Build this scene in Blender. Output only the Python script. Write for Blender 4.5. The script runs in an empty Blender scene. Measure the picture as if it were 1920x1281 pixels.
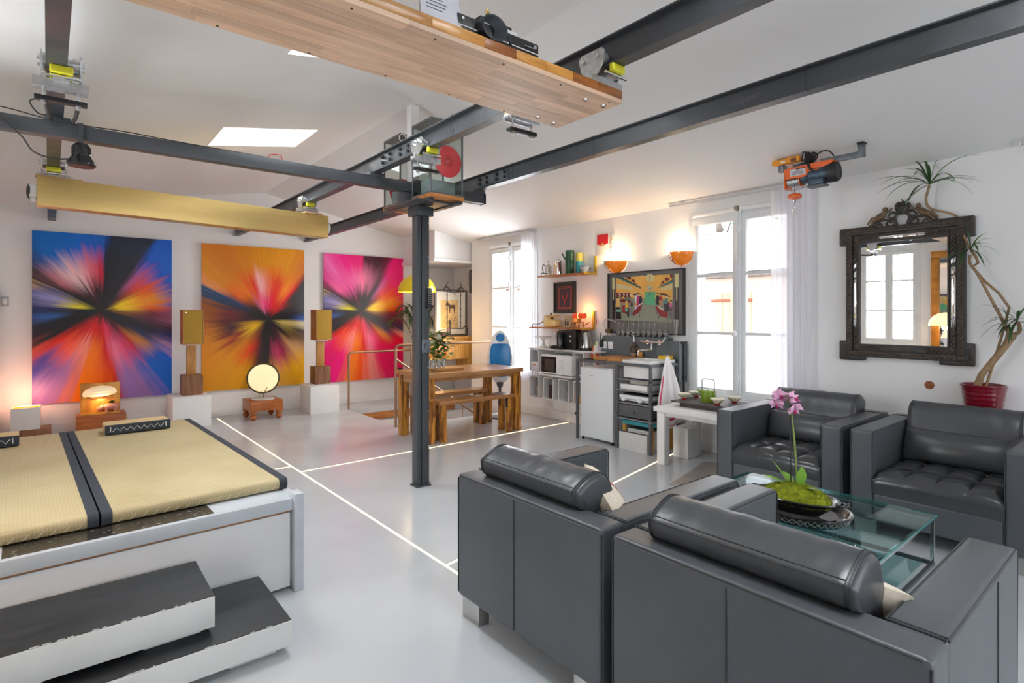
import bpy, bmesh, math, random
from mathutils import Vector, Matrix
random.seed(7)
PI = math.pi
scn = bpy.context.scene
COL = scn.collection

# ------------------------------------------------------------------ camera, sky, exposure
cam_d = bpy.data.cameras.new('camera')
cam = bpy.data.objects.new('camera', cam_d)
COL.objects.link(cam)
cam.location = (0, 0, 1.42)
cam.rotation_euler = (PI/2, 0, -math.radians(39.202))
cam_d.sensor_width = 36
cam_d.lens = 1036*36/1920
cam_d.shift_y = -50.5/1920
cam_d.clip_start = .02
scn.camera = cam
scn.view_settings.view_transform = 'Standard'
scn.view_settings.look = 'None'
scn.view_settings.gamma = 1
scn.view_settings.use_curve_mapping = False
scn.view_settings.exposure = 0.42
scn.cycles.max_bounces = 14
scn.cycles.diffuse_bounces = 7
scn.cycles.transparent_max_bounces = 16
scn.cycles.sample_clamp_indirect = 8
scn.cycles.use_denoising = True

wd = bpy.data.worlds.new('overcast_sky')
scn.world = wd
wd.use_nodes = True
nt = wd.node_tree
bg = nt.nodes['Background']
tcw = nt.nodes.new('ShaderNodeTexCoord')
sep = nt.nodes.new('ShaderNodeSeparateXYZ')
rampw = nt.nodes.new('ShaderNodeValToRGB')
rampw.color_ramp.elements[0].position = 0.40
rampw.color_ramp.elements[0].color = (.55, .56, .58, 1)
rampw.color_ramp.elements[1].position = 0.62
rampw.color_ramp.elements[1].color = (.90, .95, 1.0, 1)
mw = nt.nodes.new('ShaderNodeMath'); mw.operation = 'MULTIPLY_ADD'
mw.inputs[1].default_value = .5; mw.inputs[2].default_value = .5
nt.links.new(tcw.outputs['Generated'], sep.inputs[0])
nt.links.new(sep.outputs['Z'], mw.inputs[0])
nt.links.new(mw.outputs[0], rampw.inputs[0])
nt.links.new(rampw.outputs[0], bg.inputs['Color'])
SKY = 3.5
bg.inputs['Strength'].default_value = SKY

def portal(loc, rot, sx, sy):
    l = bpy.data.lights.new('daylight_portal', 'AREA')
    l.shape = 'RECTANGLE'; l.size = sx; l.size_y = sy
    l.cycles.is_portal = True
    o = bpy.data.objects.new('daylight_portal', l)
    COL.objects.link(o)
    o.location = loc; o.rotation_euler = rot
    return o

def daylight(loc, rot, sx, sy, power, col=(.93, .97, 1)):
    """soft daylight entering at a window or skylight"""
    l = bpy.data.lights.new('window_daylight', 'AREA')
    l.shape = 'RECTANGLE'; l.size = sx; l.size_y = sy
    l.energy = power; l.color = col
    o = bpy.data.objects.new('window_daylight', l)
    COL.objects.link(o)
    o.location = loc; o.rotation_euler = rot
    return o

def ceil_z(x):
    return 3.2 - .176*(2.3-x) if x < 2.3 else 3.2 - .207*(x-2.3)
DAYLIGHT = 1.0
# outside the two street windows, the window over the left wall, the added fill window behind, two roof lights and an added third
portal((5.36, 2.82, 1.5), (0, PI/2, 0), 1.85, 1.12)
daylight((5.62, 6.36, 1.55), (0, PI/2, 0), 1.85, 1.15, 85*DAYLIGHT)
daylight((-1.75, 3.295, 1.55), (0, -PI/2, 0), 2.0, 1.3, 110*DAYLIGHT)
daylight((2.2, -2.45, 1.25), (-PI/2, 0, 0), 4.2, 2.3, 600*DAYLIGHT)  # fill lamp outside the window invented behind the camera to brighten the room
for sy_ in (5.39, 3.09, .5):  # last one sits over the added roof light
    daylight((1.44, sy_, ceil_z(1.44)+.35), (0, 0, 0), .75, .6, 32*DAYLIGHT)

# ------------------------------------------------------------------ materials
def mat(name, col, rough=.5, metal=0, var=0, vs=8, bump=0, bs=60, coat=0, emit=None, es=0, rnd=0,
        scale=(1, 1, 1), spec=.5, sheen=0, trans=0, detail=4, rvar=0):
    m = bpy.data.materials.new(name); m.use_nodes = True
    nt = m.node_tree; N = nt.nodes; L = nt.links
    p = N['Principled BSDF']
    p.inputs['Base Color'].default_value = (*col, 1)
    p.inputs['Roughness'].default_value = rough
    p.inputs['Metallic'].default_value = metal
    p.inputs['Coat Weight'].default_value = coat
    p.inputs['Coat Roughness'].default_value = .12
    p.inputs['Specular IOR Level'].default_value = spec
    if sheen: p.inputs['Sheen Weight'].default_value = sheen
    if trans: p.inputs['Transmission Weight'].default_value = trans
    if emit:
        p.inputs['Emission Color'].default_value = (*emit, 1)
        p.inputs['Emission Strength'].default_value = es
    tc = N.new('ShaderNodeTexCoord'); mp = N.new('ShaderNodeMapping')
    mp.inputs['Scale'].default_value = scale
    L.new(tc.outputs['Object'], mp.inputs[0])
    nz = N.new('ShaderNodeTexNoise'); nz.inputs['Scale'].default_value = vs; nz.inputs['Detail'].default_value = detail
    L.new(mp.outputs[0], nz.inputs['Vector'])
    mx = N.new('ShaderNodeMapRange')
    mx.inputs[1].default_value = .3; mx.inputs[2].default_value = .7
    mx.inputs[3].default_value = 1-var; mx.inputs[4].default_value = 1+var
    L.new(nz.outputs[0], mx.inputs[0])
    hsv = N.new('ShaderNodeHueSaturation'); hsv.inputs['Color'].default_value = (*col, 1)
    if rnd:
        oi = N.new('ShaderNodeObjectInfo')
        r2 = N.new('ShaderNodeMapRange'); r2.inputs[3].default_value = 1-rnd; r2.inputs[4].default_value = 1+rnd
        L.new(oi.outputs['Random'], r2.inputs[0])
        mm = N.new('ShaderNodeMath'); mm.operation = 'MULTIPLY'
        L.new(mx.outputs[0], mm.inputs[0]); L.new(r2.outputs[0], mm.inputs[1])
        L.new(mm.outputs[0], hsv.inputs['Value'])
    else:
        L.new(mx.outputs[0], hsv.inputs['Value'])
    L.new(hsv.outputs[0], p.inputs['Base Color'])
    if rvar:
        rr = N.new('ShaderNodeMapRange'); rr.inputs[1].default_value = .3; rr.inputs[2].default_value = .7
        rr.inputs[3].default_value = rough-rvar; rr.inputs[4].default_value = rough+rvar
        L.new(nz.outputs[0], rr.inputs[0]); L.new(rr.outputs[0], p.inputs['Roughness'])
    if bump:
        nb = N.new('ShaderNodeTexNoise'); nb.inputs['Scale'].default_value = bs; nb.inputs['Detail'].default_value = 5
        L.new(mp.outputs[0], nb.inputs['Vector'])
        b = N.new('ShaderNodeBump'); b.inputs['Strength'].default_value = bump; b.inputs['Distance'].default_value = .01
        L.new(nb.outputs[0], b.inputs['Height']); L.new(b.outputs[0], p.inputs['Normal'])
    return m

def wood(name, dark, light, rough=.4, scale=(1, 12, 12), vs=3, rnd=.0, coat=0, strips=None):
    """grain stretched along the axis whose scale is smallest; strips=(axis scale) adds laminated staves"""
    m = bpy.data.materials.new(name); m.use_nodes = True
    nt = m.node_tree; N = nt.nodes; L = nt.links
    p = N['Principled BSDF']; p.inputs['Roughness'].default_value = rough; p.inputs['Coat Weight'].default_value = coat
    tc = N.new('ShaderNodeTexCoord'); mp = N.new('ShaderNodeMapping'); mp.inputs['Scale'].default_value = scale
    L.new(tc.outputs['Object'], mp.inputs[0])
    nz = N.new('ShaderNodeTexNoise'); nz.inputs['Scale'].default_value = vs; nz.inputs['Detail'].default_value = 6
    nz.inputs['Distortion'].default_value = .6
    oi = N.new('ShaderNodeObjectInfo')
    add = N.new('ShaderNodeVectorMath'); add.operation = 'ADD'
    sc = N.new('ShaderNodeMath'); sc.operation = 'MULTIPLY'; sc.inputs[1].default_value = 37.0
    L.new(oi.outputs['Random'], sc.inputs[0])
    L.new(mp.outputs[0], add.inputs[0])
    cmb = N.new('ShaderNodeCombineXYZ')
    for i in range(3): L.new(sc.outputs[0], cmb.inputs[i])
    L.new(cmb.outputs[0], add.inputs[1]); L.new(add.outputs[0], nz.inputs['Vector'])
    r = N.new('ShaderNodeValToRGB')
    r.color_ramp.elements[0].position = .3; r.color_ramp.elements[0].color = (*dark, 1)
    r.color_ramp.elements[1].position = .68; r.color_ramp.elements[1].color = (*light, 1)
    fac = nz.outputs[0]
    if strips:
        vo = N.new('ShaderNodeTexVoronoi'); vo.inputs['Scale'].default_value = 1; vo.distance = 'CHEBYCHEV'
        m2 = N.new('ShaderNodeMapping'); m2.inputs['Scale'].default_value = strips
        L.new(tc.outputs['Object'], m2.inputs[0]); L.new(m2.outputs[0], vo.inputs['Vector'])
        sx = N.new('ShaderNodeSeparateColor'); L.new(vo.outputs['Color'], sx.inputs[0])
        mixm = N.new('ShaderNodeMath'); mixm.operation = 'MULTIPLY_ADD'; mixm.inputs[1].default_value = .45
        L.new(sx.outputs[0], mixm.inputs[0]); 
        s2 = N.new('ShaderNodeMath'); s2.operation = 'MULTIPLY_ADD'; s2.inputs[1].default_value = .8; s2.inputs[2].default_value = -.12
        L.new(nz.outputs[0], s2.inputs[0]); L.new(s2.outputs[0], mixm.inputs[2])
        fac = mixm.outputs[0]
    L.new(fac, r.inputs[0])
    hsv = N.new('ShaderNodeHueSaturation')
    r2 = N.new('ShaderNodeMapRange'); r2.inputs[3].default_value = 1-rnd; r2.inputs[4].default_value = 1+rnd
    L.new(oi.outputs['Random'], r2.inputs[0]); L.new(r2.outputs[0], hsv.inputs['Value'])
    L.new(r.outputs[0], hsv.inputs['Color']); L.new(hsv.outputs[0], p.inputs['Base Color'])
    b = N.new('ShaderNodeBump'); b.inputs['Strength'].default_value = .08; b.inputs['Distance'].default_value = .003
    L.new(nz.outputs[0], b.inputs['Height']); L.new(b.outputs[0], p.inputs['Normal'])
    return m

def glassmat(name, tint=(1, 1, 1), refl=.08, rough=.0, diffuse=0.0, dcol=(1, 1, 1)):
    """thin pane: lets the light straight through, mirrors a little; diffuse adds frosting"""
    m = bpy.data.materials.new(name); m.use_nodes = True
    nt = m.node_tree; N = nt.nodes; L = nt.links
    N.remove(N['Principled BSDF'])
    t = N.new('ShaderNodeBsdfTransparent'); t.inputs[0].default_value = (*tint, 1)
    g = N.new('ShaderNodeBsdfGlossy'); g.inputs['Roughness'].default_value = rough
    fr = N.new('ShaderNodeFresnel'); ge = N.new('ShaderNodeNewGeometry')
    io = N.new('ShaderNodeMapRange'); io.inputs[3].default_value = 1.45; io.inputs[4].default_value = 1/1.45
    L.new(ge.outputs['Backfacing'], io.inputs[0]); L.new(io.outputs[0], fr.inputs[0])
    mul = N.new('ShaderNodeMath'); mul.operation = 'MULTIPLY'; mul.inputs[1].default_value = refl/.04*.5
    L.new(fr.outputs[0], mul.inputs[0])
    mi = N.new('ShaderNodeMixShader')
    L.new(mul.outputs[0], mi.inputs[0]); L.new(g.outputs[0], mi.inputs[2])
    if diffuse:
        tr = N.new('ShaderNodeBsdfTranslucent'); tr.inputs[0].default_value = (*dcol, 1)
        m2 = N.new('ShaderNodeMixShader'); m2.inputs[0].default_value = diffuse
        L.new(t.outputs[0], m2.inputs[1]); L.new(tr.outputs[0], m2.inputs[2]); L.new(m2.outputs[0], mi.inputs[1])
    else:
        L.new(t.outputs[0], mi.inputs[1])
    L.new(mi.outputs[0], N['Material Output'].inputs[0])
    return m

def emat(name, col, s):
    m = bpy.data.materials.new(name); m.use_nodes = True
    nt = m.node_tree; N = nt.nodes
    N.remove(N['Principled BSDF'])
    e = N.new('ShaderNodeEmission'); e.inputs[0].default_value = (*col, 1); e.inputs[1].default_value = s
    nt.links.new(e.outputs[0], N['Material Output'].inputs[0])
    return m

M = {}
M['wall'] = mat('white_wall_paint', (.83, .825, .82), .7, var=.012, vs=1.5, bump=.02, bs=90)
M['ceil'] = mat('white_ceiling_paint', (.80, .795, .79), .75, var=.015, vs=1.2, bump=.015, bs=70)
M['floor'] = mat('white_floor_resin', (.52, .545, .57), .19, var=.035, vs=2.0, bump=.006, bs=14, rvar=.05)
M['white'] = mat('white_paint', (.80, .80, .79), .45, var=.02, vs=6)
M['whitegloss'] = mat('white_gloss_enamel', (.82, .83, .83), .2, var=.01, vs=5)
M['winpaint'] = mat('window_paint', (.74, .76, .77), .5, var=.03, vs=9, bump=.05, bs=40)
M['steel'] = mat('grey_painted_steel', (.055, .060, .068), .36, var=.12, vs=5, bump=.05, bs=45, metal=.15, rvar=.08)
M['steelraw'] = mat('mill_scale_steel', (.15, .165, .18), .38, var=.3, vs=14, metal=.6, bump=.06, bs=80)
M['galv'] = mat('galvanised_steel', (.55, .56, .57), .32, metal=.85, var=.18, vs=30)
M['chrome'] = mat('polished_chrome', (.78, .78, .78), .08, metal=1, var=.03, vs=5)
M['brushed'] = mat('brushed_steel', (.55, .54, .52), .28, metal=1, var=.1, vs=12, scale=(1, 1, 20))
M['yellow'] = mat('yellow_plastic', (.72, .68, .03), .4, var=.05, vs=20)
M['blackplastic'] = mat('black_plastic', (.014, .014, .016), .4, var=.15, vs=20)
M['blackrub'] = mat('black_rubber', (.012, .012, .013), .6, var=.15, vs=30)
M['leather'] = mat('dark_leather', (.082, .089, .099), .36, var=.10, vs=3, bump=.10, bs=130, rvar=.03)
M['leathersoft'] = mat('soft_dark_leather', (.056, .060, .066), .31, var=.05, vs=4, bump=.14, bs=18, rvar=.02)
M['leatherseat'] = mat('polished_dark_leather', (.050, .053, .058), .2, var=.05, vs=4, bump=.12, bs=18)
M['seam'] = mat('leather_piping', (.032, .034, .038), .4, var=.1, vs=30)
M['brass'] = mat('brushed_gold_aluminium', (.66, .47, .18), .34, metal=.75, var=.03, vs=3, scale=(1, 1, 14))
M['glass'] = glassmat('window_glass', (1, 1, 1), .06)
M['frost'] = glassmat('frosted_film_glass', (1, 1, 1), .05, .1, .55, (.95, .97, 1))
M['black'] = mat('black_lacquer', (.012, .012, .013), .18, var=.2, vs=8)
M['blackmatt'] = mat('black_matt', (.02, .021, .023), .6, var=.2, vs=10)
M['greymetal'] = mat('grey_powdercoat', (.095, .10, .108), .4, var=.08, vs=20)
M['bluegrey'] = mat('blue_grey_panel', (.115, .135, .15), .4, var=.05, vs=5)
M['ceramic'] = mat('white_ceramic', (.78, .78, .77), .12, var=.015, vs=5)
M['red'] = mat('red_plastic', (.62, .018, .025), .35, var=.06, vs=5)
M['orange'] = mat('orange_paint', (.80, .13, .012), .35, var=.06, vs=9)
M['green_leaf'] = mat('green_leaf', (.065, .16, .03), .4, var=.3, vs=12)
M['dark_leaf'] = mat('dark_green_leaf', (.03, .085, .022), .4, var=.35, vs=10)
M['bright_leaf'] = mat('bright_green_leaf', (.20, .40, .045), .35, var=.2, vs=12)
M['curtain'] = None

# ------------------------------------------------------------------ mesh builder
class MB:
    count = 0
    def __init__(s): s.v = []; s.f = []; s.m = []; s.mi = 0; s.T = None
    def add(s, vs, fs, X=None):
        n = len(s.v)
        for q in vs:
            q = Vector(q)
            if X is not None: q = X @ q
            if s.T is not None: q = s.T @ q
            s.v.append(q)
        for f in fs:
            s.f.append([i+n for i in f]); s.m.append(s.mi)
        return s
    def box(s, x0, x1, y0, y1, z0, z1, bev=0, seg=2, X=None):
        x0, x1 = min(x0, x1), max(x0, x1); y0, y1 = min(y0, y1), max(y0, y1); z0, z1 = min(z0, z1), max(z0, z1)
        MB.count += 1   # hair's breadth differences keep touching boxes from sharing a face plane
        e = 5e-5*(MB.count*5 % 11)
        ex, ey, ez = min(e, .04*(x1-x0)), min(e, .04*(y1-y0)), min(e, .04*(z1-z0))
        x0 += ex; x1 -= ex; y0 += ey; y1 -= ey; z0 += ez; z1 -= ez
        vs = [(x0, y0, z0), (x1, y0, z0), (x1, y1, z0), (x0, y1, z0), (x0, y0, z1), (x1, y0, z1), (x1, y1, z1), (x0, y1, z1)]
        fs = [(0, 3, 2, 1), (4, 5, 6, 7), (0, 1, 5, 4), (1, 2, 6, 5), (2, 3, 7, 6), (3, 0, 4, 7)]
        if bev:
            bm = bmesh.new()
            bv = [bm.verts.new(p) for p in vs]
            for f in fs: bm.faces.new([bv[i] for i in f])
            b = min(bev, .49*min(x1-x0, y1-y0, z1-z0))
            bmesh.ops.bevel(bm, geom=bm.edges[:], offset=b, segments=seg, profile=.6, affect='EDGES')
            bm.verts.index_update()
            vs = [q.co.copy() for q in bm.verts]; fs = [[q.index for q in f.verts] for f in bm.faces]
            bm.free()
        return s.add(vs, fs, X)
    def cyl(s, p0, p1, r0, r1=None, n=14, caps=True):
        r1 = r0 if r1 is None else r1
        return s.tube([p0, p1], [r0, r1], n, caps)
    def tube(s, pts, r, n=8, caps=True, closed=False):
        pts = [Vector(p) for p in pts]
        k = len(pts); rs = list(r) if isinstance(r, (list, tuple)) else [r]*k
        if not closed and 4 <= k <= 13 and max(rs) <= .014:      # round off cables, stems and wires
            sl = [(p-q).length for p, q in zip(pts, pts[1:])]
            if min(sl) > 1e-6 and max(sl)/min(sl) < 5:
                P2, R2 = [], []
                for i in range(k-1):
                    p0, p1, p2, p3 = pts[max(i-1, 0)], pts[i], pts[i+1], pts[min(i+2, k-1)]
                    for t in (0, .25, .5, .75):
                        P2.append(.5*(2*p1+(p2-p0)*t+(2*p0-5*p1+4*p2-p3)*t*t+(3*p1-p0-3*p2+p3)*t**3)); R2.append(rs[i]+(rs[i+1]-rs[i])*t)
                pts = P2+[pts[-1]]; rs = R2+[rs[-1]]; k = len(pts)
        up = None; vs = []; fs = []
        for i in range(k):
            if closed: t = pts[(i+1) % k]-pts[i-1]
            else: t = pts[min(i+1, k-1)]-pts[max(i-1, 0)]
            if t.length < 1e-9: t = Vector((0, 0, 1))
            t.normalize()
            if up is None:
                up = Vector((0, 0, 1)) if abs(t.z) < .9 else Vector((1, 0, 0))
            a = t.cross(up)
            if a.length < 1e-6: a = t.cross(Vector((0, 1, 0)))
            a.normalize(); up = a.cross(t).normalized()
            for j in range(n):
                w = 2*PI*j/n
                vs.append(pts[i]+a*(math.cos(w)*rs[i])+up*(math.sin(w)*rs[i]))
        R = k if closed else k-1
        for i in range(R):
            for j in range(n):
                a0 = i*n+j; a1 = i*n+(j+1) % n; b0 = ((i+1) % k)*n+j; b1 = ((i+1) % k)*n+(j+1) % n
                fs.append((a0, a1, b1, b0))
        if caps and not closed:
            fs.append(tuple(range(n-1, -1, -1))); fs.append(tuple((k-1)*n+j for j in range(n)))
        return s.add(vs, fs)
    def lathe(s, prof, n=20, c=(0, 0, 0), X=None, sx=1, sy=1):
        vs = []; fs = []; rows = []
        for r, z in prof:
            if r < 1e-6:
                rows.append([len(vs)]); vs.append((c[0], c[1], c[2]+z))
            else:
                rows.append(list(range(len(vs), len(vs)+n)))
                for j in range(n):
                    w = 2*PI*j/n
                    vs.append((c[0]+r*math.cos(w)*sx, c[1]+r*math.sin(w)*sy, c[2]+z))
        for a, b in zip(rows, rows[1:]):
            for j in range(n):
                j2 = (j+1) % n
                if len(a) == 1 and len(b) == 1: continue
                if len(a) == 1: fs.append((a[0], b[j2], b[j]))
                elif len(b) == 1: fs.append((a[j], a[j2], b[0]))
                else: fs.append((a[j], a[j2], b[j2], b[j]))
        return s.add(vs, fs, X)
    def prism(s, poly, d0, d1, axis='z', X=None):
        """polygon (2D) extruded along axis; plane coords are the two other axes in order"""
        def P3(a, b, d):
            return {'z': (a, b, d), 'y': (a, d, b), 'x': (d, a, b)}[axis]
        n = len(poly)
        vs = [P3(a, b, d0) for a, b in poly]+[P3(a, b, d1) for a, b in poly]
        fs = [tuple(range(n-1, -1, -1)), tuple(range(n, 2*n))]
        for i in range(n): fs.append((i, (i+1) % n, n+(i+1) % n, n+i))
        return s.add(vs, fs, X)
    def sphere(s, c, r, n=14, k=8, sx=1, sy=1, sz=1, X=None):
        prof = [(r*math.sin(PI*i/k), -r*math.cos(PI*i/k)*sz) for i in range(k+1)]
        prof[0] = (0, -r*sz); prof[-1] = (0, r*sz)
        return s.lathe(prof, n, c, X, sx, sy)
    def sheet(s, fn, nu, nv, thick=0):
        """grid surface fn(u,v)->point, both in 0..1; thick gives it a back along z of normals (approx by fn offset vector)"""
        vs = [fn(i/nu, j/nv) for j in range(nv+1) for i in range(nu+1)]
        fs = [(j*(nu+1)+i, j*(nu+1)+i+1, (j+1)*(nu+1)+i+1, (j+1)*(nu+1)+i) for j in range(nv) for i in range(nu)]
        return s.add(vs, fs)
    def pillow(s, w, d, h, n=14, X=None, pinch=.06):
        def side(sg):
            def fn(a, b):
                u = 2*a-1; v = 2*b-1
                k = (max(0, 1-u*u)**.42)*(max(0, 1-v*v)**.42)
                return Vector((u*w/2*(1-pinch*v*v), v*d/2*(1-pinch*u*u), sg*h/2*k))
            return fn
        for sg in (1, -1):
            vs = []; fs = []
            f = side(sg)
            for j in range(n+1):
                for i in range(n+1): vs.append(f(i/n, j/n))
            for j in range(n):
                for i in range(n):
                    q = (j*(n+1)+i, j*(n+1)+i+1, (j+1)*(n+1)+i+1, (j+1)*(n+1)+i)
                    fs.append(q if sg > 0 else q[::-1])
            s.add(vs, fs, X)
        return s

def root_of(o):
    while o.parent: o = o.parent
    return o
def part(name, mb, mats, parent=None, smooth=35, world=True):
    """one mesh object from a builder; with a parent, the builder's world coordinates move into the thing's own frame"""
    me = bpy.data.meshes.new(name)
    vs = mb.v
    if parent is not None and world:
        r = root_of(parent)
        inv = (Matrix.Translation(r.location) @ r.rotation_euler.to_matrix().to_4x4()).inverted()
        vs = [inv @ q for q in vs]
    me.from_pydata([tuple(q) for q in vs], [], mb.f)
    if not isinstance(mats, (list, tuple)): mats = [mats]
    for m in mats: me.materials.append(m)
    if len(mats) > 1: me.polygons.foreach_set('material_index', mb.m)
    me.validate(); me.update()
    bm = bmesh.new(); bm.from_mesh(me)
    bmesh.ops.remove_doubles(bm, verts=bm.verts, dist=1e-5)
    bmesh.ops.recalc_face_normals(bm, faces=bm.faces)
    bm.to_mesh(me); bm.free()
    if smooth:
        me.polygons.foreach_set('use_smooth', [True]*len(me.polygons))
        me.set_sharp_from_angle(angle=math.radians(smooth))
    o = bpy.data.objects.new(name, me)
    COL.objects.link(o)
    if parent is not None: o.parent = parent
    return o
def tag(o, label, cat, group=None, kind=None):
    o['label'] = label; o['category'] = cat
    if group: o['group'] = group
    if kind: o['kind'] = kind
    return o
def thing(name, label, cat, loc=(0, 0, 0), rotz=0, group=None):
    o = bpy.data.objects.new(name, None); COL.objects.link(o)
    o.empty_display_size = .05
    o.location = loc; o.rotation_euler = (0, 0, rotz)
    return tag(o, label, cat, group)
def single(name, mb, mats, label, cat, group=None, smooth=35, base=None):
    """a thing that is one mesh, its origin put at its base"""
    xs = [q.x for q in mb.v]; ys = [q.y for q in mb.v]; zs = [q.z for q in mb.v]
    b = Vector(base) if base else Vector(((min(xs)+max(xs))/2, (min(ys)+max(ys))/2, min(zs)))
    mb.v = [q-b for q in mb.v]
    o = part(name, mb, mats, None, smooth)
    o.location = b
    return tag(o, label, cat, group)
def struct(name, mb, m, label, cat='room', smooth=0, parent=None):
    o = part(name, mb, m, parent, smooth)
    if parent is None: tag(o, label, cat, kind='structure')
    return o
def sroot(name, label, cat, loc=(0, 0, 0)):
    o = thing(name, label, cat, loc); o['kind'] = 'structure'
    return o
def dup(root, loc, rotz, label, group=None):
    r = root.copy(); COL.objects.link(r); r.location = loc; r.rotation_euler = (0, 0, rotz); r['label'] = label
    if group: r['group'] = group
    def rec(src, dst):
        for ch in src.children:
            c = ch.copy(); COL.objects.link(c); c.parent = dst
            rec(ch, c)
    rec(root, r)
    return r
# ------------------------------------------------------------------ room shell
XW = 5.2      # window wall
YB = 8.55     # painting wall
XL = -.75     # left wall
YF = -2.1     # wall behind
TH = .32
# floor with the stair opening
OX0, OX1, OY0, OY1 = 3.32, 5.2, 6.36, 7.94
b = MB()
for x0, x1, y0, y1 in ((XL-TH, OX0, YF-TH, YB+.2), (OX0, XW+TH, YF-TH, OY0), (OX0, 5.7, OY1, YB+.2)):
    b.box(x0, x1, y0, y1, -.22, 0)
floor = struct('floor', b, M['floor'], 'glossy white resin floor of the whole loft', 'floor')

def wall_with_holes(name, axis, at0, at1, a0, a1, z0, z1fn, holes, label):
    """axis 'x': wall plane X in [at0,at1] running along Y; 'y' the other way; holes=(a0,a1,z0,z1)"""
    b = MB()
    cuts = sorted(set([a0, a1]+[h[0] for h in holes]+[h[1] for h in holes]+([2.3] if axis == 'y' else [])))
    def B(p, q, zz0, f0, f1):
        pts = [(p, zz0), (q, zz0), (q, f1), (p, f0)]
        if axis == 'x': b.prism([(y, z) for y, z in pts], at0, at1, 'x')
        else: b.prism([(x, z) for x, z in pts], at0, at1, 'y')
    for p, q in zip(cuts, cuts[1:]):
        hs = [h for h in holes if h[0] <= p+1e-6 and h[1] >= q-1e-6]
        f0, f1 = z1fn(p), z1fn(q)
        if hs:
            h = hs[0]
            if h[2] > z0: B(p, q, z0, h[2], h[2])
            B(p, q, h[3], f0, f1)
        else: B(p, q, z0, f0, f1)
    return struct(name, b, M['wall'], label, 'wall')
W1 = (2.24, 3.38, .55, 2.46); W2 = (5.80, 6.93, .55, 2.46)
wall_with_holes('wall_right', 'x', XW, XW+TH, YF-TH, 7.38, 0, lambda y: 2.62, [W1, W2], 'white wall holding the two tall street windows')
wall_with_holes('wall_back', 'y', YB, YB+.2, XL-TH, 5.9, -1.9, ceil_z, [], 'white gable wall behind the three burst paintings')
WL = (2.83, 3.76, .88, 2.58)
wall_with_holes('wall_left', 'x', XL-TH, XL, YF-TH, YB+.2, 0, lambda y: ceil_z(XL)+.02, [WL], 'white wall on the platform side with a tall window')
WF = (.2, 4.4, .1, 2.45)  # opening of the unseen window added to let in fill light
wall_with_holes('wall_front', 'y', YF-TH, YF, XL-TH, XW+TH, 0, ceil_z, [WF], 'white wall behind the seating with a wide unseen window added for daylight')
# alcove beyond the end of the window wall
b = MB(); b.box(5.6, 5.8, 7.38, YB, -1.9, 2.6); b.box(XW, 5.8, 7.38, 7.42, 0, 2.6)
struct('wall_alcove', b, M['wall'], 'white alcove wall over the stairwell beside the cabinet', 'wall')
# ceiling: two slopes with roof light holes
LIGHTS = [(1.05, 1.83, 5.07, 5.71), (1.05, 1.83, 2.77, 3.41), (1.05, 1.83, .18, .82)]  # third is out of view, added for extra daylight
b = MB()
xs = [XL-TH, 1.05, 1.83, 2.3, 5.85]
ys = sorted([YF-TH, YB+.2]+[l[2] for l in LIGHTS]+[l[3] for l in LIGHTS])
for x0, x1 in zip(xs, xs[1:]):
    for y0, y1 in zip(ys, ys[1:]):
        if any(l[0] == x0 and l[2] == y0 and l[3] == y1 for l in LIGHTS): continue
        b.prism([(x0, ceil_z(x0)), (x1, ceil_z(x1)), (x1, ceil_z(x1)+.22), (x0, ceil_z(x0)+.22)], y0, y1, 'y')
struct('ceiling', b, M['ceil'], 'white pitched ceiling with flush roof lights', 'ceiling')
for i, (x0, x1, y0, y1) in enumerate(LIGHTS):
    r = sroot('window_%d' % (i+4), ['flush white roof light above the dining end of the ceiling', 'flush roof light partly behind the hanging wooden shelf', 'unseen roof light over the armchairs, added for more daylight'][i], 'skylight', ((x0+x1)/2, (y0+y1)/2, ceil_z(1.44)))
    b = MB(); b.prism([(x0, ceil_z(x0)+.2), (x1, ceil_z(x1)+.2), (x1, ceil_z(x1)+.206), (x0, ceil_z(x0)+.206)], y0, y1, 'y')
    part('pane', b, M['glass'], r)
    b = MB()
    for a0, a1, c0, c1 in ((x0, x0+.03, y0, y1), (x1-.03, x1, y0, y1), (x0, x1, y0, y0+.03), (x0, x1, y1-.03, y1)):
        b.prism([(a0, ceil_z(a0)+.17), (a1, ceil_z(a1)+.17), (a1, ceil_z(a1)+.215), (a0, ceil_z(a0)+.215)], c0, c1, 'y')
    part('frame', b, M['white'], r)
# baseboards
b = MB(); b.box(XL, 3.3, YB-.018, YB, 0, .115, .004); b.box(3.3, 5.6, YB-.018, YB, 0, .115, .004)
struct('baseboard_back', b, M['white'], 'white skirting board under the three paintings', 'baseboard', 30)
b = MB(); b.box(XW-.018, XW, YF, 6.36, 0, .122, .004)
struct('baseboard_right', b, M['white'], 'white skirting board below the street windows', 'baseboard', 30)
# bulkhead in the corner above the stairs
r = sroot('trim_1', 'white boxed bulkhead in the corner above the cabinet', 'bulkhead', (5.0, 7.9, 2.26))
b = MB(); b.box(4.53, 5.6, 7.47, YB, 2.30, 2.74); part('box', b, M['wall'], r, 0)
b = MB(); b.box(4.505, 5.6, 7.445, YB, 2.255, 2.305, .004); part('lip', b, M['whitegloss'], r)
# white timber post from the steel up to the ridge and the little collar at its top
b = MB(); b.box(2.25, 2.33, 4.09, 4.16, 2.51, 3.17, .004)
struct('trim_2', b, M['white'], 'white post rising from the steel frame to the ridge', 'post', 30)
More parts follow.
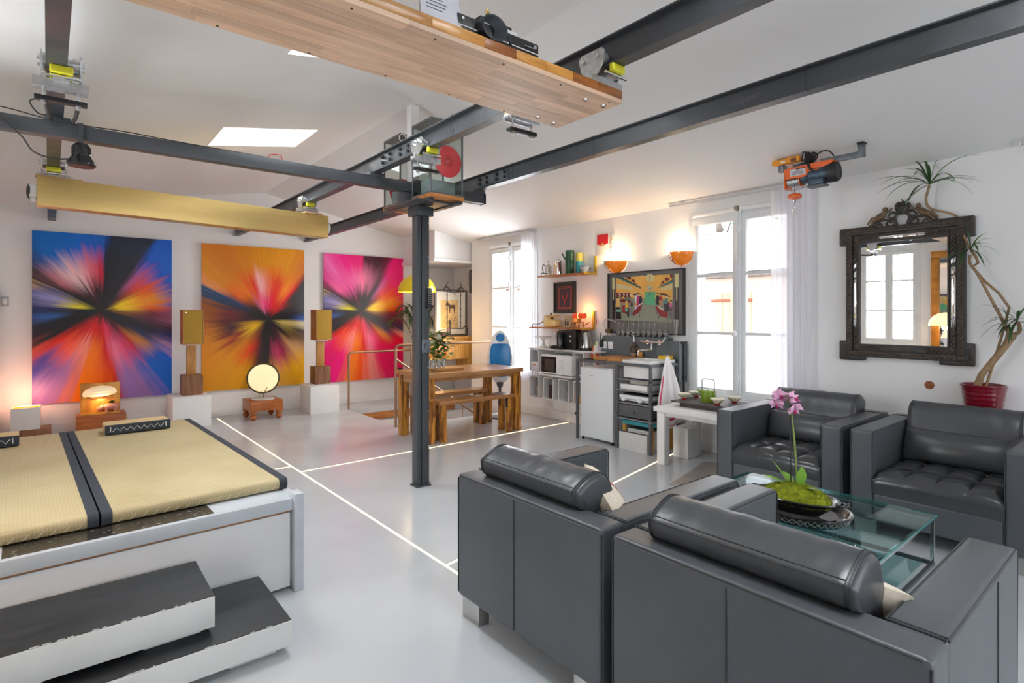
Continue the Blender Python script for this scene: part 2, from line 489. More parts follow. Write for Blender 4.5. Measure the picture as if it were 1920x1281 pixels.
# panelled back of the alcove: two panels on the gable wall + vent
for i, (x0, x1) in enumerate(((4.55, 5.02), (5.05, 5.56))):
    b = MB(); b.box(x0, x1, YB-.012, YB, 1.1, 2.24, .003)
    struct('trim_%d' % (4+i), b, M['white'], ['left flat white panel under the corner bulkhead', 'right flat white panel under the corner bulkhead'][i], 'panel', 30)
vent = thing('air_vent', 'grey louvred air vent under the corner bulkhead', 'vent', (5.59, 7.75, 1.82))
b = MB(); b.box(5.57, 5.6, 7.52, 8.02, 1.8, 2.2); part('backing', b, M['greymetal'], vent)
for k in range(9):
    b = MB(); b.box(5.545, 5.575, 7.53, 8.01, 1.82+k*.041, 1.838+k*.041); part('louvre', b, mat('vent_grey', (.3, .29, .28), .5) if k == 0 else bpy.data.materials['vent_grey'], vent)

# stairwell below the opening
b = MB()
b.box(OX0-.12, OX0, OY0-.12, OY1+.12, -1.9, -.22); b.box(OX0-.12, 5.7, OY0-.12, OY0, -1.9, -.22); b.box(OX0-.12, 5.7, OY1, OY1+.12, -1.9, -.22)
b.box(5.6, 5.7, OY0, OY1, -1.9, 0); b.box(OX0-.12, 5.7, OY0-.12, OY1+.12, -2.0, -1.9)
struct('wall_stairwell', b, M['wall'], 'white lining of the stairwell below the opening', 'wall')
M['oakwarm'] = wood('warm_oiled_oak', (.30, .10, .022), (.52, .22, .06), .4, (1, 9, 9), 3)
M['tread'] = wood('pale_stair_oak', (.42, .22, .10), (.58, .34, .17), .5, (9, 1, 9), 2.4)
b = MB(); b.box(OX0, OX1, OY1-.03, OY1, -.19, -.085, .004)
struct('trim_6', b, M['oakwarm'], 'brown timber strip lining the far edge of the stair opening', 'trim', 30)
st = thing('staircase', 'wooden staircase descending through the floor opening', 'stairs', (3.4, 7.1, -1.9))
for k in range(8):
    x = 3.36+k*.225; z = -.19-k*.2
    b = MB(); b.box(x, x+.26, OY0+.03, OY1-.06, z-.035, z, .005); part('tread', b, M['tread'], st)
    b = MB(); b.box(x+.225, x+.24, OY0+.05, OY1-.08, z-.2, z-.035); part('riser', b, M['white'], st)
b = MB(); b.prism([(3.36, -.05), (3.36, -.3), (5.16, -1.9), (5.16, -1.65)], OY0+.005, OY0+.03, 'y'); part('stringer', b, M['tread'], st)

# ------------------------------------------------------------------ windows in the street wall
def street_window(num, y0, y1, z0, z1, x, label, lowfrost):
    r = sroot('window_%d' % num, label, 'window', (x, (y0+y1)/2, z0))
    sgn = 1
    b = MB()
    b.box(x-.012, x+.10, y0, y0+.05, z0, z1, .004); b.box(x-.012, x+.10, y1-.05, y1, z0, z1, .004)
    b.box(x-.012, x+.10, y0, y1, z1-.045, z1, .004); b.box(x-.03, x+.12, y0, y1, z0, z0+.06, .004)
    part('frame', b, M['winpaint'], r)
    ym = (y0+y1)/2
    zs = [z0+.10, z0+.68, z0+1.275, z1-.105]
    for k, (a0, a1) in enumerate(((y0+.045, ym-.005), (ym+.005, y1-.045))):
        b = MB()
        st_ = .062
        b.box(x-.02, x+.03, a0, a0+st_, z0+.05, z1-.04, .005); b.box(x-.02, x+.03, a1-st_, a1, z0+.05, z1-.04, .005)
        b.box(x-.02, x+.03, a0, a1, z0+.05, z0+.115, .005); b.box(x-.02, x+.03, a0, a1, z1-.105, z1-.04, .005)
        sash = part('sash', b, M['winpaint'], r)
        for zz in zs[1:3]:
            b = MB(); b.box(x-.012, x+.022, a0+st_, a1-st_, zz-.014, zz+.014, .004); part('glazing_bar', b, M['winpaint'], sash)
        for i in range(3):
            b = MB(); b.box(x+.004, x+.008, a0+st_-.005, a1-st_+.005, zs[i], zs[i+1])
            p = part('pane', b, M['frost'] if i == 0 else M['glass'], sash, 0)
        b = MB(); b.cyl((x-.03, a0+.03, z1+.0), (x-.03, a1-.03, z1+.0), .024, n=14)
        b.box(x-.05, x-.008, a0+.01, a0+.03, z1-.03, z1+.03, .004); b.box(x-.05, x-.008, a1-.03, a1-.01, z1-.03, z1+.03, .004)
        bl = part('roller_blind', b, M['whitegloss'], r)
    # espagnolette: bar and knob on the meeting stile
    b = MB(); b.box(x-.045, x-.018, ym-.028, ym+.028, z0+.05, z1-.02, .006); part('meeting_cover', b, M['winpaint'], r)
    b = MB(); b.tube([(x-.055, ym, z0+.06), (x-.055, ym, z1-.02)], .008, 8)
    for zz in (z0+.25, z0+1.33, z1-.2): b.box(x-.068, x-.042, ym-.018, ym+.018, zz-.03, zz+.03, .004)
    esp = part('bolt_rod', b, M['winpaint'], r)
    b = MB(); b.sphere((x-.09, ym+.01, z0+.68), .026, 12, 8, sz=1.35); b.cyl((x-.055, ym+.01, z0+.68), (x-.09, ym+.01, z0+.68), .009)
    part('knob', b, M['whitegloss'], esp)
    b = MB(); b.box(x-.06, x-.02, ym-.005, ym+.03, z1-.01, z1+.035, .006); part('catch', b, mat('old_brass', (.35, .28, .2), .5, .5) if num == 1 else bpy.data.materials['old_brass'], r)
    return r
street_window(1, *W1, XW, 'tall casement window behind the tea table, part covered by a curtain', True)
street_window(2, *W2, XW, 'tall casement window in the far corner behind the blue oval appliance', True)
def plain_window(num, axis, at, a0, a1, z0, z1, n, label):
    r = sroot('window_%d' % num, label, 'window', (at, (a0+a1)/2, z0) if axis == 'x' else ((a0+a1)/2, at, z0))
    def bx(b, p, q, c, d, t0, t1, bev=.004):
        if axis == 'x': b.box(at+t0, at+t1, p, q, c, d, bev)
        else: b.box(p, q, at+t0, at+t1, c, d, bev)
    b = MB()
    bx(b, a0, a0+.06, z0, z1, -.04, .04); bx(b, a1-.06, a1, z0, z1, -.04, .04); bx(b, a0, a1, z0, z0+.07, -.04, .04); bx(b, a0, a1, z1-.07, z1, -.04, .04)
    part('frame', b, M['winpaint'], r)
    w = (a1-a0-.12)/n
    for k in range(n):
        p = a0+.06+k*w; q = p+w
        b = MB()
        bx(b, p, p+.06, z0+.07, z1-.07, -.03, .03); bx(b, q-.06, q, z0+.07, z1-.07, -.03, .03)
        bx(b, p, q, z0+.07, z0+.13, -.03, .03); bx(b, p, q, z1-.13, z1-.07, -.03, .03)
        for t in (.36, .66): bx(b, p, q, z0+(z1-z0)*t-.015, z0+(z1-z0)*t+.015, -.02, .02)
        s = part('sash', b, M['winpaint'], r)
        b = MB(); bx(b, p+.05, q-.05, z0+.12, z1-.12, -.003, .003, 0); part('pane', b, M['glass'], s, 0)
    return r
plain_window(3, 'x', XL-.05, *WL, 2, 'tall casement window on the platform side, seen in the carved mirror')
plain_window(7, 'y', YF-.05, *WF, 4, 'wide unseen window behind the seating, added for fill daylight')

# ------------------------------------------------------------------ across the street
M['pink'] = mat('peach_render', (.80, .62, .53), .9, var=.05, vs=2, bump=.1, bs=30)
M['rooftile'] = mat('pale_grey_roof_tile', (.54, .54, .555), .8, var=.06, vs=5)
bl = thing('street_building', 'peach rendered building with a tiled roof across the street', 'building', (10.5, 5, -1.2))
b = MB(); b.box(10, 13, -6, 16, -1.2, 2.12); part('wall', b, M['pink'], bl, 0)
b = MB(); b.box(9.8, 10.05, -6, 16, 2.12, 2.24, .02); part('eave', b, mat('weathered_timber', (.20, .17, .15), .8, var=.3, vs=9), bl)
b = MB(); b.prism([(9.75, 2.20), (12.9, 3.70), (12.9, 2.3), (10.2, 2.16)], -6, 16, 'y'); part('roof_deck', b, M['rooftile'], bl)
for k in range(14):
    x0 = 9.7+k*.22; z = 2.22+k*.105
    b = MB(); b.prism([(x0, z), (x0+.25, z+.105), (x0+.25, z+.125), (x0, z+.022)], -6, 16, 'y'); part('tile_row', b, M['rooftile'], bl)
b = MB(); b.box(12.3, 13.2, 3.9, 5.0, 3.4, 4.6); b.box(12.25, 13.25, 3.85, 5.05, 4.6, 4.68); part('dormer', b, M['pink'], bl)
M['door_wood'] = wood('orange_door_wood', (.60, .37, .22), (.74, .52, .34), .6, (8, 8, 1), 2)
for i, (y0, y1) in enumerate(((5.15, 5.86),)):
    b = MB(); b.box(9.97, 10.01, y0-.1, y1+.1, -1.2, 1.96); fr = part('door_frame', b, M['pink'], bl)
    for k in range(5):
        w = (y1-y0)/5
        b = MB(); b.box(9.93, 9.97, y0+k*w+.004, y0+(k+1)*w-.004, -1.2, 1.85, .006); part('door_board', b, M['door_wood'], bl)
    b = MB(); b.box(9.915, 9.94, y0-.02, y0+.3, 1.66, 1.72, .004); b.box(9.915, 9.94, y1-.3, y1+.1, 1.66, 1.72, .004); part('hinge_strap', b, mat('rust_iron', (.30, .10, .06), .7, var=.2), bl)
b = MB(); b.box(5.6, 16, -8, 18, -1.4, -1.2)
o = struct('exterior_pavement', b, mat('pale_paving', (.55, .53, .5), .9, var=.08, vs=2), 'pale paving of the street outside', 'street')
tr = thing('street_tree', 'bare leafy tree top seen through the upper panes', 'tree', (12.2, 7.1, -1.2))
b = MB(); b.tube([(12.2, 7.1, 3.0), (12.15, 7.05, 3.4), (12.2, 7.2, 3.8)], [.12, .09, .04], 8)
rnd = random.Random(3)
br = []
for k in range(9):
    a = rnd.uniform(0, 6.28); z = rnd.uniform(2.0, 3.3); L_ = rnd.uniform(.5, 1.1)
    p1 = (12.17+math.cos(a)*L_*.6, 7.1+math.sin(a)*L_, z+rnd.uniform(.3, .9))
    b.tube([(12.17, 7.1, z-.3), p1], [.03, .008], 6); br.append(p1)
part('trunk', b, mat('bark', (.12, .09, .07), .9, var=.2), tr)
b = MB()
for k in range(420):
    p = Vector(br[k % 9]); p += Vector((rnd.gauss(0, .3), rnd.gauss(0, .3), rnd.gauss(0, .28)))
    d = Vector((rnd.gauss(0, 1), rnd.gauss(0, 1), rnd.gauss(0, 1))).normalized(); e = d.orthogonal().normalized()
    b.add([p-d*.06, p+e*.03, p+d*.06, p-e*.03], [(0, 1, 2, 3)])
f = part('foliage', b, M['green_leaf'], tr, 0); f['kind'] = 'stuff'
# ------------------------------------------------------------------ steel frame under the ceiling
ZB = 2.533; ZT = 2.663
def ibeam(name, label, xc, y0, y1, rot=0, splice=None, w=.07):
    r = thing(name, label, 'beam', (xc, (y0+y1)/2, ZB))
    b = MB()
    h = w/2; t = .0105; tw = .008
    pr = [(-h, 0), (h, 0), (h, t*.7), (tw, t*1.4), (tw, ZT-ZB-t*1.4), (h, ZT-ZB-t*.7), (h, ZT-ZB), (-h, ZT-ZB), (-h, ZT-ZB-t*.7), (-tw, ZT-ZB-t*1.4), (-tw, t*1.4), (-h, t*.7)]
    b.prism([(xc+p, ZB+q) for p, q in pr], y0, y1, 'y')
    part('girder', b, M['steel'], r, 20)
    if splice:
        for s in (-1, 1):
            b = MB(); b.box(xc+s*(tw+.009), xc+s*tw, splice[0], splice[1], ZB+.018, ZT-.018, .002)
            sp = part('splice_plate', b, M['steelraw'], r)
            for i in range(4):
                for zz in (ZB+.045, ZT-.045):
                    yy = splice[0]+(splice[1]-splice[0])*(i+.5+(.2 if i > 1 else -.2))/4
                    b = MB(); b.cyl((xc+s*(tw+.008), yy, zz), (xc+s*(tw+.026), yy, zz), .0135, n=6)
                    part('bolt', b, M['blackmatt'], sp)
    return r
ibeam('steel_beam', 'dark grey steel I-beam nearest the street windows, running over the column', 2.905, YF, YB, splice=(3.6, 4.02))
ibeam('steel_beam', 'dark grey steel I-beam passing over the end of the hanging wooden shelf', 1.92, YF, YB, splice=(3.45, 3.92))
bc = ibeam('steel_beam', 'dark grey steel I-beam over the tatami platform on the far side of the spotlight', 0, YF, YB-.05, w=.075)
bc.location = (-.017, (YF+YB)/2, ZB); bc.rotation_euler = (0, 0, .0135)
cb = thing('cross_bar', 'dark grey square steel tube crossing below the beams to the column', 'beam', (.9, 4.05, 2.42))
b = MB(); b.box(XL, 2.262, 4.01, 4.09, 2.42, 2.503, .004); b.box(2.374, 2.96, 4.02, 4.10, 2.42, 2.503, .004); part('tube', b, M['steel'], cb)
for x in (-.017, 1.92, 2.905):
    b = MB(); b.box(x-.06, x+.06, 4.015, 4.085, 2.503, 2.533, .002); part('packing_plate', b, M['steel'], cb)
b = MB(); b.box(2.96, 2.966, 4.005, 4.095, 2.415, 2.508, .002); b.cyl((2.93, 4.0, 2.45), (2.93, 4.012, 2.45), .012, n=8); part('end_plate', b, M['steel'], cb)

col = thing('steel_column', 'dark blue-grey steel column standing alone on the white floor', 'column', (2.318, 4.045, 0))
b = MB()   # two channels back to back
b.box(2.262, 2.300, 4.0, 4.09, .012, 2.31, .004); b.box(2.306, 2.374, 4.0, 4.09, .012, 2.31, .004); b.box(2.29, 2.32, 4.012, 4.08, .012, 2.31); b.box(2.27, 2.366, 4.035, 4.09, 2.31, 2.533)
part('shaft', b, M['steel'], col)
b = MB(); b.box(2.25, 2.386, 3.985, 4.105, 0, .012, .002); bp = part('base_plate', b, M['steel'], col)
b = MB(); b.cyl((2.38, 3.99, .012), (2.38, 3.99, .03), .008, n=6); part('anchor_bolt', b, M['galv'], bp)
b = MB(); b.box(2.30, 2.378, 3.988, 4.0, 1.105, 1.215, .002); cp = part('clamp_plate', b, M['steelraw'], col)
b = MB(); b.cyl((2.34, 3.975, 1.16), (2.34, 3.99, 1.16), .024, .02, n=16); part('clamp_bolt', b, M['steelraw'], cp)
b = MB(); b.box(2.24, 2.396, 3.97, 4.12, 2.235, 2.31, .003); b.box(2.14, 2.53, 3.80, 4.36, 2.318, 2.332, .002); part('cap_plate', b, M['steel'], col)
b = MB(); b.box(2.20, 2.25, 3.72, 4.50, 2.31, 2.333, .002); b.box(2.47, 2.52, 3.72, 4.50, 2.31, 2.333, .002); b.box(2.15, 2.262, 4.02, 4.14, 2.333, 2.42, .003); part('support_arm', b, M['steel'], col)
for i, (xx, zz) in enumerate(((2.355, .98), (2.362, .33), (2.362, 1.9), (2.362, 2.18), (2.362, .62))):
    b = MB(); b.cyl((xx, 3.985, zz), (xx, 4.0, zz), .005, n=8); part('screw', b, M['galv'], col)
# thin wire hooks hanging off the beams
for i, (x, y) in enumerate(((2.868, 2.62), (2.868, 3.5), (1.884, 2.9), (1.884, 5.9), (1.884, 6.9), (2.868, 1.2))):
    b = MB(); b.tube([(x, y, ZT+.004), (x-.006, y, ZT-.02), (x-.008, y+.004, ZB+.02), (x-.008, y-.012, ZB-.012), (x-.008, y-.03, ZB+.03)], .0016, 5)
    single('wire_hook', b, M['blackmatt'], ['bent wire hook on the window side beam, nearest the hoist', 'bent wire hook on the window side beam, close to its bolted joint', 'bent wire hook on the middle beam beside the record cases', 'bent wire hook on the middle beam in front of the gold box end', 'bent wire hook on the middle beam just behind the gold box', 'bent wire hook on the window side beam at the upper right'][i], 'hook')

def trolley(label, x, y, rotz=0, rods=True, bar=True):
    """beam trolley: side plates with wheels gripping the lower flange"""
    r = thing('beam_trolley', label, 'trolley', (0, 0, 0), 0, 'beam trolleys')
    for s in (-1, 1):
        b = MB()
        poly = [(-.078, .05), (-.062, .068), (.062, .068), (.078, .05), (.06, -.01), (.032, -.04), (-.032, -.04), (-.06, -.01)]
        b.prism(poly, s*.066, s*.074, 'x')
        pl = part('side_plate', b, M['galv'], r)
        for yy in (-.042, .042):
            b = MB(); b.cyl((s*.038, yy, .033), (s*.064, yy, .033), .026, n=16); b.cyl((s*.022, yy, .031), (s*.038, yy, .031), .020, n=16)
            part('wheel', b, M['galv'], r)
            b = MB(); b.cyl((s*.074, yy, .033), (s*.086, yy, .033), .009, n=8); part('axle_nut', b, M['chrome'], pl)
            b = MB(); b.cyl((s*.074, yy*.5, .054), (s*.083, yy*.5, .054), .006, n=6); part('small_bolt', b, M['chrome'], pl)
    for s in (-1, 1):
        b = MB(); b.box(-.042, .042, s*.088-.012, s*.088+.012, -.035, .0, .006, 3); part('bumper', b, M['yellow'], r)
        b = MB(); b.cyl((-.07, s*.08, -.045), (.07, s*.08, -.045), .007, n=8); part('spacer_bar', b, M['chrome'], r)
    b = MB(); b.box(-.03, .03, -.075, .075, -.05, -.03, .003); b.box(-.1, .1, -.028, .028, -.075, -.05, .004); b.box(-.1, .1, -.032, -.026, -.085, -.045); b.box(-.1, .1, .026, .032, -.085, -.045)
    part('load_bar', b, M['galv'], r)
    if rods:
        for s in (-1, 1):
            b = MB(); b.cyl((s*.062, 0, -.16), (s*.062, 0, -.06), .006, n=8); b.cyl((s*.062, 0, -.155), (s*.062, 0, -.143), .012, n=6)
            part('threaded_rod', b, M['galv'], r)
    if bar:
        b = MB(); b.box(-.095, .095, -.018, .018, -.142, -.122, .003)
        for k in range(9): b.box(-.08+k*.019, -.072+k*.019, -.021, -.017, -.142, -.122)
        part('cable_bar', b, M['blackplastic'], r)
    r.location = (x, y, ZB); r.rotation_euler = (0, 0, rotz)
    return r
tc1 = trolley('galvanised beam trolley with yellow bumper over the tatami, with black cable bar', .0, 3.28, .01)
for x in (-.055, .062):
    b = MB(); b.tube([(x, 3.28, ZB-.14), (x*.9, 3.6, ZB-.11), (x*.8, 3.99, 2.505)], .0095, 8)
    part('hanger_hose', b, M['blackrub'], tc1)
b = MB(); b.tube([(-.07, 3.26, ZB-.14), (-.11, 3.27, ZB-.16), (-.08, 3.3, ZB-.2), (-.05, 3.4, ZB-.17)], .003, 6); part('thin_cable', b, M['blackrub'], tc1)
trolley('galvanised beam trolley holding up the left end of the gold box', -.045, 5.5, .01, False, False)
trolley('galvanised beam trolley holding up the right end of the gold box', 1.92, 5.62, 0, False, False)
trolley('galvanised beam trolley on the middle beam in front of the record cases', 1.92, 3.28)
trolley('galvanised beam trolley standing above the near end of the hanging wooden shelf', 1.92, 1.70, 0, False, False)
trolley('galvanised beam trolley with hanging rods just behind the hanging wooden shelf', 1.92, 2.27)

# gold box: projection screen casing
gb = thing('screen_casing', 'long gold metal screen casing hung under the beams before the paintings', 'screen casing')
b = MB(); b.box(-1.13, 1.13, -.075, .075, -.115, .105, .004); part('casing', b, M['brass'], gb)
b = MB(); b.box(-1.175, -1.13, -.05, .05, -.055, .04, .006); b.box(-1.16, -1.13, -.03, .02, -.085, -.055, .003); part('motor_end', b, M['white'], gb)
b = MB(); b.lathe([(0, 0), (.035, .003), (.055, .012), (.058, .02)], 16, (0, 0, 0), Matrix.Translation((-1.19, 0, -.01)) @ Matrix.Rotation(PI/2, 4, 'Y')); part('motor_cap', b, M['blackplastic'], gb)
b = MB(); b.cyl((1.13, 0, -.01), (1.165, 0, -.01), .055, n=20); part('end_hub', b, M['white'], gb)
b = MB(); b.cyl((1.165, 0, -.01), (1.172, 0, -.01), .058, n=20); part('end_ring', b, M['blackplastic'], gb)
b = MB(); b.box(.88, 1.06, -.09, .05, .105, .12, .003); b.box(-1.14, -.86, -.06, .06, .105, .116, .003); part('hanger_board', b, wood('pine_block', (.5, .28, .12), (.65, .42, .22), .5), gb)
gb.location = (.983, 5.55, 2.335); gb.rotation_euler = (0, .0125, .075)

# hanging wooden shelf (butcher block) -----------------------------------------
M['beech'] = wood('pale_beech', (.62, .40, .26), (.80, .56, .40), .42, (1.2, 10, 10), 3, .16)
M['acacia'] = wood('varnished_acacia', (.42, .17, .03), (.66, .32, .07), .28, (1.5, 12, 12), 3, .14, .3)
pk = thing('hanging_shelf', 'long laminated wooden shelf hung overhead from the steel beams', 'shelf', (.5, 1.88, 2.40), -.012)
rnd = random.Random(5)
PX0, PX1, PY0, PY1 = -.70, 2.02, 1.665, 2.10
nrow = 9; rw = (PY1-PY0)/nrow
tmpl = {}
for j in range(nrow):
    x = PX0 - rnd.uniform(0, .4)
    while x < PX1-1e-6:
        l = rnd.choice([.32, .42, .52, .62, .72]); xa = max(x, PX0); xb = min(x+l, PX1)
        if PX1-xb < .12: xb = PX1
        if xb > xa+.01:
            b = MB(); b.box(xa, xb, PY0+j*rw+.0004, PY0+(j+1)*rw-.0004, 2.40, 2.418+rnd.uniform(0, .0006))
            part('stave', b, M['beech'], pk, 0)
        x = xb if xb >= PX1 else x+l
M['acaciadark'] = wood('dark_varnished_acacia', (.16, .045, .008), (.36, .12, .02), .28, (1.5, 12, 12), 3, .1, .3)
for xa, xb, dk in ((1.851, 2.02, 1), (1.696, 1.851, 1), (1.54, 1.696, 0), (1.382, 1.54, 0), (1.229, 1.382, 1), (1.0, 1.229, 0), (.62, 1.0, 0), (.2, .62, 0), (-.3, .2, 1), (PX0, -.3, 0)):
    b = MB(); b.box(xa+.0004, xb-.0004, PY0+.001, PY0+.05, 2.4185, 2.46, .0015); part('edge_block', b, M['acaciadark'] if dk else M['acacia'], pk)
b = MB(); b.box(PX0, PX1-.001, PY0+.05, PY1-.001, 2.4185, 2.4595); part('core_board', b, M['acacia'], pk)
for (bx, by) in ((1.845, 1.735), (1.965, 1.735), (1.825, 2.04), (1.945, 2.05)):
    b = MB(); b.cyl((bx, by, 2.398), (bx, by, 2.401), .015, n=18); b.cyl((bx, by, 2.390), (bx, by, 2.399), .009, n=6); part('bolt_washer', b, M['chrome'], pk)
for k in range(7):
    for yy in (PY0+.03, PY1-.015):
        b = MB(); b.cyl((.1+k*.31, yy, 2.3985), (.1+k*.31, yy, 2.402), .0045, n=8); part('screw_hole', b, M['blackmatt'], pk)
# things on the hanging shelf
b = MB(); b.box(-.085, .085, -.004, .004, 0, .16, .001)
pp = part('paper_sheet', b, mat('printed_paper', (.72, .73, .80), .7, var=.03, vs=20))
tag(pp, 'white printed sheet leaning on the hanging wooden shelf', 'paper'); pp.location = (1.06, 1.70, 2.461); pp.rotation_euler = (-.16, 0, 0)
for k in range(5):
    b = MB(); b.box(-.06, .01+.01*(k % 3), -.0052, -.0042, .05+k*.014, .053+k*.014); part('print_line', b, M['greymetal'], pp, 0, False)
cs = thing('equipment_case', 'black flat equipment case lying on the hanging wooden shelf', 'case', (1.33, 1.82, 2.461))
b = MB(); b.box(1.13, 1.53, 1.70, 1.98, 2.463, 2.535, .006); part('body', b, M['blackplastic'], cs)
b = MB(); b.box(1.13, 1.53, 1.697, 1.70, 2.489, 2.4925); part('white_stripe', b, M['white'], cs)
b = MB(); b.box(1.45, 1.50, 1.695, 1.70, 2.507, 2.51); b.cyl((1.505, 1.694, 2.515), (1.505, 1.70, 2.515), .008, n=12); b.box(1.145, 1.155, 1.694, 1.70, 2.512, 2.522); part('latch', b, M['galv'], cs)
b = MB(); b.box(1.25, 1.43, 1.72, 1.86, 2.536, 2.561, .004)
dv = single('white_device', b, M['white'], 'small white device lying on the black equipment case', 'device')
b = MB(); b.box(1.26, 1.42, 1.74, 1.87, 2.562, 2.585, .005)
single('black_tray_lid', b, M['blackplastic'], 'black slab on top of the small white device', 'lid')
cc = thing('cable_coil', 'coiled dark cable lying at the edge of the hanging wooden shelf', 'cable', (1.27, 1.68, 2.462))
b = MB()
for k in range(9):
    rr = .052-.0018*k; pts = []
    for j in range(25):
        w = 2*PI*j/24
        pts.append((1.275+rr*math.cos(w)*1.1-.004*k*.6, 1.678+.0035*k-.012, 2.463+.045+rr*.86*math.sin(w)))
    b.tube(pts[:-1], .0048, 6, closed=True)
b.tube([(1.32, 1.675, 2.51), (1.345, 1.67, 2.50), (1.355, 1.668, 2.468)], .005, 6)
part('coil', b, mat('slate_cable', (.03, .036, .045), .45), cc)
b = MB(); b.tube([(1.24, 1.67, 2.545), (1.25, 1.675, 2.565), (1.27, 1.68, 2.545)], .003, 6); b.cyl((1.236, 1.672, 2.55), (1.242, 1.668, 2.57), .004, n=8); part('plug', b, mat('gilt_plug', (.6, .42, .15), .3, .8), cc)

# spotlight on the cross bar and its cable
sp = thing('spotlight', 'black metal spotlight clamped to the cross bar over the platform', 'spotlight', (.09, 4.0, 2.26))
X = Matrix.Translation((.088, 3.985, 0))
b = MB(); b.lathe([(0, 2.262), (.062, 2.262), (.070, 2.272), (.068, 2.285), (.05, 2.31), (.043, 2.33), (.042, 2.375), (.03, 2.39), (0, 2.392)], 22, (0, 0, 0), X); part('can', b, M['black'], sp)
b = MB(); b.lathe([(.0, 2.262), (.055, 2.2615), (.0, 2.2612)], 22, (0, 0, 0), X); part('lens', b, mat('dark_lens', (.03, .03, .035), .25), sp)
b = MB(); b.box(.07, .098, 3.996, 4.004, 2.36, 2.51, .002); b.box(.07, .098, 3.996, 4.1, 2.505, 2.513, .002); b.cyl((.084, 3.985, 2.44), (.084, 3.996, 2.44), .01, n=8); part('clamp', b, M['steel'], sp)
for k in range(5):
    b = MB(); b.cyl((.088, 3.985, 2.335+k*.008), (.088, 3.985, 2.338+k*.008), .046, n=20); part('cooling_fin', b, M['black'], sp)
b = MB(); b.tube([(-.60, 4.0, 2.50), (-.35, 3.99, 2.52), (-.18, 3.99, 2.40), (-.12, 3.98, 2.31), (-.03, 3.98, 2.285), (.05, 3.98, 2.30)], .0045, 6)
single('power_cable', b, M['blackrub'], 'black cable looping below the cross bar to the spotlight', 'cable')
b = MB(); b.tube([(-.7, 4.03, 2.515), (-.3, 4.03, 2.54), (-.02, 4.03, 2.51), (.3, 4.03, 2.516), (.55, 4.03, 2.51), (1.1, 4.03, 2.507)], .003, 6)
single('thin_cable', b, M['blackrub'], 'thin black cable lying along the top of the cross bar', 'cable')
b = MB(); b.tube([(1.10, 4.03, 2.506), (1.13, 4.02, 2.53), (1.19, 4.02, 2.535), (1.2, 4.02, 2.505)], .0025, 6)
single('red_wire', b, M['red'], 'short red wire loop on top of the cross bar', 'wire')

M['caseglass'] = glassmat('display_glass', (.90, .93, .92), .10)
# record cases over the column
def record_case(x0, y0, label):
    r = thing('display_case', label, 'display case', (x0+.15, y0+.15, 2.334), 0)
    x1, y1, z0, z1 = x0+.30, y0+.30, 2.366, 2.945
    b = MB(); b.box(x0-.005, x1+.01, y0-.005, y1+.005, 2.334, 2.365, .003); part('base_board', b, M['oakwarm'], r)
    b = MB(); t = .012
    for (xa, ya) in ((x0, y0), (x1-t, y0), (x0, y1-t), (x1-t, y1-t)): b.box(xa, xa+t, ya, ya+t, z0, z1)
    for zz in (z0, z1-t):
        b.box(x0, x1, y0, y0+t, zz, zz+t); b.box(x0, x1, y1-t, y1, zz, zz+t); b.box(x0, x0+t, y0, y1, zz, zz+t); b.box(x1-t, x1, y0, y1, zz, zz+t)
    part('frame', b, M['greymetal'], r)
    for q in ((x0+t, x1-t, y0+.003, y0+.005), (x0+t, x1-t, y1-.005, y1-.003), (x0+.003, x0+.005, y0+t, y1-t), (x1-.005, x1-.003, y0+t, y1-t)):
        b = MB(); b.box(q[0], q[1], q[2], q[3], z0+t, z1-t); part('pane', b, M['caseglass'], r, 0)
    b = MB(); b.box(x0, x1, y0, y1, z1, z1+.006); b.box(x0+.1, x0+.13, y0+.02, y0+.05, z1+.006, z1+.02, .003); part('lid', b, M['greymetal'], r)
    return r
record_case(2.21, 3.70, 'tall glass case over the column holding a red record, nearest the windows')
record_case(2.21, 4.205, 'tall glass case over the column behind the middle beam, with red record low down')
M['vinyl'] = mat('red_vinyl', (.80, .02, .035), .25, var=.04, vs=30)
for k, (x, y, z, lab) in enumerate(((2.378, 3.722, 2.635, 'translucent red record hanging in the nearer glass case'), (2.36, 4.44, 2.505, 'red record standing low in the farther glass case'))):
    r = thing('vinyl_record', lab, 'record', (x, y, z-.126))
    X = Matrix.Translation((x, y, z)) @ Matrix.Rotation(PI/2, 4, 'X')
    b = MB(); prof = [(.0, .0015)]
    for i in range(24): prof += [(.045+i*.0033, .0016), (.0465+i*.0033, .0011)]
    prof += [(.126, .0012), (.126, -.0012), (0, -.0012)]
    b.lathe(prof, 48, (0, 0, 0), X); part('disc', b, M['vinyl'], r, 20)
    b = MB(); b.lathe([(0, .0024), (.045, .0024), (.047, .0016)], 32, (0, 0, 0), X); lb = part('centre_label', b, M['red'], r)
    b = MB(); b.lathe([(0, .004), (.004, .004), (.004, .002)], 10, (0, 0, 0), X); part('spindle_hole', b, M['white'], lb)
for k, (x0, y0) in enumerate(((2.21, 3.70), (2.21, 4.205))):
    b = MB(); b.box(x0+.03, x0+.27, y0+.07, y0+.21, 2.379, 2.49, .006)
    r = thing('turntable_box', ['grey box standing in the bottom of the nearer glass case', 'grey box standing in the bottom of the farther glass case'][k], 'box', (x0+.15, y0+.14, 2.379))
    part('body', b, mat('sage_grey', (.24, .28, .28), .5) if k == 0 else bpy.data.materials['sage_grey'], r)
    b = MB(); b.tube([(x0+.08, y0+.14, 2.49), (x0+.08, y0+.14, 2.53), (x0+.13, y0+.12, 2.56), (x0+.2, y0+.09, 2.53)], .004, 6); part('arm', b, M['chrome'], r)
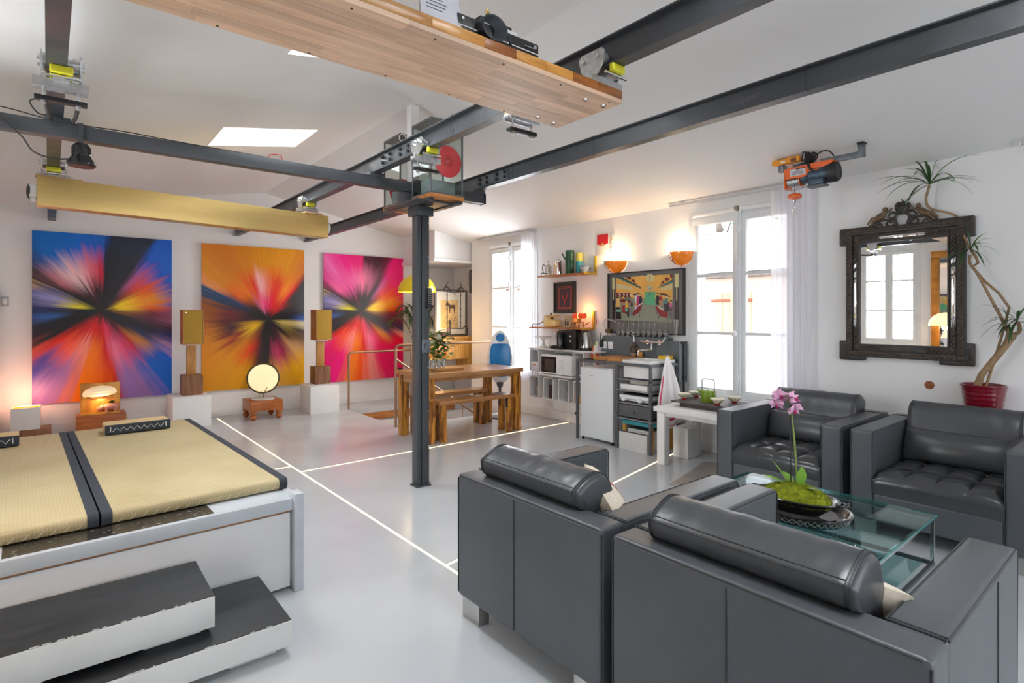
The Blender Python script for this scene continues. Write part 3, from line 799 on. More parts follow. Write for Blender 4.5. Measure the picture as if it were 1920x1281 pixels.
b = MB(); b.lathe([(.032, 0), (.036, .006), (.032, .012), (.028, .006), (.032, 0)], 18, (0, 0, 0), Matrix.Translation((2.225, 4.19, 2.905)) @ Matrix.Rotation(PI/2, 4, 'X'))
single('ring_plate', b, M['white'], 'small white ring hanging between the two glass cases', 'ring')

# ------------------------------------------------------------------ armchairs
def armchair():
    """front faces +x, origin on the floor under the middle"""
    r = thing('leather_armchair', '', 'armchair', (0, 0, 0), 0, 'black leather armchairs')
    D, W, H = .465, .45, .67
    for sx in (-1, 1):
        for sy in (-1, 1):
            b = MB(); cx, cy = sx*(D-.045), sy*(W-.085)
            b.box(cx-.03, cx+.03, cy-.065, cy+.065, 0, .10, .003); part('leg', b, M['brushed'], r)
    b = MB(); b.box(-D+.12, D-.006, -W+.13, W-.13, .10, .275, .014, 3); part('base', b, M['leather'], r)
    b = MB(); b.box(-D, -D+.125, -W, W, .095, H, .02, 4); bk = part('back_panel', b, M['leather'], r)
    b = MB()
    b.tube([(-D-.0012, .03, .11), (-D-.0012, .03, H-.02)], .0022, 5)
    for sg in (-1, 1):
        b.tube([(-D+.003, sg*(W-.003), .11), (-D+.003, sg*(W-.003), H-.02)], .003, 5)
    b.tube([(-D+.003, -W+.02, H-.008), (-D+.003, W-.02, H-.008)], .0035, 5)
    part('piping', b, M['seam'], bk)
    for s in (-1, 1):
        b = MB(); b.box(-D+.112, D, s*(W-.13), s*W, .095, H, .02, 4); a = part('arm', b, M['leather'], r)
        b = MB()
        for dy in (0, .127):
            b.tube([(-D+.13, s*(W-.002-dy), H-.005), (D-.02, s*(W-.002-dy), H-.005), (D-.004, s*(W-.002-dy), H-.022), (D-.003, s*(W-.004-dy), .11)], .003, 5)
        b.tube([(-D+.122, s*(W-.125), H+.0005), (-D+.122, s*W*.99, H+.0005)], .003, 5)
        b.tube([(-D+.135, s*(W-.125), H+.0005), (-D+.135, s*W*.99, H+.0005)], .002, 5)
        b.tube([(D-.30, s*(W+.001), .11), (D-.30, s*(W+.001), H-.02)], .0022, 5)
        part('piping', b, M['seam'], a)
    # tufted seat
    x0, x1, y0, y1, z0, z1 = -D+.2, D+.005, -W+.132, W-.132, .272, .395
    nx, ny = 44, 44
    def top(u, v):
        gx = u*3; gy = v*4
        bx_ = abs(math.sin(PI*gx)); by_ = abs(math.sin(PI*gy))
        h = .026*(bx_**.45)*(by_**.45)
        ed = min(u, 1-u, v, 1-v)
        k = min(1, ed/.07); fall = .028*(1-k)**2
        return Vector((x0+(x1-x0)*u, y0+(y1-y0)*v, z1+h*min(1, ed/.05)+.012*(1-(2*v-1)**2)-fall))
    b = MB(); b.sheet(top, nx, ny)
    vs = []; 
    ring = [top(i/nx, 0) for i in range(nx+1)]+[top(1, j/ny) for j in range(1, ny+1)]+[top(1-i/nx, 1) for i in range(1, nx+1)]+[top(0, 1-j/ny) for j in range(1, ny)]
    n = len(ring)
    mid = [Vector((p.x+(.006 if p.x > x1-.01 else 0), p.y, z0+.05)) for p in ring]; bot = [Vector((p.x-(.012 if p.x > x1-.01 else 0), p.y, z0)) for p in ring]
    allv = ring+mid+bot
    fs = [(i, (i+1) % n, n+(i+1) % n, n+i) for i in range(n)]+[(n+i, n+(i+1) % n, 2*n+(i+1) % n, 2*n+i) for i in range(n)]+[tuple(range(2*n, 3*n))]
    b.add(allv, fs)
    se = part('seat_cushion', b, M['leatherseat'], r, 50)
    b = MB()
    for i in range(1, 3):
        for j in range(1, 4):
            p = top(i/3, j/4); b.sphere((p.x, p.y, p.z+.003), .009, 10, 6, sz=.5)
    part('tuft_buttons', b, M['leathersoft'], se)
    # back cushion: a leaning roll profile lofted across the width
    prof = [(-.335, .40), (-.345, .55), (-.345, .655), (-.38, .674), (-.402, .695), (-.411, .74), (-.403, .752), (-.365, .776), (-.315, .796), (-.272, .798), (-.232, .778), (-.205, .735), (-.178, .66), (-.158, .57), (-.15, .48), (-.155, .40)]
    cx = sum(p[0] for p in prof)/len(prof); cz = sum(p[1] for p in prof)/len(prof)
    secs = [(-.316, .80), (-.311, .92), (-.299, .985), (-.27, 1)]+[(-.25+.5*k/40, 1) for k in range(41)]+[(.27, 1), (.299, .985), (.311, .92), (.316, .80)]
    vs = []; fs = []
    # denser profile
    dp = []
    m_ = len(prof)
    for i in range(m_):
        p0, p1, p2, p3 = prof[i-1], prof[i], prof[(i+1) % m_], prof[(i+2) % m_]
        for t in (0, .34, .67):
            dp.append(tuple(.5*((2*p1[q])+(-p0[q]+p2[q])*t+(2*p0[q]-5*p1[q]+4*p2[q]-p3[q])*t*t+(-p0[q]+3*p1[q]-3*p2[q]+p3[q])*t**3) for q in (0, 1)))
    m_ = len(dp)
    for y, s in secs:
        for (px, pz) in dp:
            wr = 1+(.008*math.sin(y*31+px*22)*math.sin(y*17+1.3)+.006*math.sin(y*73+pz*30))*(1 if abs(y) < .26 else .3)*(1 if pz > .70 and px > -.39 else .3)
            vs.append((cx+(px-cx)*s*(1+(wr-1)*.6), y, cz+(pz-cz)*s*wr))
    for k in range(len(secs)-1):
        for i in range(m_): fs.append((k*m_+i, k*m_+(i+1) % m_, (k+1)*m_+(i+1) % m_, (k+1)*m_+i))
    fs.append(tuple(range(m_))); fs.append(tuple(range((len(secs)-1)*m_, len(secs)*m_)))
    b = MB(); b.add(vs, fs); bc_ = part('back_cushion', b, M['leathersoft'], r, 60)
    b = MB()
    for s in (-1, 1):
        b.tube([(cx+(px-cx)*.99, s*.301, cz+(pz-cz)*.988) for px, pz in dp], .0032, 5, closed=True)
        b.tube([(cx+(px-cx)*.995, s*.290, cz+(pz-cz)*1.0) for px, pz in dp], .0016, 5, closed=True)
    b.tube([(-.4095, -.29, .742), (-.4105, 0, .742), (-.4095, .29, .742)], .003, 5)
    b.tube([(-.400, -.29, .755), (-.401, 0, .755), (-.400, .29, .755)], .0016, 5)
    part('piping', b, M['seam'], bc_)
    return r
ac = armchair()
# lumbar roll on the chairs that show it
b = MB(); b.pillow(.60, .225, .13, 18, Matrix.Translation((-.085, 0, .525)) @ Matrix.Rotation(-.32, 4, 'Y') @ Matrix.Rotation(PI/2, 4, 'Y') @ Matrix.Rotation(PI/2, 4, 'Z'), .02)
part('lumbar_roll', b, M['leathersoft'], ac, 60)
ac['label'] = 'black leather armchair with tufted seat, its right arm beside the white tea table'
ac.location = (4.03+.465, 1.92, 0); ac.rotation_euler = (0, 0, PI)
dup(ac, (4.03+.465, .965, 0), PI, 'black leather armchair in front of the red plant pot')
a3 = dup(ac, (1.455+.465, 1.742, 0), 0, 'black leather armchair seen from behind, beside the steel column')
a4 = dup(ac, (1.455+.465, .798, 0), 0, 'black leather armchair seen from behind, nearest the camera')
for o_ in (a3, a4):
    for ch in list(o_.children):
        if ch.name.startswith('lumbar'): bpy.data.objects.remove(ch)
        elif ch.name.startswith('back_cushion'): ch.location = (0, .035, 0)

def scatter_cushion(x, y, z, X, label, stripe):
    r = thing('throw_pillow', label, 'cushion', (x, y, z))
    T = Matrix.Translation((x, y, z)) @ X
    b = MB(); b.pillow(.40, .40, .15, 18, T, .07); cu = part('cover', b, mat('natural_linen_%d' % stripe, (.66, .58, .47), .9, var=.08, vs=60, bump=.1, bs=300), r, 60)
    if stripe:
        for off in (.012,):
            b = MB()
            for k in range(30):
                v = -.165+(k % 15)*.023; side = 1 if k < 15 else -1
                for sgn in (1, -1):
                    def pt(u, w):
                        uu = 2*u/.40; vv = 2*w/.40
                        kk = (max(0, 1-uu*uu)**.42)*(max(0, 1-vv*vv)**.42)
                        return T @ Vector((w*(1-.07*uu*uu), u*(1-.07*vv*vv), side*(.075*kk+.0015)))
                    u0, u1 = off, off+sgn*.028
                    b.add([pt(u0, v), pt(u1, v+.014), pt(u1, v+.026), pt(u0, v+.012)], [(0, 1, 2, 3)])
            part('chevron_stripe', b, M['weave_red'], cu, 0)
    return r
M['weave_red'] = mat('woven_red', (.36, .028, .03), .9, var=.1, vs=80)
scatter_cushion(1.81, 1.535, .562, Matrix.Rotation(-.25, 4, 'Z') @ Matrix.Rotation(1.05, 4, 'Y') @ Matrix.Rotation(.35, 4, 'X'), 'natural linen cushion with red chevron stripe in the armchair by the column', 1)
scatter_cushion(1.79, .655, .52, Matrix.Rotation(.15, 4, 'Z') @ Matrix.Rotation(1.05, 4, 'Y'), 'plain natural linen cushion in the armchair nearest the camera', 0)
# ------------------------------------------------------------------ glowing lines set in the floor
M['led'] = emat('warm_led_line', (1.0, .70, .36), 3.2)
def led(p, q, label):
    p, q = Vector(p), Vector(q); d = (q-p).normalized(); n = Vector((-d.y, d.x))*.0062
    b = MB(); b.prism([tuple(p+n), tuple(p-n), tuple(q-n), tuple(q+n)], .0004, .003, 'z')
    r = thing('light_strip', label, 'light strip', ((p.x+q.x)/2, (p.y+q.y)/2, 0))
    part('diffuser', b, M['led'], r, 0)
    n2 = n*1.5
    b = MB(); b.prism([tuple(p+n2), tuple(p-n2), tuple(q-n2), tuple(q+n2)], .0001, .0008, 'z'); part('channel', b, M['white'], r, 0)
led((1.651, 8.39), (1.684, 2.2), 'long glowing floor line running from the round lamp box toward the seats')
led((1.675, 5.066), (5.17, 5.168), 'glowing floor line running from the long line past the dining table')
led((1.69, 2.655), (4.855, 3.332), 'glowing floor line slanting under the white tea table')
led((1.38, 5.30), (1.655, 5.30), 'short glowing floor line beside the tatami platform corner')

# ------------------------------------------------------------------ tatami platform and steps
M['platpaint'] = mat('pale_blue_grey_paint', (.52, .56, .60), .35, var=.05, vs=6, bump=.03, bs=30)
M['platpanel'] = mat('white_sliding_panel', (.70, .70, .71), .4, var=.03, vs=2)
M['tatamicloth'] = mat('tatami_edge_cloth', (.030, .038, .052), .75, var=.12, vs=60, bump=.2, bs=500)
def tatami_mat():
    m = bpy.data.materials.new('woven_igusa'); m.use_nodes = True
    nt = m.node_tree; N = nt.nodes; L = nt.links; p = N['Principled BSDF']; p.inputs['Roughness'].default_value = .62
    tc = N.new('ShaderNodeTexCoord'); mp = N.new('ShaderNodeMapping'); mp.inputs['Scale'].default_value = (1.5, 60, 60)
    L.new(tc.outputs['Object'], mp.inputs[0])
    nz = N.new('ShaderNodeTexNoise'); nz.inputs['Scale'].default_value = 4; nz.inputs['Detail'].default_value = 6; L.new(mp.outputs[0], nz.inputs[0])
    n2 = N.new('ShaderNodeTexNoise'); n2.inputs['Scale'].default_value = 2.2; n2.inputs['Detail'].default_value = 3; L.new(tc.outputs['Object'], n2.inputs[0])
    wv = N.new('ShaderNodeTexWave'); wv.bands_direction = 'X'; wv.inputs['Scale'].default_value = 23; wv.inputs['Distortion'].default_value = .15
    L.new(tc.outputs['Object'], wv.inputs[0])
    r = N.new('ShaderNodeValToRGB')
    r.color_ramp.elements[0].position = .25; r.color_ramp.elements[0].color = (.36, .275, .13, 1)
    r.color_ramp.elements[1].position = .75; r.color_ramp.elements[1].color = (.62, .52, .31, 1)
    a = N.new('ShaderNodeMath'); a.operation = 'MULTIPLY_ADD'; a.inputs[1].default_value = .55; L.new(nz.outputs[0], a.inputs[0])
    c = N.new('ShaderNodeMath'); c.operation = 'MULTIPLY_ADD'; c.inputs[1].default_value = .42; L.new(n2.outputs[0], c.inputs[0])
    d = N.new('ShaderNodeMath'); d.operation = 'MULTIPLY'; d.inputs[1].default_value = .05; L.new(wv.outputs['Fac'], d.inputs[0])
    L.new(d.outputs[0], c.inputs[2]); L.new(c.outputs[0], a.inputs[2]); L.new(a.outputs[0], r.inputs[0])
    L.new(r.outputs[0], p.inputs['Base Color'])
    b = N.new('ShaderNodeBump'); b.inputs['Strength'].default_value = .2; b.inputs['Distance'].default_value = .003
    L.new(wv.outputs['Fac'], b.inputs['Height']); b2 = N.new('ShaderNodeBump'); b2.inputs['Strength'].default_value = .2; b2.inputs['Distance'].default_value = .002
    L.new(nz.outputs[0], b2.inputs['Height']); L.new(b.outputs[0], b2.inputs['Normal']); L.new(b2.outputs[0], p.inputs['Normal'])
    return m
M['igusa'] = tatami_mat()
PLOC, PROT = (.95, 2.925, 0), .045
pf = thing('tatami_platform', 'low white platform bed carrying two tatami mats', 'platform')
b = MB(); b.box(-1.56, -.02, .03, 2.6, .03, .44); part('carcass', b, M['platpanel'], pf, 0)
for k, (x0, x1) in enumerate(((-1.56, -.035),)):
    b = MB(); b.box(x0, x1, .008, .028, .02, .402, .003); part('sliding_panel', b, M['platpanel'], pf)
b = MB(); b.box(-1.56, -.028, .006, .03, .405, .411); part('gap_strip', b, M['oakwarm'], pf)
b = MB(); b.box(-1.56, -.02, -.008, .022, .414, .476, .003); part('front_rail', b, M['platpaint'], pf)
b = MB(); b.box(-.026, .022, -.028, .06, 0, .497, .003); part('corner_post', b, M['platpaint'], pf)
b = MB(); b.box(-.026, .022, 2.5, 2.6, 0, .497, .003); part('corner_post', b, M['platpaint'], pf)
b = MB(); b.box(-.018, .015, .06, 2.5, .03, .478, .003); part('side_rail', b, M['platpaint'], pf)
b = MB(); b.box(-1.56, -.01, .01, 2.6, .44, .474, .002); part('deck', b, M['platpaint'], pf)
b = MB(); b.box(-1.13, -.385, .026, .30, .4742, .4756)
part('dark_glass_strip', b, mat('worn_dark_mirror', (.035, .03, .026), .13, var=.35, vs=40, rvar=.08, spec=.8), pf, 0)
b = MB()
rnd = random.Random(2)
for k in range(34):
    x = rnd.uniform(-1.12, -.40); y = rnd.uniform(.03, .15); l = rnd.uniform(.004, .02); a = rnd.uniform(-.6, .6)
    b.add([(x, y, .4760), (x+l*math.cos(a), y+l*math.sin(a), .4760), (x+l*math.cos(a), y+l*math.sin(a)+.0012, .4760), (x, y+.002, .4760)], [(0, 1, 2, 3)])
o = part('scratches', b, M['white'], pf, 0); o['kind'] = 'stuff'
pf.location = PLOC; pf.rotation_euler = (0, 0, PROT)

def tatami(label, x0, x1):
    r = thing('tatami_mat', label, 'tatami', ((x0+x1)/2, 1.3, .4765), 0, 'tatami mats on the platform')
    y0, y1, z0, z1 = .165, 2.46, .4775, .535
    b = MB()
    nx, ny = 60, 8
    # ribbed body with a soft rounded front edge
    prof = [(y1, z0), (y1, z1-.006), (y1-.006, z1), (y0+.02, z1), (y0+.006, z1-.004), (y0, z1-.014), (y0-.002, (z0+z1)/2), (y0+.004, z0+.006), (y0+.02, z0)]
    N_ = 124
    vs = []; fs = []
    for i in range(N_+1):
        x = x0+(x1-x0)*i/N_
        rib = .0016*(1 if i % 2 else -1)
        for k, (py, pz) in enumerate(prof):
            vs.append((x, py-(rib if k in (4, 5, 6, 7) else 0), pz+(rib*.35 if k in (2, 3) else 0)))
    m_ = len(prof)
    for i in range(N_):
        for k in range(m_): fs.append((i*m_+k, i*m_+(k+1) % m_, (i+1)*m_+(k+1) % m_, (i+1)*m_+k))
    fs.append(tuple(range(m_))); fs.append(tuple(N_*m_+k for k in range(m_)))
    b.add(vs, fs); part('straw_body', b, M['igusa'], r, 60)
    for (a0, a1) in ((x0-.001, x0+.040), (x1-.040, x1+.001)):
        b = MB(); e = .0018
        b.prism([(y1+e, z0), (y1+e, z1+e), (y0+.02, z1+e), (y0+.004, z1-.003+e), (y0-e*2, z1-.014), (y0-e*3, (z0+z1)/2), (y0+.002, z0+.004), (y0+.02, z0)], a0, a1, 'x')
        part('cloth_edge', b, M['tatamicloth'], r, 50)
    x = x0+.06
    while x < x1-.06:
        b = MB(); b.tube([(x, y0-.0035, z0+.008), (x+.016, y0-.0045, z0+.022), (x+.022, y0-.003, z0+.030)], .0011, 5); x += .0445
        part('stitch', b, mat('pale_thread', (.78, .68, .5), .7) if 'pale_thread' not in bpy.data.materials else bpy.data.materials['pale_thread'], r)
    r.location = Vector(PLOC)+Matrix.Rotation(PROT, 3, 'Z') @ Vector(r.location); r.rotation_euler = (0, 0, PROT)
    return r
tatami('woven straw tatami mat with dark cloth edges, the whole one next to the glowing line', -.805, .005)
tatami('woven straw tatami mat with dark cloth edges, the one against the left wall', -1.62, -.815)

def head_block(label, x, y, rz):
    r = thing('tatami_pillow', label, 'headrest', (0, 0, 0), 0, 'straw headrests on the tatami')
    b = MB(); b.box(-.205, .205, -.088, .11, 0, .072, .012, 3); part('block', b, M['igusa2'], r)
    b = MB(); b.box(-.207, .207, -.106, -.086, -.002+.004, .074, .012, 3); fc = part('padded_front', b, M['tatamicloth'], r)
    b = MB(); pts = []
    n = 15
    for i in range(n+1): pts.append((-.16+.32*i/n, -.1085, .026 if i % 2 == 0 else .052))
    b.tube(pts, .0022, 5)
    for s in (-.175, .175): b.tube([(s, -.1085, .024), (s*.99, -.1085, .06)], .003, 5)
    part('zigzag_stitch', b, M['white'], fc)
    r.location = (x, y, .536); r.rotation_euler = (0, 0, rz)
    return r
M['igusa2'] = mat('fine_straw', (.60, .43, .22), .6, var=.10, vs=4, scale=(1, 30, 30), bump=.1, bs=60)
head_block('straw headrest with zigzag stitched dark front on the fully visible tatami', .448, 5.10, PROT)
head_block('straw headrest with zigzag stitched dark front cut off by the left frame edge', -.43, 5.06, PROT)

M['steppaint'] = mat('worn_white_paint', (.66, .66, .645), .5, var=.05, vs=5, bump=.04, bs=25)
M['chalk'] = mat('worn_black_step_paint', (.017, .019, .022), .5, var=.45, vs=4, bump=.05, bs=25, scale=(1, 5, 1), rvar=.1)
def step(label, x0, x1, y0, y1, zt, h, foot, fx):
    r = thing('wooden_step', label, 'step', ((x0+x1)/2, (y0+y1)/2, zt-h-foot))
    b = MB(); b.box(x0, x1, y0, y1, zt-h, zt-.004, .004); part('box', b, M['steppaint'], r)
    b = MB(); b.box(x0+.001, x1-.001, y0+.004, y1, zt-.004, zt, .002); part('tread', b, M['chalk'], r)
    b = MB()
    rnd = random.Random(int(x1*100))
    for k in range(16):
        x = rnd.uniform(x0+.05, x1-.03); l = rnd.uniform(.004, .03)
        b.box(x, x+l, y0+.0034, y0+.0048+rnd.uniform(.0002, .0012), zt-.003, zt+.0001)
    o = part('chipped_edge', b, M['steppaint'], r, 0); o['kind'] = 'stuff'
    for f0, f1 in fx:
        b = MB(); b.box(f0, f1, y0+.05, y1-.03, zt-h-foot, zt-h, .003); part('foot_block', b, M['steppaint'], r)
step('black topped white wooden step nearest the platform, resting on the other step', -.30, .475, 2.455, 2.86, .300, .125, .03, ((-.2, -.05), (.24, .435)))
step('black topped white wooden step on the floor, underneath the other step', -.28, .748, 2.372, 2.872, .145, .108, .037, ((-.2, -.05), (.52, .70)))

# ------------------------------------------------------------------ the three burst paintings
def S(c): return tuple(((v/255)/12.92 if v <= 10 else (((v/255)+.055)/1.055)**2.4) for v in c)+(1,)
def burst(name, w, h, cu, cv, inner, mid, outer, core=(14, 12, 18)):
    m = bpy.data.materials.new(name); m.use_nodes = True
    nt = m.node_tree; N = nt.nodes; L = nt.links; p = N['Principled BSDF']; p.inputs['Roughness'].default_value = .42
    def MN(op, a, b_=None, c=None):
        n = N.new('ShaderNodeMath'); n.operation = op
        for i, v in enumerate((a, b_, c)):
            if v is None: continue
            if isinstance(v, (int, float)): n.inputs[i].default_value = v
            else: L.new(v, n.inputs[i])
        return n.outputs[0]
    tc = N.new('ShaderNodeTexCoord'); sx = N.new('ShaderNodeSeparateXYZ'); L.new(tc.outputs['Object'], sx.inputs[0])
    dx = MN('SUBTRACT', sx.outputs['X'], (cu-.5)*w); dz = MN('SUBTRACT', sx.outputs['Z'], cv*h)
    r = MN('SQRT', MN('ADD', MN('MULTIPLY', dx, dx), MN('MULTIPLY', dz, dz)))
    rs = MN('MAXIMUM', r, .0001)
    ux = MN('DIVIDE', dx, rs); uz = MN('DIVIDE', dz, rs)
    def streak(k, kr, det=3):
        c = N.new('ShaderNodeCombineXYZ')
        L.new(MN('MULTIPLY', ux, k), c.inputs[0]); L.new(MN('MULTIPLY', uz, k), c.inputs[1]); L.new(MN('MULTIPLY', r, kr), c.inputs[2])
        n = N.new('ShaderNodeTexNoise'); n.inputs['Scale'].default_value = 1; n.inputs['Detail'].default_value = det; L.new(c.outputs[0], n.inputs[0])
        return n.outputs[0]
    s1 = streak(2.2, .9); s2 = streak(16, 1.0); s3 = streak(38, 1.4)
    ang = MN('MULTIPLY_ADD', MN('ARCTAN2', dz, dx), 1/(2*PI), .5)
    t = MN('ADD', ang, MN('ADD', MN('MULTIPLY', MN('SUBTRACT', s2, .5), .035), MN('MULTIPLY', MN('SUBTRACT', s1, .5), .03)))
    t = MN('FRACT', MN('ADD', t, 1.0))
    def ramp(st):
        st = sorted(st); n = N.new('ShaderNodeValToRGB'); e = n.color_ramp.elements
        first, last = st[0], st[-1]
        pts = [(((d+180)/360), c) for d, c in st]
        if pts[0][0] > 0: pts = [(0, pts[0][1])]+pts
        pts.append((1, pts[0][1]))
        pts = pts[:32]
        e[0].position = 0; e[0].color = S(pts[0][1]); e[1].position = 1; e[1].color = S(pts[-1][1])
        for q, c in pts[1:-1]:
            x = e.new(q); x.color = S(c)
        L.new(t, n.inputs[0]); return n.outputs[0]
    rr = MN('ADD', r, MN('MULTIPLY', MN('SUBTRACT', s2, .5), .38))
    def step_(a, b_):
        n = N.new('ShaderNodeMapRange'); n.interpolation_type = 'SMOOTHSTEP'; n.inputs[1].default_value = a; n.inputs[2].default_value = b_
        L.new(rr, n.inputs[0]); return n.outputs[0]
    def mix(f, a, b_):
        n = N.new('ShaderNodeMix'); n.data_type = 'RGBA'; L.new(f, n.inputs[0])
        for v, i in ((a, 6), (b_, 7)):
            if isinstance(v, tuple): n.inputs[i].default_value = v
            else: L.new(v, n.inputs[i])
        return n.outputs[2]
    c0 = mix(step_(0.04, .20), S(core), ramp(inner))
    c1 = mix(step_(.20, .50), c0, ramp(mid))
    c2 = mix(step_(.50, .86), c1, ramp(outer))
    hs = N.new('ShaderNodeHueSaturation'); L.new(c2, hs.inputs['Color']); hs.inputs['Saturation'].default_value = 1.06
    v = MN('MULTIPLY_ADD', MN('SUBTRACT', s3, .5), .26, 1.14); L.new(v, hs.inputs['Value'])
    L.new(hs.outputs[0], p.inputs['Base Color'])
    bp = N.new('ShaderNodeBump'); bp.inputs['Strength'].default_value = .12; bp.inputs['Distance'].default_value = .003
    L.new(s3, bp.inputs['Height']); L.new(bp.outputs[0], p.inputs['Normal'])
    return m
blue_o = [(-180, (28, 40, 85)), (-166, (60, 45, 55)), (-152, (30, 26, 34)), (-142, (200, 90, 80)), (-130, (70, 70, 150)), (-116, (150, 110, 165)), (-104, (235, 130, 45)), (-93, (238, 115, 30)), (-82, (220, 70, 35)), (-75, (150, 120, 185)), (-66, (150, 110, 165)), (-56, (40, 95, 180)), (-42, (0, 88, 185)), (-33, (170, 125, 160)), (-27, (35, 55, 120)), (-20, (45, 30, 55)), (-10, (150, 90, 115)), (2, (125, 80, 125)), (16, (70, 85, 165)), (30, (0, 92, 190)), (54, (10, 92, 200)), (59, (30, 38, 62)), (84, (30, 38, 58)), (88, (20, 95, 190)), (105, (0, 108, 208)), (128, (30, 110, 195)), (142, (70, 60, 70)), (150, (50, 42, 44)), (155, (225, 175, 95)), (161, (90, 100, 165)), (171, (30, 32, 62))]
blue_m = [(-180, (30, 45, 90)), (-171, (62, 105, 175)), (-163, (24, 24, 38)), (-148, (20, 20, 28)), (-139, (215, 60, 50)), (-124, (242, 110, 90)), (-112, (242, 150, 140)), (-102, (242, 130, 40)), (-94, (240, 105, 20)), (-86, (215, 40, 22)), (-76, (236, 130, 160)), (-64, (228, 90, 130)), (-54, (195, 50, 60)), (-46, (200, 130, 70)), (-36, (30, 40, 80)), (-26, (28, 20, 34)), (-12, (85, 36, 56)), (-3, (125, 42, 62)), (5, (222, 100, 40)), (16, (232, 150, 30)), (27, (226, 100, 40)), (40, (212, 80, 75)), (52, (175, 90, 140)), (59, (24, 24, 38)), (86, (22, 25, 38)), (90, (205, 60, 80)), (104, (228, 130, 145)), (124, (240, 205, 208)), (138, (190, 120, 130)), (148, (38, 30, 34)), (164, (150, 150, 200))]
blue_i = [(-180, (15, 15, 20)), (-150, (12, 10, 15)), (-132, (170, 20, 30)), (-112, (222, 30, 40)), (-96, (205, 20, 20)), (-80, (225, 70, 100)), (-62, (80, 18, 36)), (-40, (15, 12, 20)), (-18, (20, 10, 15)), (-6, (150, 100, 20)), (4, (242, 205, 20)), (22, (245, 205, 10)), (36, (120, 60, 30)), (50, (15, 12, 20)), (92, (15, 14, 22)), (108, (70, 15, 32)), (130, (40, 15, 25)), (152, (12, 10, 14)), (172, (225, 215, 70))]
O_ = (218, 140, 12)
or_o = [(-180, (165, 90, 20)), (-165, (205, 125, 15)), (-140, O_), (-112, (205, 145, 20)), (-104, (80, 62, 25)), (-97, (44, 34, 30)), (-89, (48, 36, 32)), (-84, (232, 180, 90)), (-62, (225, 165, 50)), (-42, (215, 160, 40)), (-26, (90, 75, 60)), (-14, (190, 175, 140)), (-4, (60, 80, 135)), (8, (28, 32, 50)), (48, (28, 30, 40)), (55, (205, 110, 20)), (72, (226, 150, 25)), (100, O_), (122, (208, 118, 8)), (140, O_), (147, (230, 155, 110)), (151, (35, 75, 115)), (157, (25, 65, 105)), (163, (150, 85, 25))]
or_m = [(-180, (95, 32, 34)), (-165, (64, 27, 36)), (-150, (150, 60, 44)), (-135, (205, 130, 30)), (-120, (218, 62, 32)), (-108, (90, 40, 40)), (-100, (36, 28, 30)), (-88, (38, 30, 32)), (-76, (205, 80, 120)), (-64, (150, 38, 80)), (-50, (215, 165, 115)), (-34, (120, 90, 62)), (-20, (60, 40, 42)), (-8, (222, 212, 170)), (0, (60, 100, 172)), (12, (25, 30, 50)), (45, (22, 25, 35)), (52, (226, 30, 40)), (62, (245, 150, 60)), (74, (226, 60, 30)), (88, (232, 120, 95)), (102, (245, 185, 185)), (112, (222, 50, 30)), (125, (226, 120, 22)), (140, (222, 100, 12)), (150, (40, 62, 102)), (160, (40, 40, 60)), (170, (112, 40, 42))]
or_i = [(-180, (40, 15, 25)), (-168, (205, 150, 20)), (-150, (238, 200, 20)), (-134, (150, 90, 30)), (-114, (26, 18, 22)), (-80, (26, 18, 22)), (-60, (60, 15, 40)), (-40, (20, 15, 20)), (-10, (230, 210, 120)), (0, (20, 20, 30)), (30, (18, 18, 26)), (50, (205, 15, 25)), (70, (226, 25, 30)), (95, (232, 70, 120)), (115, (236, 120, 160)), (132, (60, 20, 30)), (150, (20, 15, 20))]
K_ = (232, 8, 112)
pk_o = [(-180, (40, 45, 85)), (-166, (26, 24, 40)), (-150, (36, 26, 40)), (-141, (232, 100, 150)), (-128, K_), (-114, (240, 50, 135)), (-102, (246, 140, 70)), (-90, (246, 100, 65)), (-79, (242, 155, 150)), (-66, (236, 20, 100)), (-48, (236, 10, 95)), (-34, (236, 50, 70)), (-27, (240, 160, 160)), (-23, (60, 62, 112)), (-15, (135, 66, 105)), (-4, (200, 70, 118)), (10, (214, 58, 116)), (32, (226, 22, 104)), (54, (234, 26, 122)), (60, (110, 18, 48)), (69, (60, 18, 34)), (86, (76, 14, 42)), (90, K_), (110, (236, 40, 132)), (126, (240, 120, 182)), (140, (205, 62, 125)), (148, (72, 40, 50)), (156, (230, 200, 125)), (163, (62, 92, 172)), (172, (40, 50, 100))]
pk_m = [(d, (min(255, c[0]+10), c[1], c[2]) if not 85 < d < 145 else (236, 95+int(abs(d-120)), 165)) for d, c in blue_m]
def painting(x0, x1, z0, z1, m, label):
    r = thing('abstract_painting', label, 'painting', ((x0+x1)/2, 8.5, z0), 0)
    b = MB(); b.box(x0, x1, 8.498, 8.52, z0, z1, .003); part('canvas', b, m, r)
    b = MB()
    for q in ((x0+.01, x0+.05, z0+.01, z1-.01), (x1-.05, x1-.01, z0+.01, z1-.01), (x0+.01, x1-.01, z0+.01, z0+.05), (x0+.01, x1-.01, z1-.05, z1-.01)): b.box(q[0], q[1], 8.52, 8.548, q[2], q[3])
    part('stretcher', b, M['white'], r)
    return r
painting(-.265, 1.131, .365, 2.402, burst('burst_blue', 1.396, 2.037, .47, .545, blue_i, blue_m, blue_o), 'large abstract burst painting on a blue ground')
painting(1.48, 2.858, .366, 2.396, burst('burst_orange', 1.378, 2.03, .625, .485, or_i, or_m, or_o), 'large abstract burst painting on an orange ground')
painting(3.159, 4.531, .356, 2.378, burst('burst_pink', 1.372, 2.02, .455, .555, blue_i, pk_m, pk_o), 'large abstract burst painting on a hot pink ground')

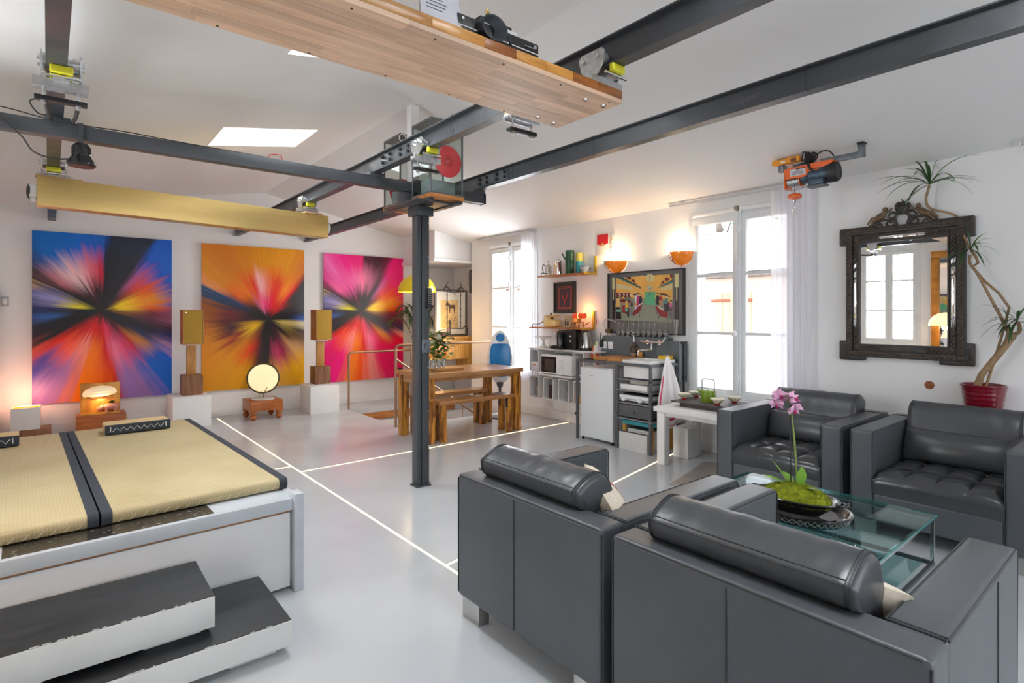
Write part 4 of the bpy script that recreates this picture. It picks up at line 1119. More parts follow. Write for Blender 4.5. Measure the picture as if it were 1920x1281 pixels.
# ------------------------------------------------------------------ along the painting wall
def pedestal(x0, x1, y0, y1, h, label):
    b = MB(); b.box(x0, x1, y0, y1, 0, h, .003); return single('pedestal', b, M['white'], label, 'pedestal', 'white display plinths')
pedestal(1.062, 1.484, 7.9, 8.38, .392, 'white plinth under the speaker between the blue and orange paintings')
pedestal(2.733, 3.150, 7.86, 8.30, .402, 'white plinth under the speaker between the orange and pink paintings')
M['walnut'] = wood('rough_walnut_block', (.14, .055, .022), (.30, .14, .065), .5, (9, 9, 1.5), 2.4, .1)
M['oakgold'] = wood('golden_oak', (.38, .16, .03), (.56, .29, .08), .4, (9, 9, 1.2), 2.4, .05)
M['grille'] = mat('ochre_speaker_cloth', (.42, .25, .03), .8, var=.05, vs=30, bump=.15, bs=400)
M['teakside'] = wood('teak_side', (.33, .12, .025), (.48, .20, .05), .4, (9, 9, 1.2), 2.2)
def speaker(x, z, label):
    r = thing('loudspeaker', label, 'speaker', (x, 8.13, z), 0, 'wooden loudspeakers on stands')
    b = MB(); b.box(x-.115, x+.115, 8.03, 8.25, z, z+.255, .006); part('stand_block', b, M['walnut'], r)
    b = MB(); b.box(x-.055, x+.05, 8.11, 8.17, z+.255, z+.632, .003); part('stand_post', b, M['oakgold'], r)
    b = MB(); b.box(x-.08, x+.08, 8.04, 8.2, z+.632, z+.648, .003); part('top_plate', b, M['white'], r)
    b = MB(); b.box(x-.118, x+.118, 8.0, 8.22, z+.648, z+1.09, .004)
    part('cabinet', b, M['teakside'], r)
    b = MB(); b.box(x-.106, x+.106, 7.985, 8.0, z+.660, z+1.078, .004); g = part('grille', b, M['grille'], r)
    b = MB()
    for q in ((x-.118, x-.106, z+.648, z+1.09), (x+.106, x+.118, z+.648, z+1.09), (x-.118, x+.118, z+.648, z+.66), (x-.118, x+.118, z+1.078, z+1.09)): b.box(q[0], q[1], 7.982, 8.0, q[2], q[3], .001)
    part('front_frame', b, M['oakgold'], r)
    b = MB(); b.box(x-.09, x-.075, 7.983, 7.985, z+1.05, z+1.056); part('badge', b, M['chrome'], g)
speaker(1.30, .392, 'wooden speaker on a post between the blue and orange paintings')
speaker(2.975, .402, 'wooden speaker on a post between the orange and pink paintings')

# round paper lamp on the little chest
M['padouk'] = wood('red_brown_chest_wood', (.30, .075, .012), (.46, .14, .03), .32, (1.5, 9, 9), 2.4)
ch = thing('low_chest', 'small red-brown wooden chest with bulbous turned feet under the round lamp', 'chest', (2.15, 8.08, 0))
b = MB(); b.box(1.945, 2.355, 7.86, 8.30, .125, .258, .005); part('body', b, M['padouk'], ch)
for (x, y) in ((1.985, 7.9), (2.315, 7.9), (1.985, 8.26), (2.315, 8.26)):
    b = MB(); b.lathe([(0, 0), (.02, .002), (.042, .025), (.046, .04), (.034, .062), (.024, .07), (.04, .082), (.046, .1), (.046, .126), (0, .126)], 16, (x, y, 0)); part('foot', b, M['padouk'], ch)
lp = thing('round_lamp', 'glowing round cream lamp in a thin dark ring on the small chest', 'lamp', (2.15, 8.05, .259))
dirn = Vector((-.26, -.965, .02)).normalized()
XR = Matrix.Translation((2.15, 8.05, .545)) @ dirn.to_track_quat('Z', 'Y').to_matrix().to_4x4()
b = MB(); b.lathe([(0, .022), (.10, .020), (.185, .014), (.192, 0), (.185, -.014), (0, -.02)], 40, (0, 0, 0), XR)
part('disc', b, mat('lit_paper', (.9, .8, .55), .6, emit=(1, .76, .36), es=.42, var=.1, vs=5), lp)
b = MB(); pts = [XR @ Vector((.200*math.cos(2*PI*k/48), .200*math.sin(2*PI*k/48), 0)) for k in range(48)]; b.tube(pts, .011, 8, closed=True); part('ring', b, mat('dark_bronze', (.07, .05, .03), .4, .4), lp)
b = MB(); b.lathe([(0, 0), (.15, 0), (.155, .006), (.15, .010), (.05, .012), (0, .012)], 30, (2.15, 8.05, .259)); part('base_plate', b, M['ceramic'], lp)
b = MB(); b.tube([(2.15, 8.03, .27), (2.155, 8.03, .31), (2.15, 8.02, .345), (2.165, 8.0, .375), (2.19, 8.0, .42)], .006, 6); b.tube([(2.155, 8.03, .31), (2.12, 8.0, .345), (2.11, 8.0, .38)], .0035, 6); b.tube([(2.15, 8.02, .345), (2.18, 8.0, .345), (2.2, 7.99, .355)], .003, 6)
b.tube([(2.12, 8.02, .27), (2.09, 8.0, .29), (2.085, 8.0, .33), (2.1, 8, .35)], .002, 5)
part('bronze_twig', b, mat('twig_bronze', (.2, .16, .09), .45, .5), lp)
def lamp(loc, power, col=(1, .66, .32), r=.03):
    l = bpy.data.lights.new('lamp_bulb', 'POINT'); l.energy = power; l.color = col; l.shadow_soft_size = r
    o = bpy.data.objects.new('lamp_bulb', l); COL.objects.link(o); o.location = loc; return o

# wooden block with the shell lamp and the rhino
M['amber'] = wood('amber_plank', (.42, .15, .015), (.66, .33, .05), .35, (6, 6, 1), 2.2)
b = MB(); b.box(.132, .61, 8.12, 8.42, 0, .235, .006)
single('wood_block', b, M['padouk'], 'red-brown wooden block under the shell lamp', 'block')
sl = thing('shell_lamp', 'amber board with a glowing white shell, before the blue painting', 'lamp', (.36, 8.2, .236))
b = MB(); b.box(.172, .362, 8.22, 8.245, .236, .605, .003); b.box(.362, .552, 8.218, 8.245, .236, .605, .003); part('backboard', b, M['amber'], sl)
b = MB(); b.box(.172, .552, 8.13, 8.22, .236, .262, .003); part('ledge', b, M['amber'], sl)
b = MB()
nn = 26
def shell(u, v):
    a = PI*u; rr = v
    x = -.165+.33*(1-math.cos(a))/2
    wz = .066*(math.sin(a)**.8)
    zz = wz*(2*v-1)
    zz += .018*math.sin(a*1.3)
    dome = .085*(math.sin(a)**.7)*math.sqrt(max(0, 1-(2*v-1)**2))*(1+.06*math.sin(v*26))
    return Vector((.355+x, 8.215-dome, .488+zz+.02*(x/.165)))
b.sheet(shell, nn, 22); part('shell', b, mat('lit_shell', (.85, .74, .55), .45, var=.12, vs=14, emit=(1, .7, .35), es=.25), sl, 60)
b = MB(); b.tube([(.2, 8.2, .47), (.28, 8.165, .43), (.36, 8.15, .415), (.44, 8.165, .42), (.5, 8.19, .45)], .012, 8); part('lower_lip', b, M['oakgold'], sl)
lamp((.36, 8.12, .40), 1.2, (1, .6, .25), .02)
rh = thing('rhino_figurine', 'small pink rhino figurine standing on the amber ledge', 'figurine', (.44, 8.16, .263))
b = MB()
cy_ = 8.16
b.lathe([(0, -.075), (.02, -.07), (.036, -.045), (.040, -.01), (.038, .03), (.042, .055), (.03, .075), (0, .082)], 14, (0, 0, 0), Matrix.Translation((.455, cy_, .322)) @ Matrix.Rotation(PI/2, 4, 'Y'))
b.lathe([(0, -.01), (.026, 0), (.028, .03), (.02, .055), (.016, .07), (0, .076)], 12, (0, 0, 0), Matrix.Translation((.39, cy_, .325)) @ Matrix.Rotation(-PI/2-.5, 4, 'Y'))
for (x, y) in ((.415, -.02), (.415, .02), (.50, -.02), (.50, .02)): b.lathe([(0, 0), (.014, 0), (.013, .02), (.018, .06), (0, .066)], 10, (x, cy_+y, .263))
part('body', b, mat('pink_glazed_ceramic', (.55, .22, .17), .3, var=.2, vs=25), rh, 60)
b = MB(); b.cyl((.335, cy_, .302), (.318, cy_, .33), .008, .001, 10); b.cyl((.352, cy_, .315), (.345, cy_, .333), .005, .001, 8); part('horns', b, M['white'], rh)
for s in (-1, 1):
    b = MB(); b.cyl((.385, cy_+s*.016, .35), (.38, cy_+s*.022, .372), .008, .002, 8); part('ear', b, bpy.data.materials['pink_glazed_ceramic'], rh)
b = MB(); b.tube([(.53, cy_, .34), (.545, cy_, .36), (.555, cy_, .33)], .003, 6); part('tail', b, bpy.data.materials['pink_glazed_ceramic'], rh)
b = MB(); rnd = random.Random(4)
for k in range(26):
    a = rnd.uniform(0, 6.28); e = rnd.uniform(.3, 1.3); d = Vector((math.cos(a)*math.cos(e), math.sin(a)*math.cos(e), math.sin(e))); p = Vector((.47, cy_, .358)); s = d.orthogonal().normalized()*.004
    b.add([p-s, p+d*.025-s*1.5, p+d*.045, p+d*.025+s*1.5, p+s], [(0, 1, 2, 3, 4)])
part('moss_tuft', b, M['dark_leaf'], rh, 0)['kind'] = 'stuff'

# white cube lamp and block at the far left
b = MB(); b.box(-.36, -.09, 8.14, 8.4, 0, .14, .006)
single('oak_block', b, M['walnut'], 'brown wooden block under the white cube lamp', 'block')
cl = thing('cube_lamp', 'white open-topped cube lamp glowing orange inside', 'lamp', (-.3, 8.24, .141))
b = MB(); x0, x1, y0, y1 = -.43, -.182, 8.13, 8.36
for q in ((x0, x1, y0, y0+.008), (x0, x1, y1-.008, y1), (x0, x0+.008, y0, y1), (x1-.008, x1, y0, y1)): b.box(q[0], q[1], q[2], q[3], .142, .386, .002)
b.box(x0, x1, y0, y1, .142, .150); part('shade', b, M['steppaint'], cl)
b = MB(); b.box(x0+.009, x1-.009, y0+.009, y1-.009, .366, .374); part('diffuser', b, emat('orange_diffuser', (1, .36, .03), 1.3), cl, 0)
lamp((-.3, 8.25, .47), 5.0, (1, .42, .24), .06)
b = MB(); b.box(-.74, -.535, 8.44, 8.5, .08, 1.78, .004); single('leaning_board', b, M['white'], 'tall white board leaning at the extreme left of the painting wall', 'board')
r = thing('wall_switch', 'small grey switch box on the wall left of the blue painting', 'switch', (-.51, 8.53, 1.52))
b = MB(); b.box(-.535, -.465, 8.525, 8.549, 1.515, 1.625, .004); part('plate', b, mat('grey_switch', (.42, .43, .45), .5), r)
b = MB(); b.box(-.52, -.48, 8.518, 8.525, 1.535, 1.60, .003); part('rocker', b, M['white'], r)
# ------------------------------------------------------------------ stair rails
M['copper'] = mat('copper_brown_tube', (.42, .25, .155), .34, .7, var=.08, vs=6)
def arc(c, r, a0, a1, n, plane):
    out = []
    for i in range(n+1):
        w = a0+(a1-a0)*i/n
        out.append(Vector(c)+Vector(plane[0])*(r*math.cos(w))+Vector(plane[1])*(r*math.sin(w)))
    return out
def railing(label, x, y, z0, zt, xe, extra):
    r = thing('stair_railing', label, 'railing', (x, y, z0))
    R = .055
    pts = [(x, y, z0), (x, y, zt-R)]+arc((x+R, y, zt-R), R, PI, PI/2, 6, ((1, 0, 0), (0, 0, 1)))[1:]+[(xe, y, zt)]
    b = MB(); b.tube(pts, .0165, 12); part('top_tube', b, M['copper'], r, 60)
    for px, t in extra:
        b = MB(); b.tube([(px, y, z0), (px, y, zt)], t, 10); part('baluster', b, M['copper'], r)
    return r
railing('copper brown tube railing at the far side of the stair opening, before the pink painting', 3.337, 7.96, .0, .85, 5.58, ())
rl = railing('copper brown tube railing along the near side of the stair opening, behind the dining table', 3.27, 6.33, .0, 1.03, 5.19, ((3.49, .012),))
b = MB(); b.tube([(3.27, 6.345, .86), (3.33, 6.40, .84), (3.40, 6.42, .79), (4.62, 6.42, -.03), (5.0, 6.42, -.28)], .014, 10); part('slanted_handrail', b, M['copper'], rl, 60)
b = MB(); b.tube([(4.35, 6.42, .15), (4.33, 6.43, -.2)], .006, 6); part('handrail_bracket', b, M['copper'], rl)

# ------------------------------------------------------------------ dining table and benches
M['tabtop'] = wood('acacia_top', (.30, .115, .03), (.52, .26, .10), .3, (1.2, 9, 9), 2.6, .10, .25)
M['tableg'] = wood('acacia_laminated_leg', (.17, .052, .006), (.62, .27, .03), .32, (9, 9, 1.2), 2.2, .06, .2, strips=(34, 34, 4.5))
tb = thing('dining_table', 'acacia wood dining table behind the steel column', 'table', (3.75, 5.575, 0))
TX0, TX1, TY0, TY1 = 3.075, 4.425, 5.20, 5.95
for k in range(7):
    w = (TY1-TY0)/7
    b = MB(); b.box(TX0, TX1, TY0+k*w+.0008, TY0+(k+1)*w-.0008, .718, .767, .003); part('top_plank', b, M['tabtop'], tb)
for (x, y) in ((TX0+.012, TY0+.03), (TX0+.012, TY1-.13), (TX1-.105, TY0+.03), (TX1-.105, TY1-.13)):
    b = MB(); b.box(x, x+.092, y, y+.095, 0, .66, .004); b.box(x+.004, x+.088, y+.004, y+.09, .66, .718, .002); part('leg', b, M['tableg'], tb)
b = MB(); b.box(TX0+.11, TX1-.11, TY1-.075, TY1-.05, .64, .717); b.box(TX0+.02, TX0+.045, TY0+.13, TY1-.14, .64, .717); b.box(TX1-.045, TX1-.02, TY0+.13, TY1-.14, .64, .717)
b.box(TX0+.11, TX1-.11, TY0+.05, TY0+.07, .675, .717)
part('apron', b, M['tabtop'], tb)
def bench(label, x0, x1, y0, y1):
    r = thing('bench', label, 'bench', ((x0+x1)/2, (y0+y1)/2, 0), 0, 'acacia benches at the dining table')
    for k in range(3):
        w = (y1-y0)/3
        b = MB(); b.box(x0, x1, y0+k*w+.0006, y0+(k+1)*w-.0006, .415, .46, .003); part('seat_plank', b, M['tabtop'], r)
    for x in (x0+.03, x1-.095):
        for y in (y0+.012, y1-.07):
            b = MB(); b.box(x, x+.065, y, y+.058, 0, .415, .003); lg = part('leg', b, M['tableg'], r)
            b = MB(); b.box(x-.004 if x > x0+.1 else x+.065, x if x > x0+.1 else x+.069, y+.008, y+.05, .30, .41, .001); part('corner_plate', b, M['blackplastic'], lg)
    return r
bench('acacia bench tucked under the near side of the dining table', 3.215, 4.275, 5.185, 5.41)
bench('acacia bench on the far side of the dining table, by the stair railing', 3.24, 4.30, 5.76, 5.975)
b = MB(); b.box(3.29, 3.70, 5.44, 5.62, .7685, .793, .003)
single('serving_board', b, M['oakgold'], 'brown wooden board lying on the dining table', 'board')
g = thing('spectacles', 'small black and white spectacles beside the board on the dining table', 'spectacles', (3.24, 5.40, .768))
b = MB()
for s in (0, .055): b.tube([(3.235+s+.022*math.cos(w), 5.40, .789+.018*math.sin(w)) for w in [2*PI*k/16 for k in range(16)]], .003, 6, closed=True)
b.tube([(3.258, 5.40, .792), (3.268, 5.398, .795)], .003, 6); part('rims', b, M['blackplastic'], g)
for s in (3.213, 3.312):
    b = MB(); b.tube([(s, 5.40, .793), (s+.003, 5.46, .79), (s+.004, 5.49, .771)], .002, 6); part('temple', b, M['white'], g)
# flower vase: a row of tubes
vs_ = thing('flower_vase', 'cluster of pale grey tube vases standing on the dining table', 'vase', (3.50, 5.72, .768))
for k in range(6):
    x = 3.40+k*.036; y = 5.73-(k % 2)*.034
    b = MB(); b.lathe([(0, 0), (.019, 0), (.0195, .006), (.0165, .112), (.0145, .112), (.015, .01), (0, .008)], 14, (x, y, .768)); part('tube', b, mat('pale_grey_ceramic', (.58, .60, .62), .3) if k == 0 else bpy.data.materials['pale_grey_ceramic'], vs_)
fl = thing('rose_bouquet', 'bouquet of pale roses and green leaves in the tube vases', 'flowers', (3.50, 5.72, .79))
rnd = random.Random(11)
heads = [(3.42, 5.70, 1.225, 'pale'), (3.47, 5.63, 1.16, 'pale'), (3.55, 5.66, 1.19, 'pink'), (3.52, 5.72, 1.12, 'pink'), (3.60, 5.70, 1.06, 'pale'), (3.39, 5.66, 1.10, 'pale'), (3.60, 5.62, 1.24, 'bud')]
M['rose_pale'] = mat('pale_rose', (.72, .68, .52), .6, var=.1, vs=20); M['rose_pink'] = mat('pink_rose', (.72, .36, .33), .6, var=.12, vs=20)
for i, (x, y, z, kd) in enumerate(heads):
    b = MB(); bx = 3.40+(i % 6)*.036
    b.tube([(bx, 5.72, .79), ((x+bx)/2, (y+5.72)/2+.01, (z+.79)/2+.03), (x, y, z-.02)], .003, 6); part('stem', b, M['green_leaf'], fl)
    b = MB(); R = .040 if kd != 'bud' else .018
    for layer in range(4):
        rr = R*(.35+.22*layer)
        for k in range(5):
            a = 2*PI*k/5+layer*.7
            c, s = math.cos(a), math.sin(a)
            def pet(u, v):
                w = (u-.5)*1.5
                return Vector((x+rr*math.cos(a+w)*(.55+.5*v), y+rr*math.sin(a+w)*(.55+.5*v), z-.02+v*(.050-layer*.004)-.004*layer-.012*abs(w)*v))
            b.sheet(pet, 4, 3)
    part('rose', b, M['rose_pale'] if kd == 'pale' else M['rose_pink'], fl, 60)
def leaf(b, p, d, L_, w, droop=.3, n=5, up=Vector((0, 0, 1))):
    d = Vector(d).normalized(); s = d.cross(up)
    if s.length < 1e-4: s = Vector((1, 0, 0))
    s.normalize(); vs = []; q = Vector(p)
    prof = [0.15, .75, 1, .8, .4, .02][:n+1]
    cur = d.copy()
    for i in range(n+1):
        k = w*(math.sin(PI*min(.98, .08+.92*i/n))**.8)/2
        vs += [q-s*k+Vector((0, 0, .12*k)), q+Vector((0, 0, -.15*k)), q+s*k+Vector((0, 0, .12*k))]
        q = q+cur*(L_/n); cur = (cur+Vector((0, 0, -droop/n))).normalized()
    fs = []
    for i in range(n):
        for j in range(2): fs.append((i*3+j, i*3+j+1, i*3+3+j+1, i*3+3+j))
    b.add(vs, fs)
for k in range(105):
    h = rnd.uniform(.90, 1.22); a = rnd.uniform(0, 2*PI)
    c = Vector((3.50+rnd.gauss(0, .055), 5.69+rnd.gauss(0, .05), h))
    b = MB(); leaf(b, c, (math.cos(a), math.sin(a), rnd.uniform(-.1, .7)), rnd.uniform(.08, .13), rnd.uniform(.045, .075), .5)
    part('leaf', b, M['green_leaf'] if k % 3 else M['bright_leaf'], fl, 60)
b = MB()
for k in range(90):
    x = 3.43+rnd.gauss(0, .045); y = 5.64+rnd.gauss(0, .03); z = rnd.uniform(.86, 1.03); a = rnd.uniform(0, 6.28)
    leaf(b, (x, y, z), (math.cos(a), math.sin(a), rnd.uniform(-.4, .5)), .05, .012, .2, 3)
part('fern_foliage', b, M['bright_leaf'], fl, 60)['kind'] = 'stuff'
for i, (x, y, z) in enumerate(((3.62, 5.68, 1.02), (3.58, 5.70, .98))):
    b = MB(); b.tube([(3.56, 5.71, .80), (x, y, z-.03)], .0025, 6); b.sphere((x+.01, y, z), .011, 8, 6, sz=1.4); part('bud_stem', b, M['green_leaf'], fl)

# blue oval appliance and bin
ap = thing('oval_appliance', 'white oval appliance with blue front and round blue head behind the dining table', 'appliance', (0, 0, 0))
def ov(t, w, h, top):   # egg outline: pointed at top
    s = math.sin(t); c = math.cos(t)
    return (w*c*(1-.16*s), h*s)
def egg(b, w, h, y0, y1, zc, n=40, bev=.02):
    pr = []
    rows = [(y0+bev, .90), (y0+bev*.35, .97), (y0+bev*1.8, 1.0), (y1, 1.0)]
    rows = [(y0, .93), (y0+bev*.4, .98), (y0+bev, 1.0), (y1, 1.0)]
    vs = []; fs = []
    for (yy, s) in rows:
        for k in range(n):
            x, z = ov(2*PI*k/n, w*s, h*s, 0); vs.append((x, yy, zc+z))
    for i in range(len(rows)-1):
        for k in range(n): fs.append((i*n+k, i*n+(k+1) % n, (i+1)*n+(k+1) % n, (i+1)*n+k))
    fs.append(tuple(range(n))); fs.append(tuple((len(rows)-1)*n+k for k in range(n)))
    b.add(vs, fs)
M['appblue'] = mat('glossy_blue_plastic', (.012, .21, .56), .18, var=.03, vs=4)
b = MB(); egg(b, .170, .365, -.05, .05, .84); part('shell', b, M['whitegloss'], ap, 40)
b = MB(); b.lathe([(0, .0), (.057, .0), (.060, .004), (.060, .012)], 32, (0, 0, 0), Matrix.Translation((.0, -.058, 1.105)) @ Matrix.Rotation(-PI/2, 4, 'X')); part('blue_head', b, M['appblue'], ap)
poly = []
for (x, z) in ((-.145, .84), (-.14, .93), (-.122, 1.0), (-.10, 1.022), (0, 1.024), (.10, 1.022), (.122, 1.0), (.14, .93), (.145, .84), (.138, .72), (.118, .62), (.085, .575), (0, .565), (-.085, .575), (-.118, .62), (-.138, .72)): poly.append((x, z))
b = MB(); n = len(poly); cx_, cz_ = 0, .82
vs = []; fs = []
for (yy, s) in ((-.066, .93), (-.064, .97), (-.056, 1.0), (-.045, 1.0)):
    for x, z in poly: vs.append((x*s, yy, cz_+(z-cz_)*s))
for i in range(3):
    for k in range(n): fs.append((i*n+k, i*n+(k+1) % n, (i+1)*n+(k+1) % n, (i+1)*n+k))
fs.append(tuple(range(n)))
b.add(vs, fs); bf = part('blue_front', b, M['appblue'], ap, 40)
b = MB(); b.box(-.035, .035, -.0675, -.0655, .993, 1.0); part('maker_mark', b, M['blackplastic'], bf)
b = MB(); b.box(-.168, -.147, -.054, -.05, .838, .843); b.box(.147, .168, -.054, -.05, .838, .843); part('side_slot', b, M['greymetal'], ap)
b = MB(); b.cyl((0, -.0, .42), (0, 0, .50), .035, .055, 18); b.cyl((0, 0, .02), (0, 0, .43), .019, n=14); b.cyl((0, 0, 0), (0, 0, .02), .14, n=24); part('stand', b, M['greymetal'], ap)
ap.location = (4.68, 6.0, 0); ap.rotation_euler = (0, 0, math.radians(-34))
b = MB(); b.lathe([(0, 0), (.085, 0), (.09, .01), (.105, .40), (.107, .405), (.10, .405), (.086, .02), (0, .015)], 24, (4.53, 6.16, 0))
single('waste_bin', b, M['blackmatt'], 'black waste bin on the floor behind the dining bench', 'bin')

# pendant lamp over the stairs, palm, cabinet corner
M['lampyellow'] = mat('yellow_enamel', (.86, .62, .012), .25, var=.03, vs=4)
pd = thing('pendant_lamp', 'yellow dome pendant lamp half hidden by the column', 'lamp', (3.95, 7.0, 1.745))
b = MB()
prof = [(.27*math.cos(a), .25*math.sin(a)) for a in [PI/2*k/12 for k in range(13)]]
prof[-1] = (0.02, .25)
inn = [(max(.015, r-.006), z-.004) for r, z in prof[::-1]]
b.lathe([(.275, 0)]+prof+inn, 40, (3.95, 7.0, 1.745)); part('shade', b, M['lampyellow'], pd, 60)
b = MB(); b.lathe([(0, .03), (.22, .028), (.235, .02), (0, .018)], 32, (3.95, 7.0, 1.745)); part('diffuser', b, emat('warm_diffuser', (1, .78, .42), 3.5), pd, 60)
b = MB(); b.lathe([(.015, .25), (.05, .255), (.055, .268), (.02, .28), (.012, .32), (.06, .33), (.062, .342), (.012, .35), (.008, .42), (0, .42)], 20, (3.95, 7.0, 1.745)); part('brass_cap', b, mat('brass', (.75, .52, .2), .25, 1), pd)
b = MB(); b.tube([(3.95, 7.0, 2.16), (3.95, 7.0, ceil_z(3.95))], .004, 6); part('cord', b, M['blackplastic'], pd)
lamp((3.95, 7.0, 1.70), 5, (1, .72, .38), .1)

pm = thing('palm_plant', 'palm in a pot behind the steel column, its fronds showing at the left', 'plant', (4.70, 8.2, 0))
b = MB(); b.lathe([(0, 0), (.13, 0), (.16, .3), (.165, .32), (.15, .32), (.145, .29), (0, .28)], 24, (4.70, 8.2, 0)); part('pot', b, M['ceramic'], pm)
rnd = random.Random(8)
for k in range(11):
    a = [3.0, 3.4, 2.6, 3.9, 4.3, 2.1, 5.0, 1.2, 5.8, .4, 3.2][k]; tip = [.52, .46, .40, .42, .35, .34, .3, .3, .3, .3, .35][k]
    h = 1.30+.1*(k % 3)
    b = MB(); pts = []
    for i in range(9):
        t = i/8; pts.append(Vector((4.70+math.cos(a)*tip*t**1.3, 8.2+math.sin(a)*tip*.5*t**1.3, .3+h*(1-(1-t)**1.7)-.28*t**3)))
    b.tube(pts, [.006-.0005*i for i in range(9)], 5); 
    fr = part('frond_stem', b, M['green_leaf'], pm)
    b = MB()
    for i in range(4, 9):
        for q in (0, .33, .66):
            if i == 8 and q > 0: continue
            p = pts[i].lerp(pts[min(8, i+1)], q); t = (pts[min(8, i+1)]-pts[i-1]).normalized(); s = t.cross(Vector((0, 0, 1))).normalized()
            for sg in (-1, 1): leaf(b, p, t*.8+s*sg*.7+Vector((0, 0, -.1)), .15, .018, .9, 4)
    part('frond', b, M['dark_leaf'] if k % 2 else M['green_leaf'], fr, 60)

M['honey'] = wood('honey_pine', (.52, .24, .04), (.74, .42, .10), .35, (8, 8, 1), 2, .04)
cbn = thing('console_cabinet', 'honey coloured wooden console cabinet in the corner over the stairs', 'cabinet', (4.86, 7.72, .44))
b = MB(); b.box(4.42, 5.285, 7.48, 7.92, 1.03, 1.062, .004); part('top', b, M['honey'], cbn)
for k in range(9):
    x = 4.45+k*.083
    b = MB(); b.box(x, x+.081, 7.49, 7.51, .70, 1.03, .002); part('front_slat', b, M['honey'], cbn)
b = MB(); b.box(5.20, 5.28, 7.49, 7.9, .44, 1.03, .004); b.box(4.43, 4.46, 7.51, 7.9, .44, 1.03, .004); part('side_panel', b, M['honey'], cbn)
b = MB(); b.box(4.385, 4.75, 7.455, 7.489, .755, .935, .004); part('orange_drawer', b, mat('orange_lacquer', (.85, .22, .015), .3), cbn)
b = MB(); b.box(4.46, 5.2, 7.88, 7.9, .44, 1.03); part('back_panel', b, M['white'], cbn)
b = MB(); b.box(4.15, 4.215, 7.925, 7.97, .50, .57, .006)
single('wall_socket', b, M['blackplastic'], 'black socket box behind the dining table on the stair parapet', 'socket')
gl = thing('globe_lamp', 'small glowing globe lamp on the corner cabinet, behind the column', 'lamp', (4.475, 7.66, 1.063))
b = MB(); b.sphere((4.475, 7.66, 1.15), .06, 18, 12); part('globe', b, emat('warm_globe', (1, .68, .30), 5), gl, 60)
b = MB(); b.lathe([(0, 0), (.045, 0), (.045, .012), (.02, .02), (.018, .04), (0, .04)], 16, (4.475, 7.66, 1.063)); part('foot', b, M['oakgold'], gl)
lamp((4.60, 7.42, 1.25), 5, (1, .60, .24), .08)

# framed drawing on the cabinet
M['blackframe'] = mat('black_frame', (.03, .028, .028), .35, var=.1, vs=10)
fp = thing('framed_drawing', 'framed ink drawing on ochre paper leaning in the corner on the cabinet', 'picture', (4.95, 7.66, 1.063))
b = MB(); x0, x1, z0, z1 = 4.64, 5.27, 1.065, 1.83
for q in ((x0, x0+.035, z0, z1), (x1-.035, x1, z0, z1), (x0, x1, z0, z0+.035), (x0, x1, z1-.035, z1)): b.box(q[0], q[1], 7.645, 7.68, q[2], q[3], .003)
part('frame', b, mat('dark_grey_frame', (.10, .095, .09), .4), fp)
b = MB(); b.box(x0+.03, x1-.03, 7.66, 7.67, z0+.03, z1-.03); part('mount', b, mat('cream_mount', (.80, .77, .70), .8), fp, 0)
b = MB(); b.box(4.76, 5.09, 7.655, 7.66, 1.20, 1.66); pr_ = part('paper', b, mat('ochre_paper', (.70, .50, .22), .8, var=.15, vs=6), fp, 0)
b = MB()
horse = [(4.86, 1.575), (4.885, 1.615), (4.90, 1.63), (4.925, 1.60), (4.945, 1.585), (4.985, 1.575), (5.025, 1.585), (5.04, 1.57), (5.06, 1.52), (5.045, 1.55), (5.035, 1.53), (5.045, 1.44), (5.03, 1.44), (5.02, 1.515), (4.975, 1.525), (4.955, 1.52), (4.945, 1.44), (4.932, 1.44), (4.93, 1.53), (4.915, 1.56), (4.885, 1.565)]
b.prism([(x-.015, z) for x, z in horse], 7.652, 7.6555, 'y')
for k in range(9):
    x = 4.80+.03*k; z = 1.30+.05*math.sin(k*2.1); b.tube([(x, 7.6535, z), (x+.03, 7.6535, z+.03), (x+.05, 7.6535, z-.01)], .003, 5)
part('ink_figures', b, mat('sepia_ink', (.09, .045, .025), .8), pr_, 0)
b = MB(); b.box(x0+.03, x1-.03, 7.648, 7.650, z0+.03, z1-.03); part('pane', b, M['glass'], fp, 0)
ir = thing('iron_sculpture', 'black wrought iron ladder sculpture with horned top before the framed drawing', 'sculpture', (4.9, 7.53, 1.063))
b = MB(); pt = M['blackmatt']
for x in (4.80, 5.055):
    b.tube([(x, 7.53, 1.20), (x, 7.53, 1.83)], .007, 6)
b.tube([(4.80, 7.53, 1.20), (5.10, 7.53, 1.19), (5.16, 7.53, 1.24), (5.19, 7.53, 1.20), (5.19, 7.53, 1.075)], .009, 6)
b.tube([(4.80, 7.53, 1.20), (4.80, 7.53, 1.075)], .009, 6)
part('ladder_rods', b, pt, ir)
for sx in (-1, 1):
    b = MB(); xc = 4.80 if sx < 0 else 5.055
    b.tube([(xc-sx*.06, 7.53, 1.81), (xc, 7.53, 1.86), (xc+sx*.05, 7.53, 1.84), (xc+sx*.065, 7.53, 1.80), (xc+sx*.03, 7.53, 1.78)], [.012, .012, .01, .006, .003], 8)
    b.tube([(xc+sx*.03, 7.53, 1.86), (xc+sx*.0, 7.53, 1.92), (xc+sx*-.02, 7.53, 1.95)], [.008, .005, .002], 6); part('horn', b, pt, ir)
b = MB(); b.tube([(4.74, 7.53, 1.80), (4.92, 7.525, 1.775), (5.11, 7.53, 1.80)], .007, 6); b.tube([(4.92, 7.525, 1.775), (4.95, 7.52, 1.735)], .005, 6); part('top_branch', b, pt, ir)
for k in range(5):
    for x, s in ((4.80, -1), (5.055, 1)):
        z = 1.28+k*.11
        b = MB(); b.tube([(x, 7.53, z), (x+s*.022, 7.53, z+.018)], [.007, .002], 6); part('thorn', b, pt, ir)
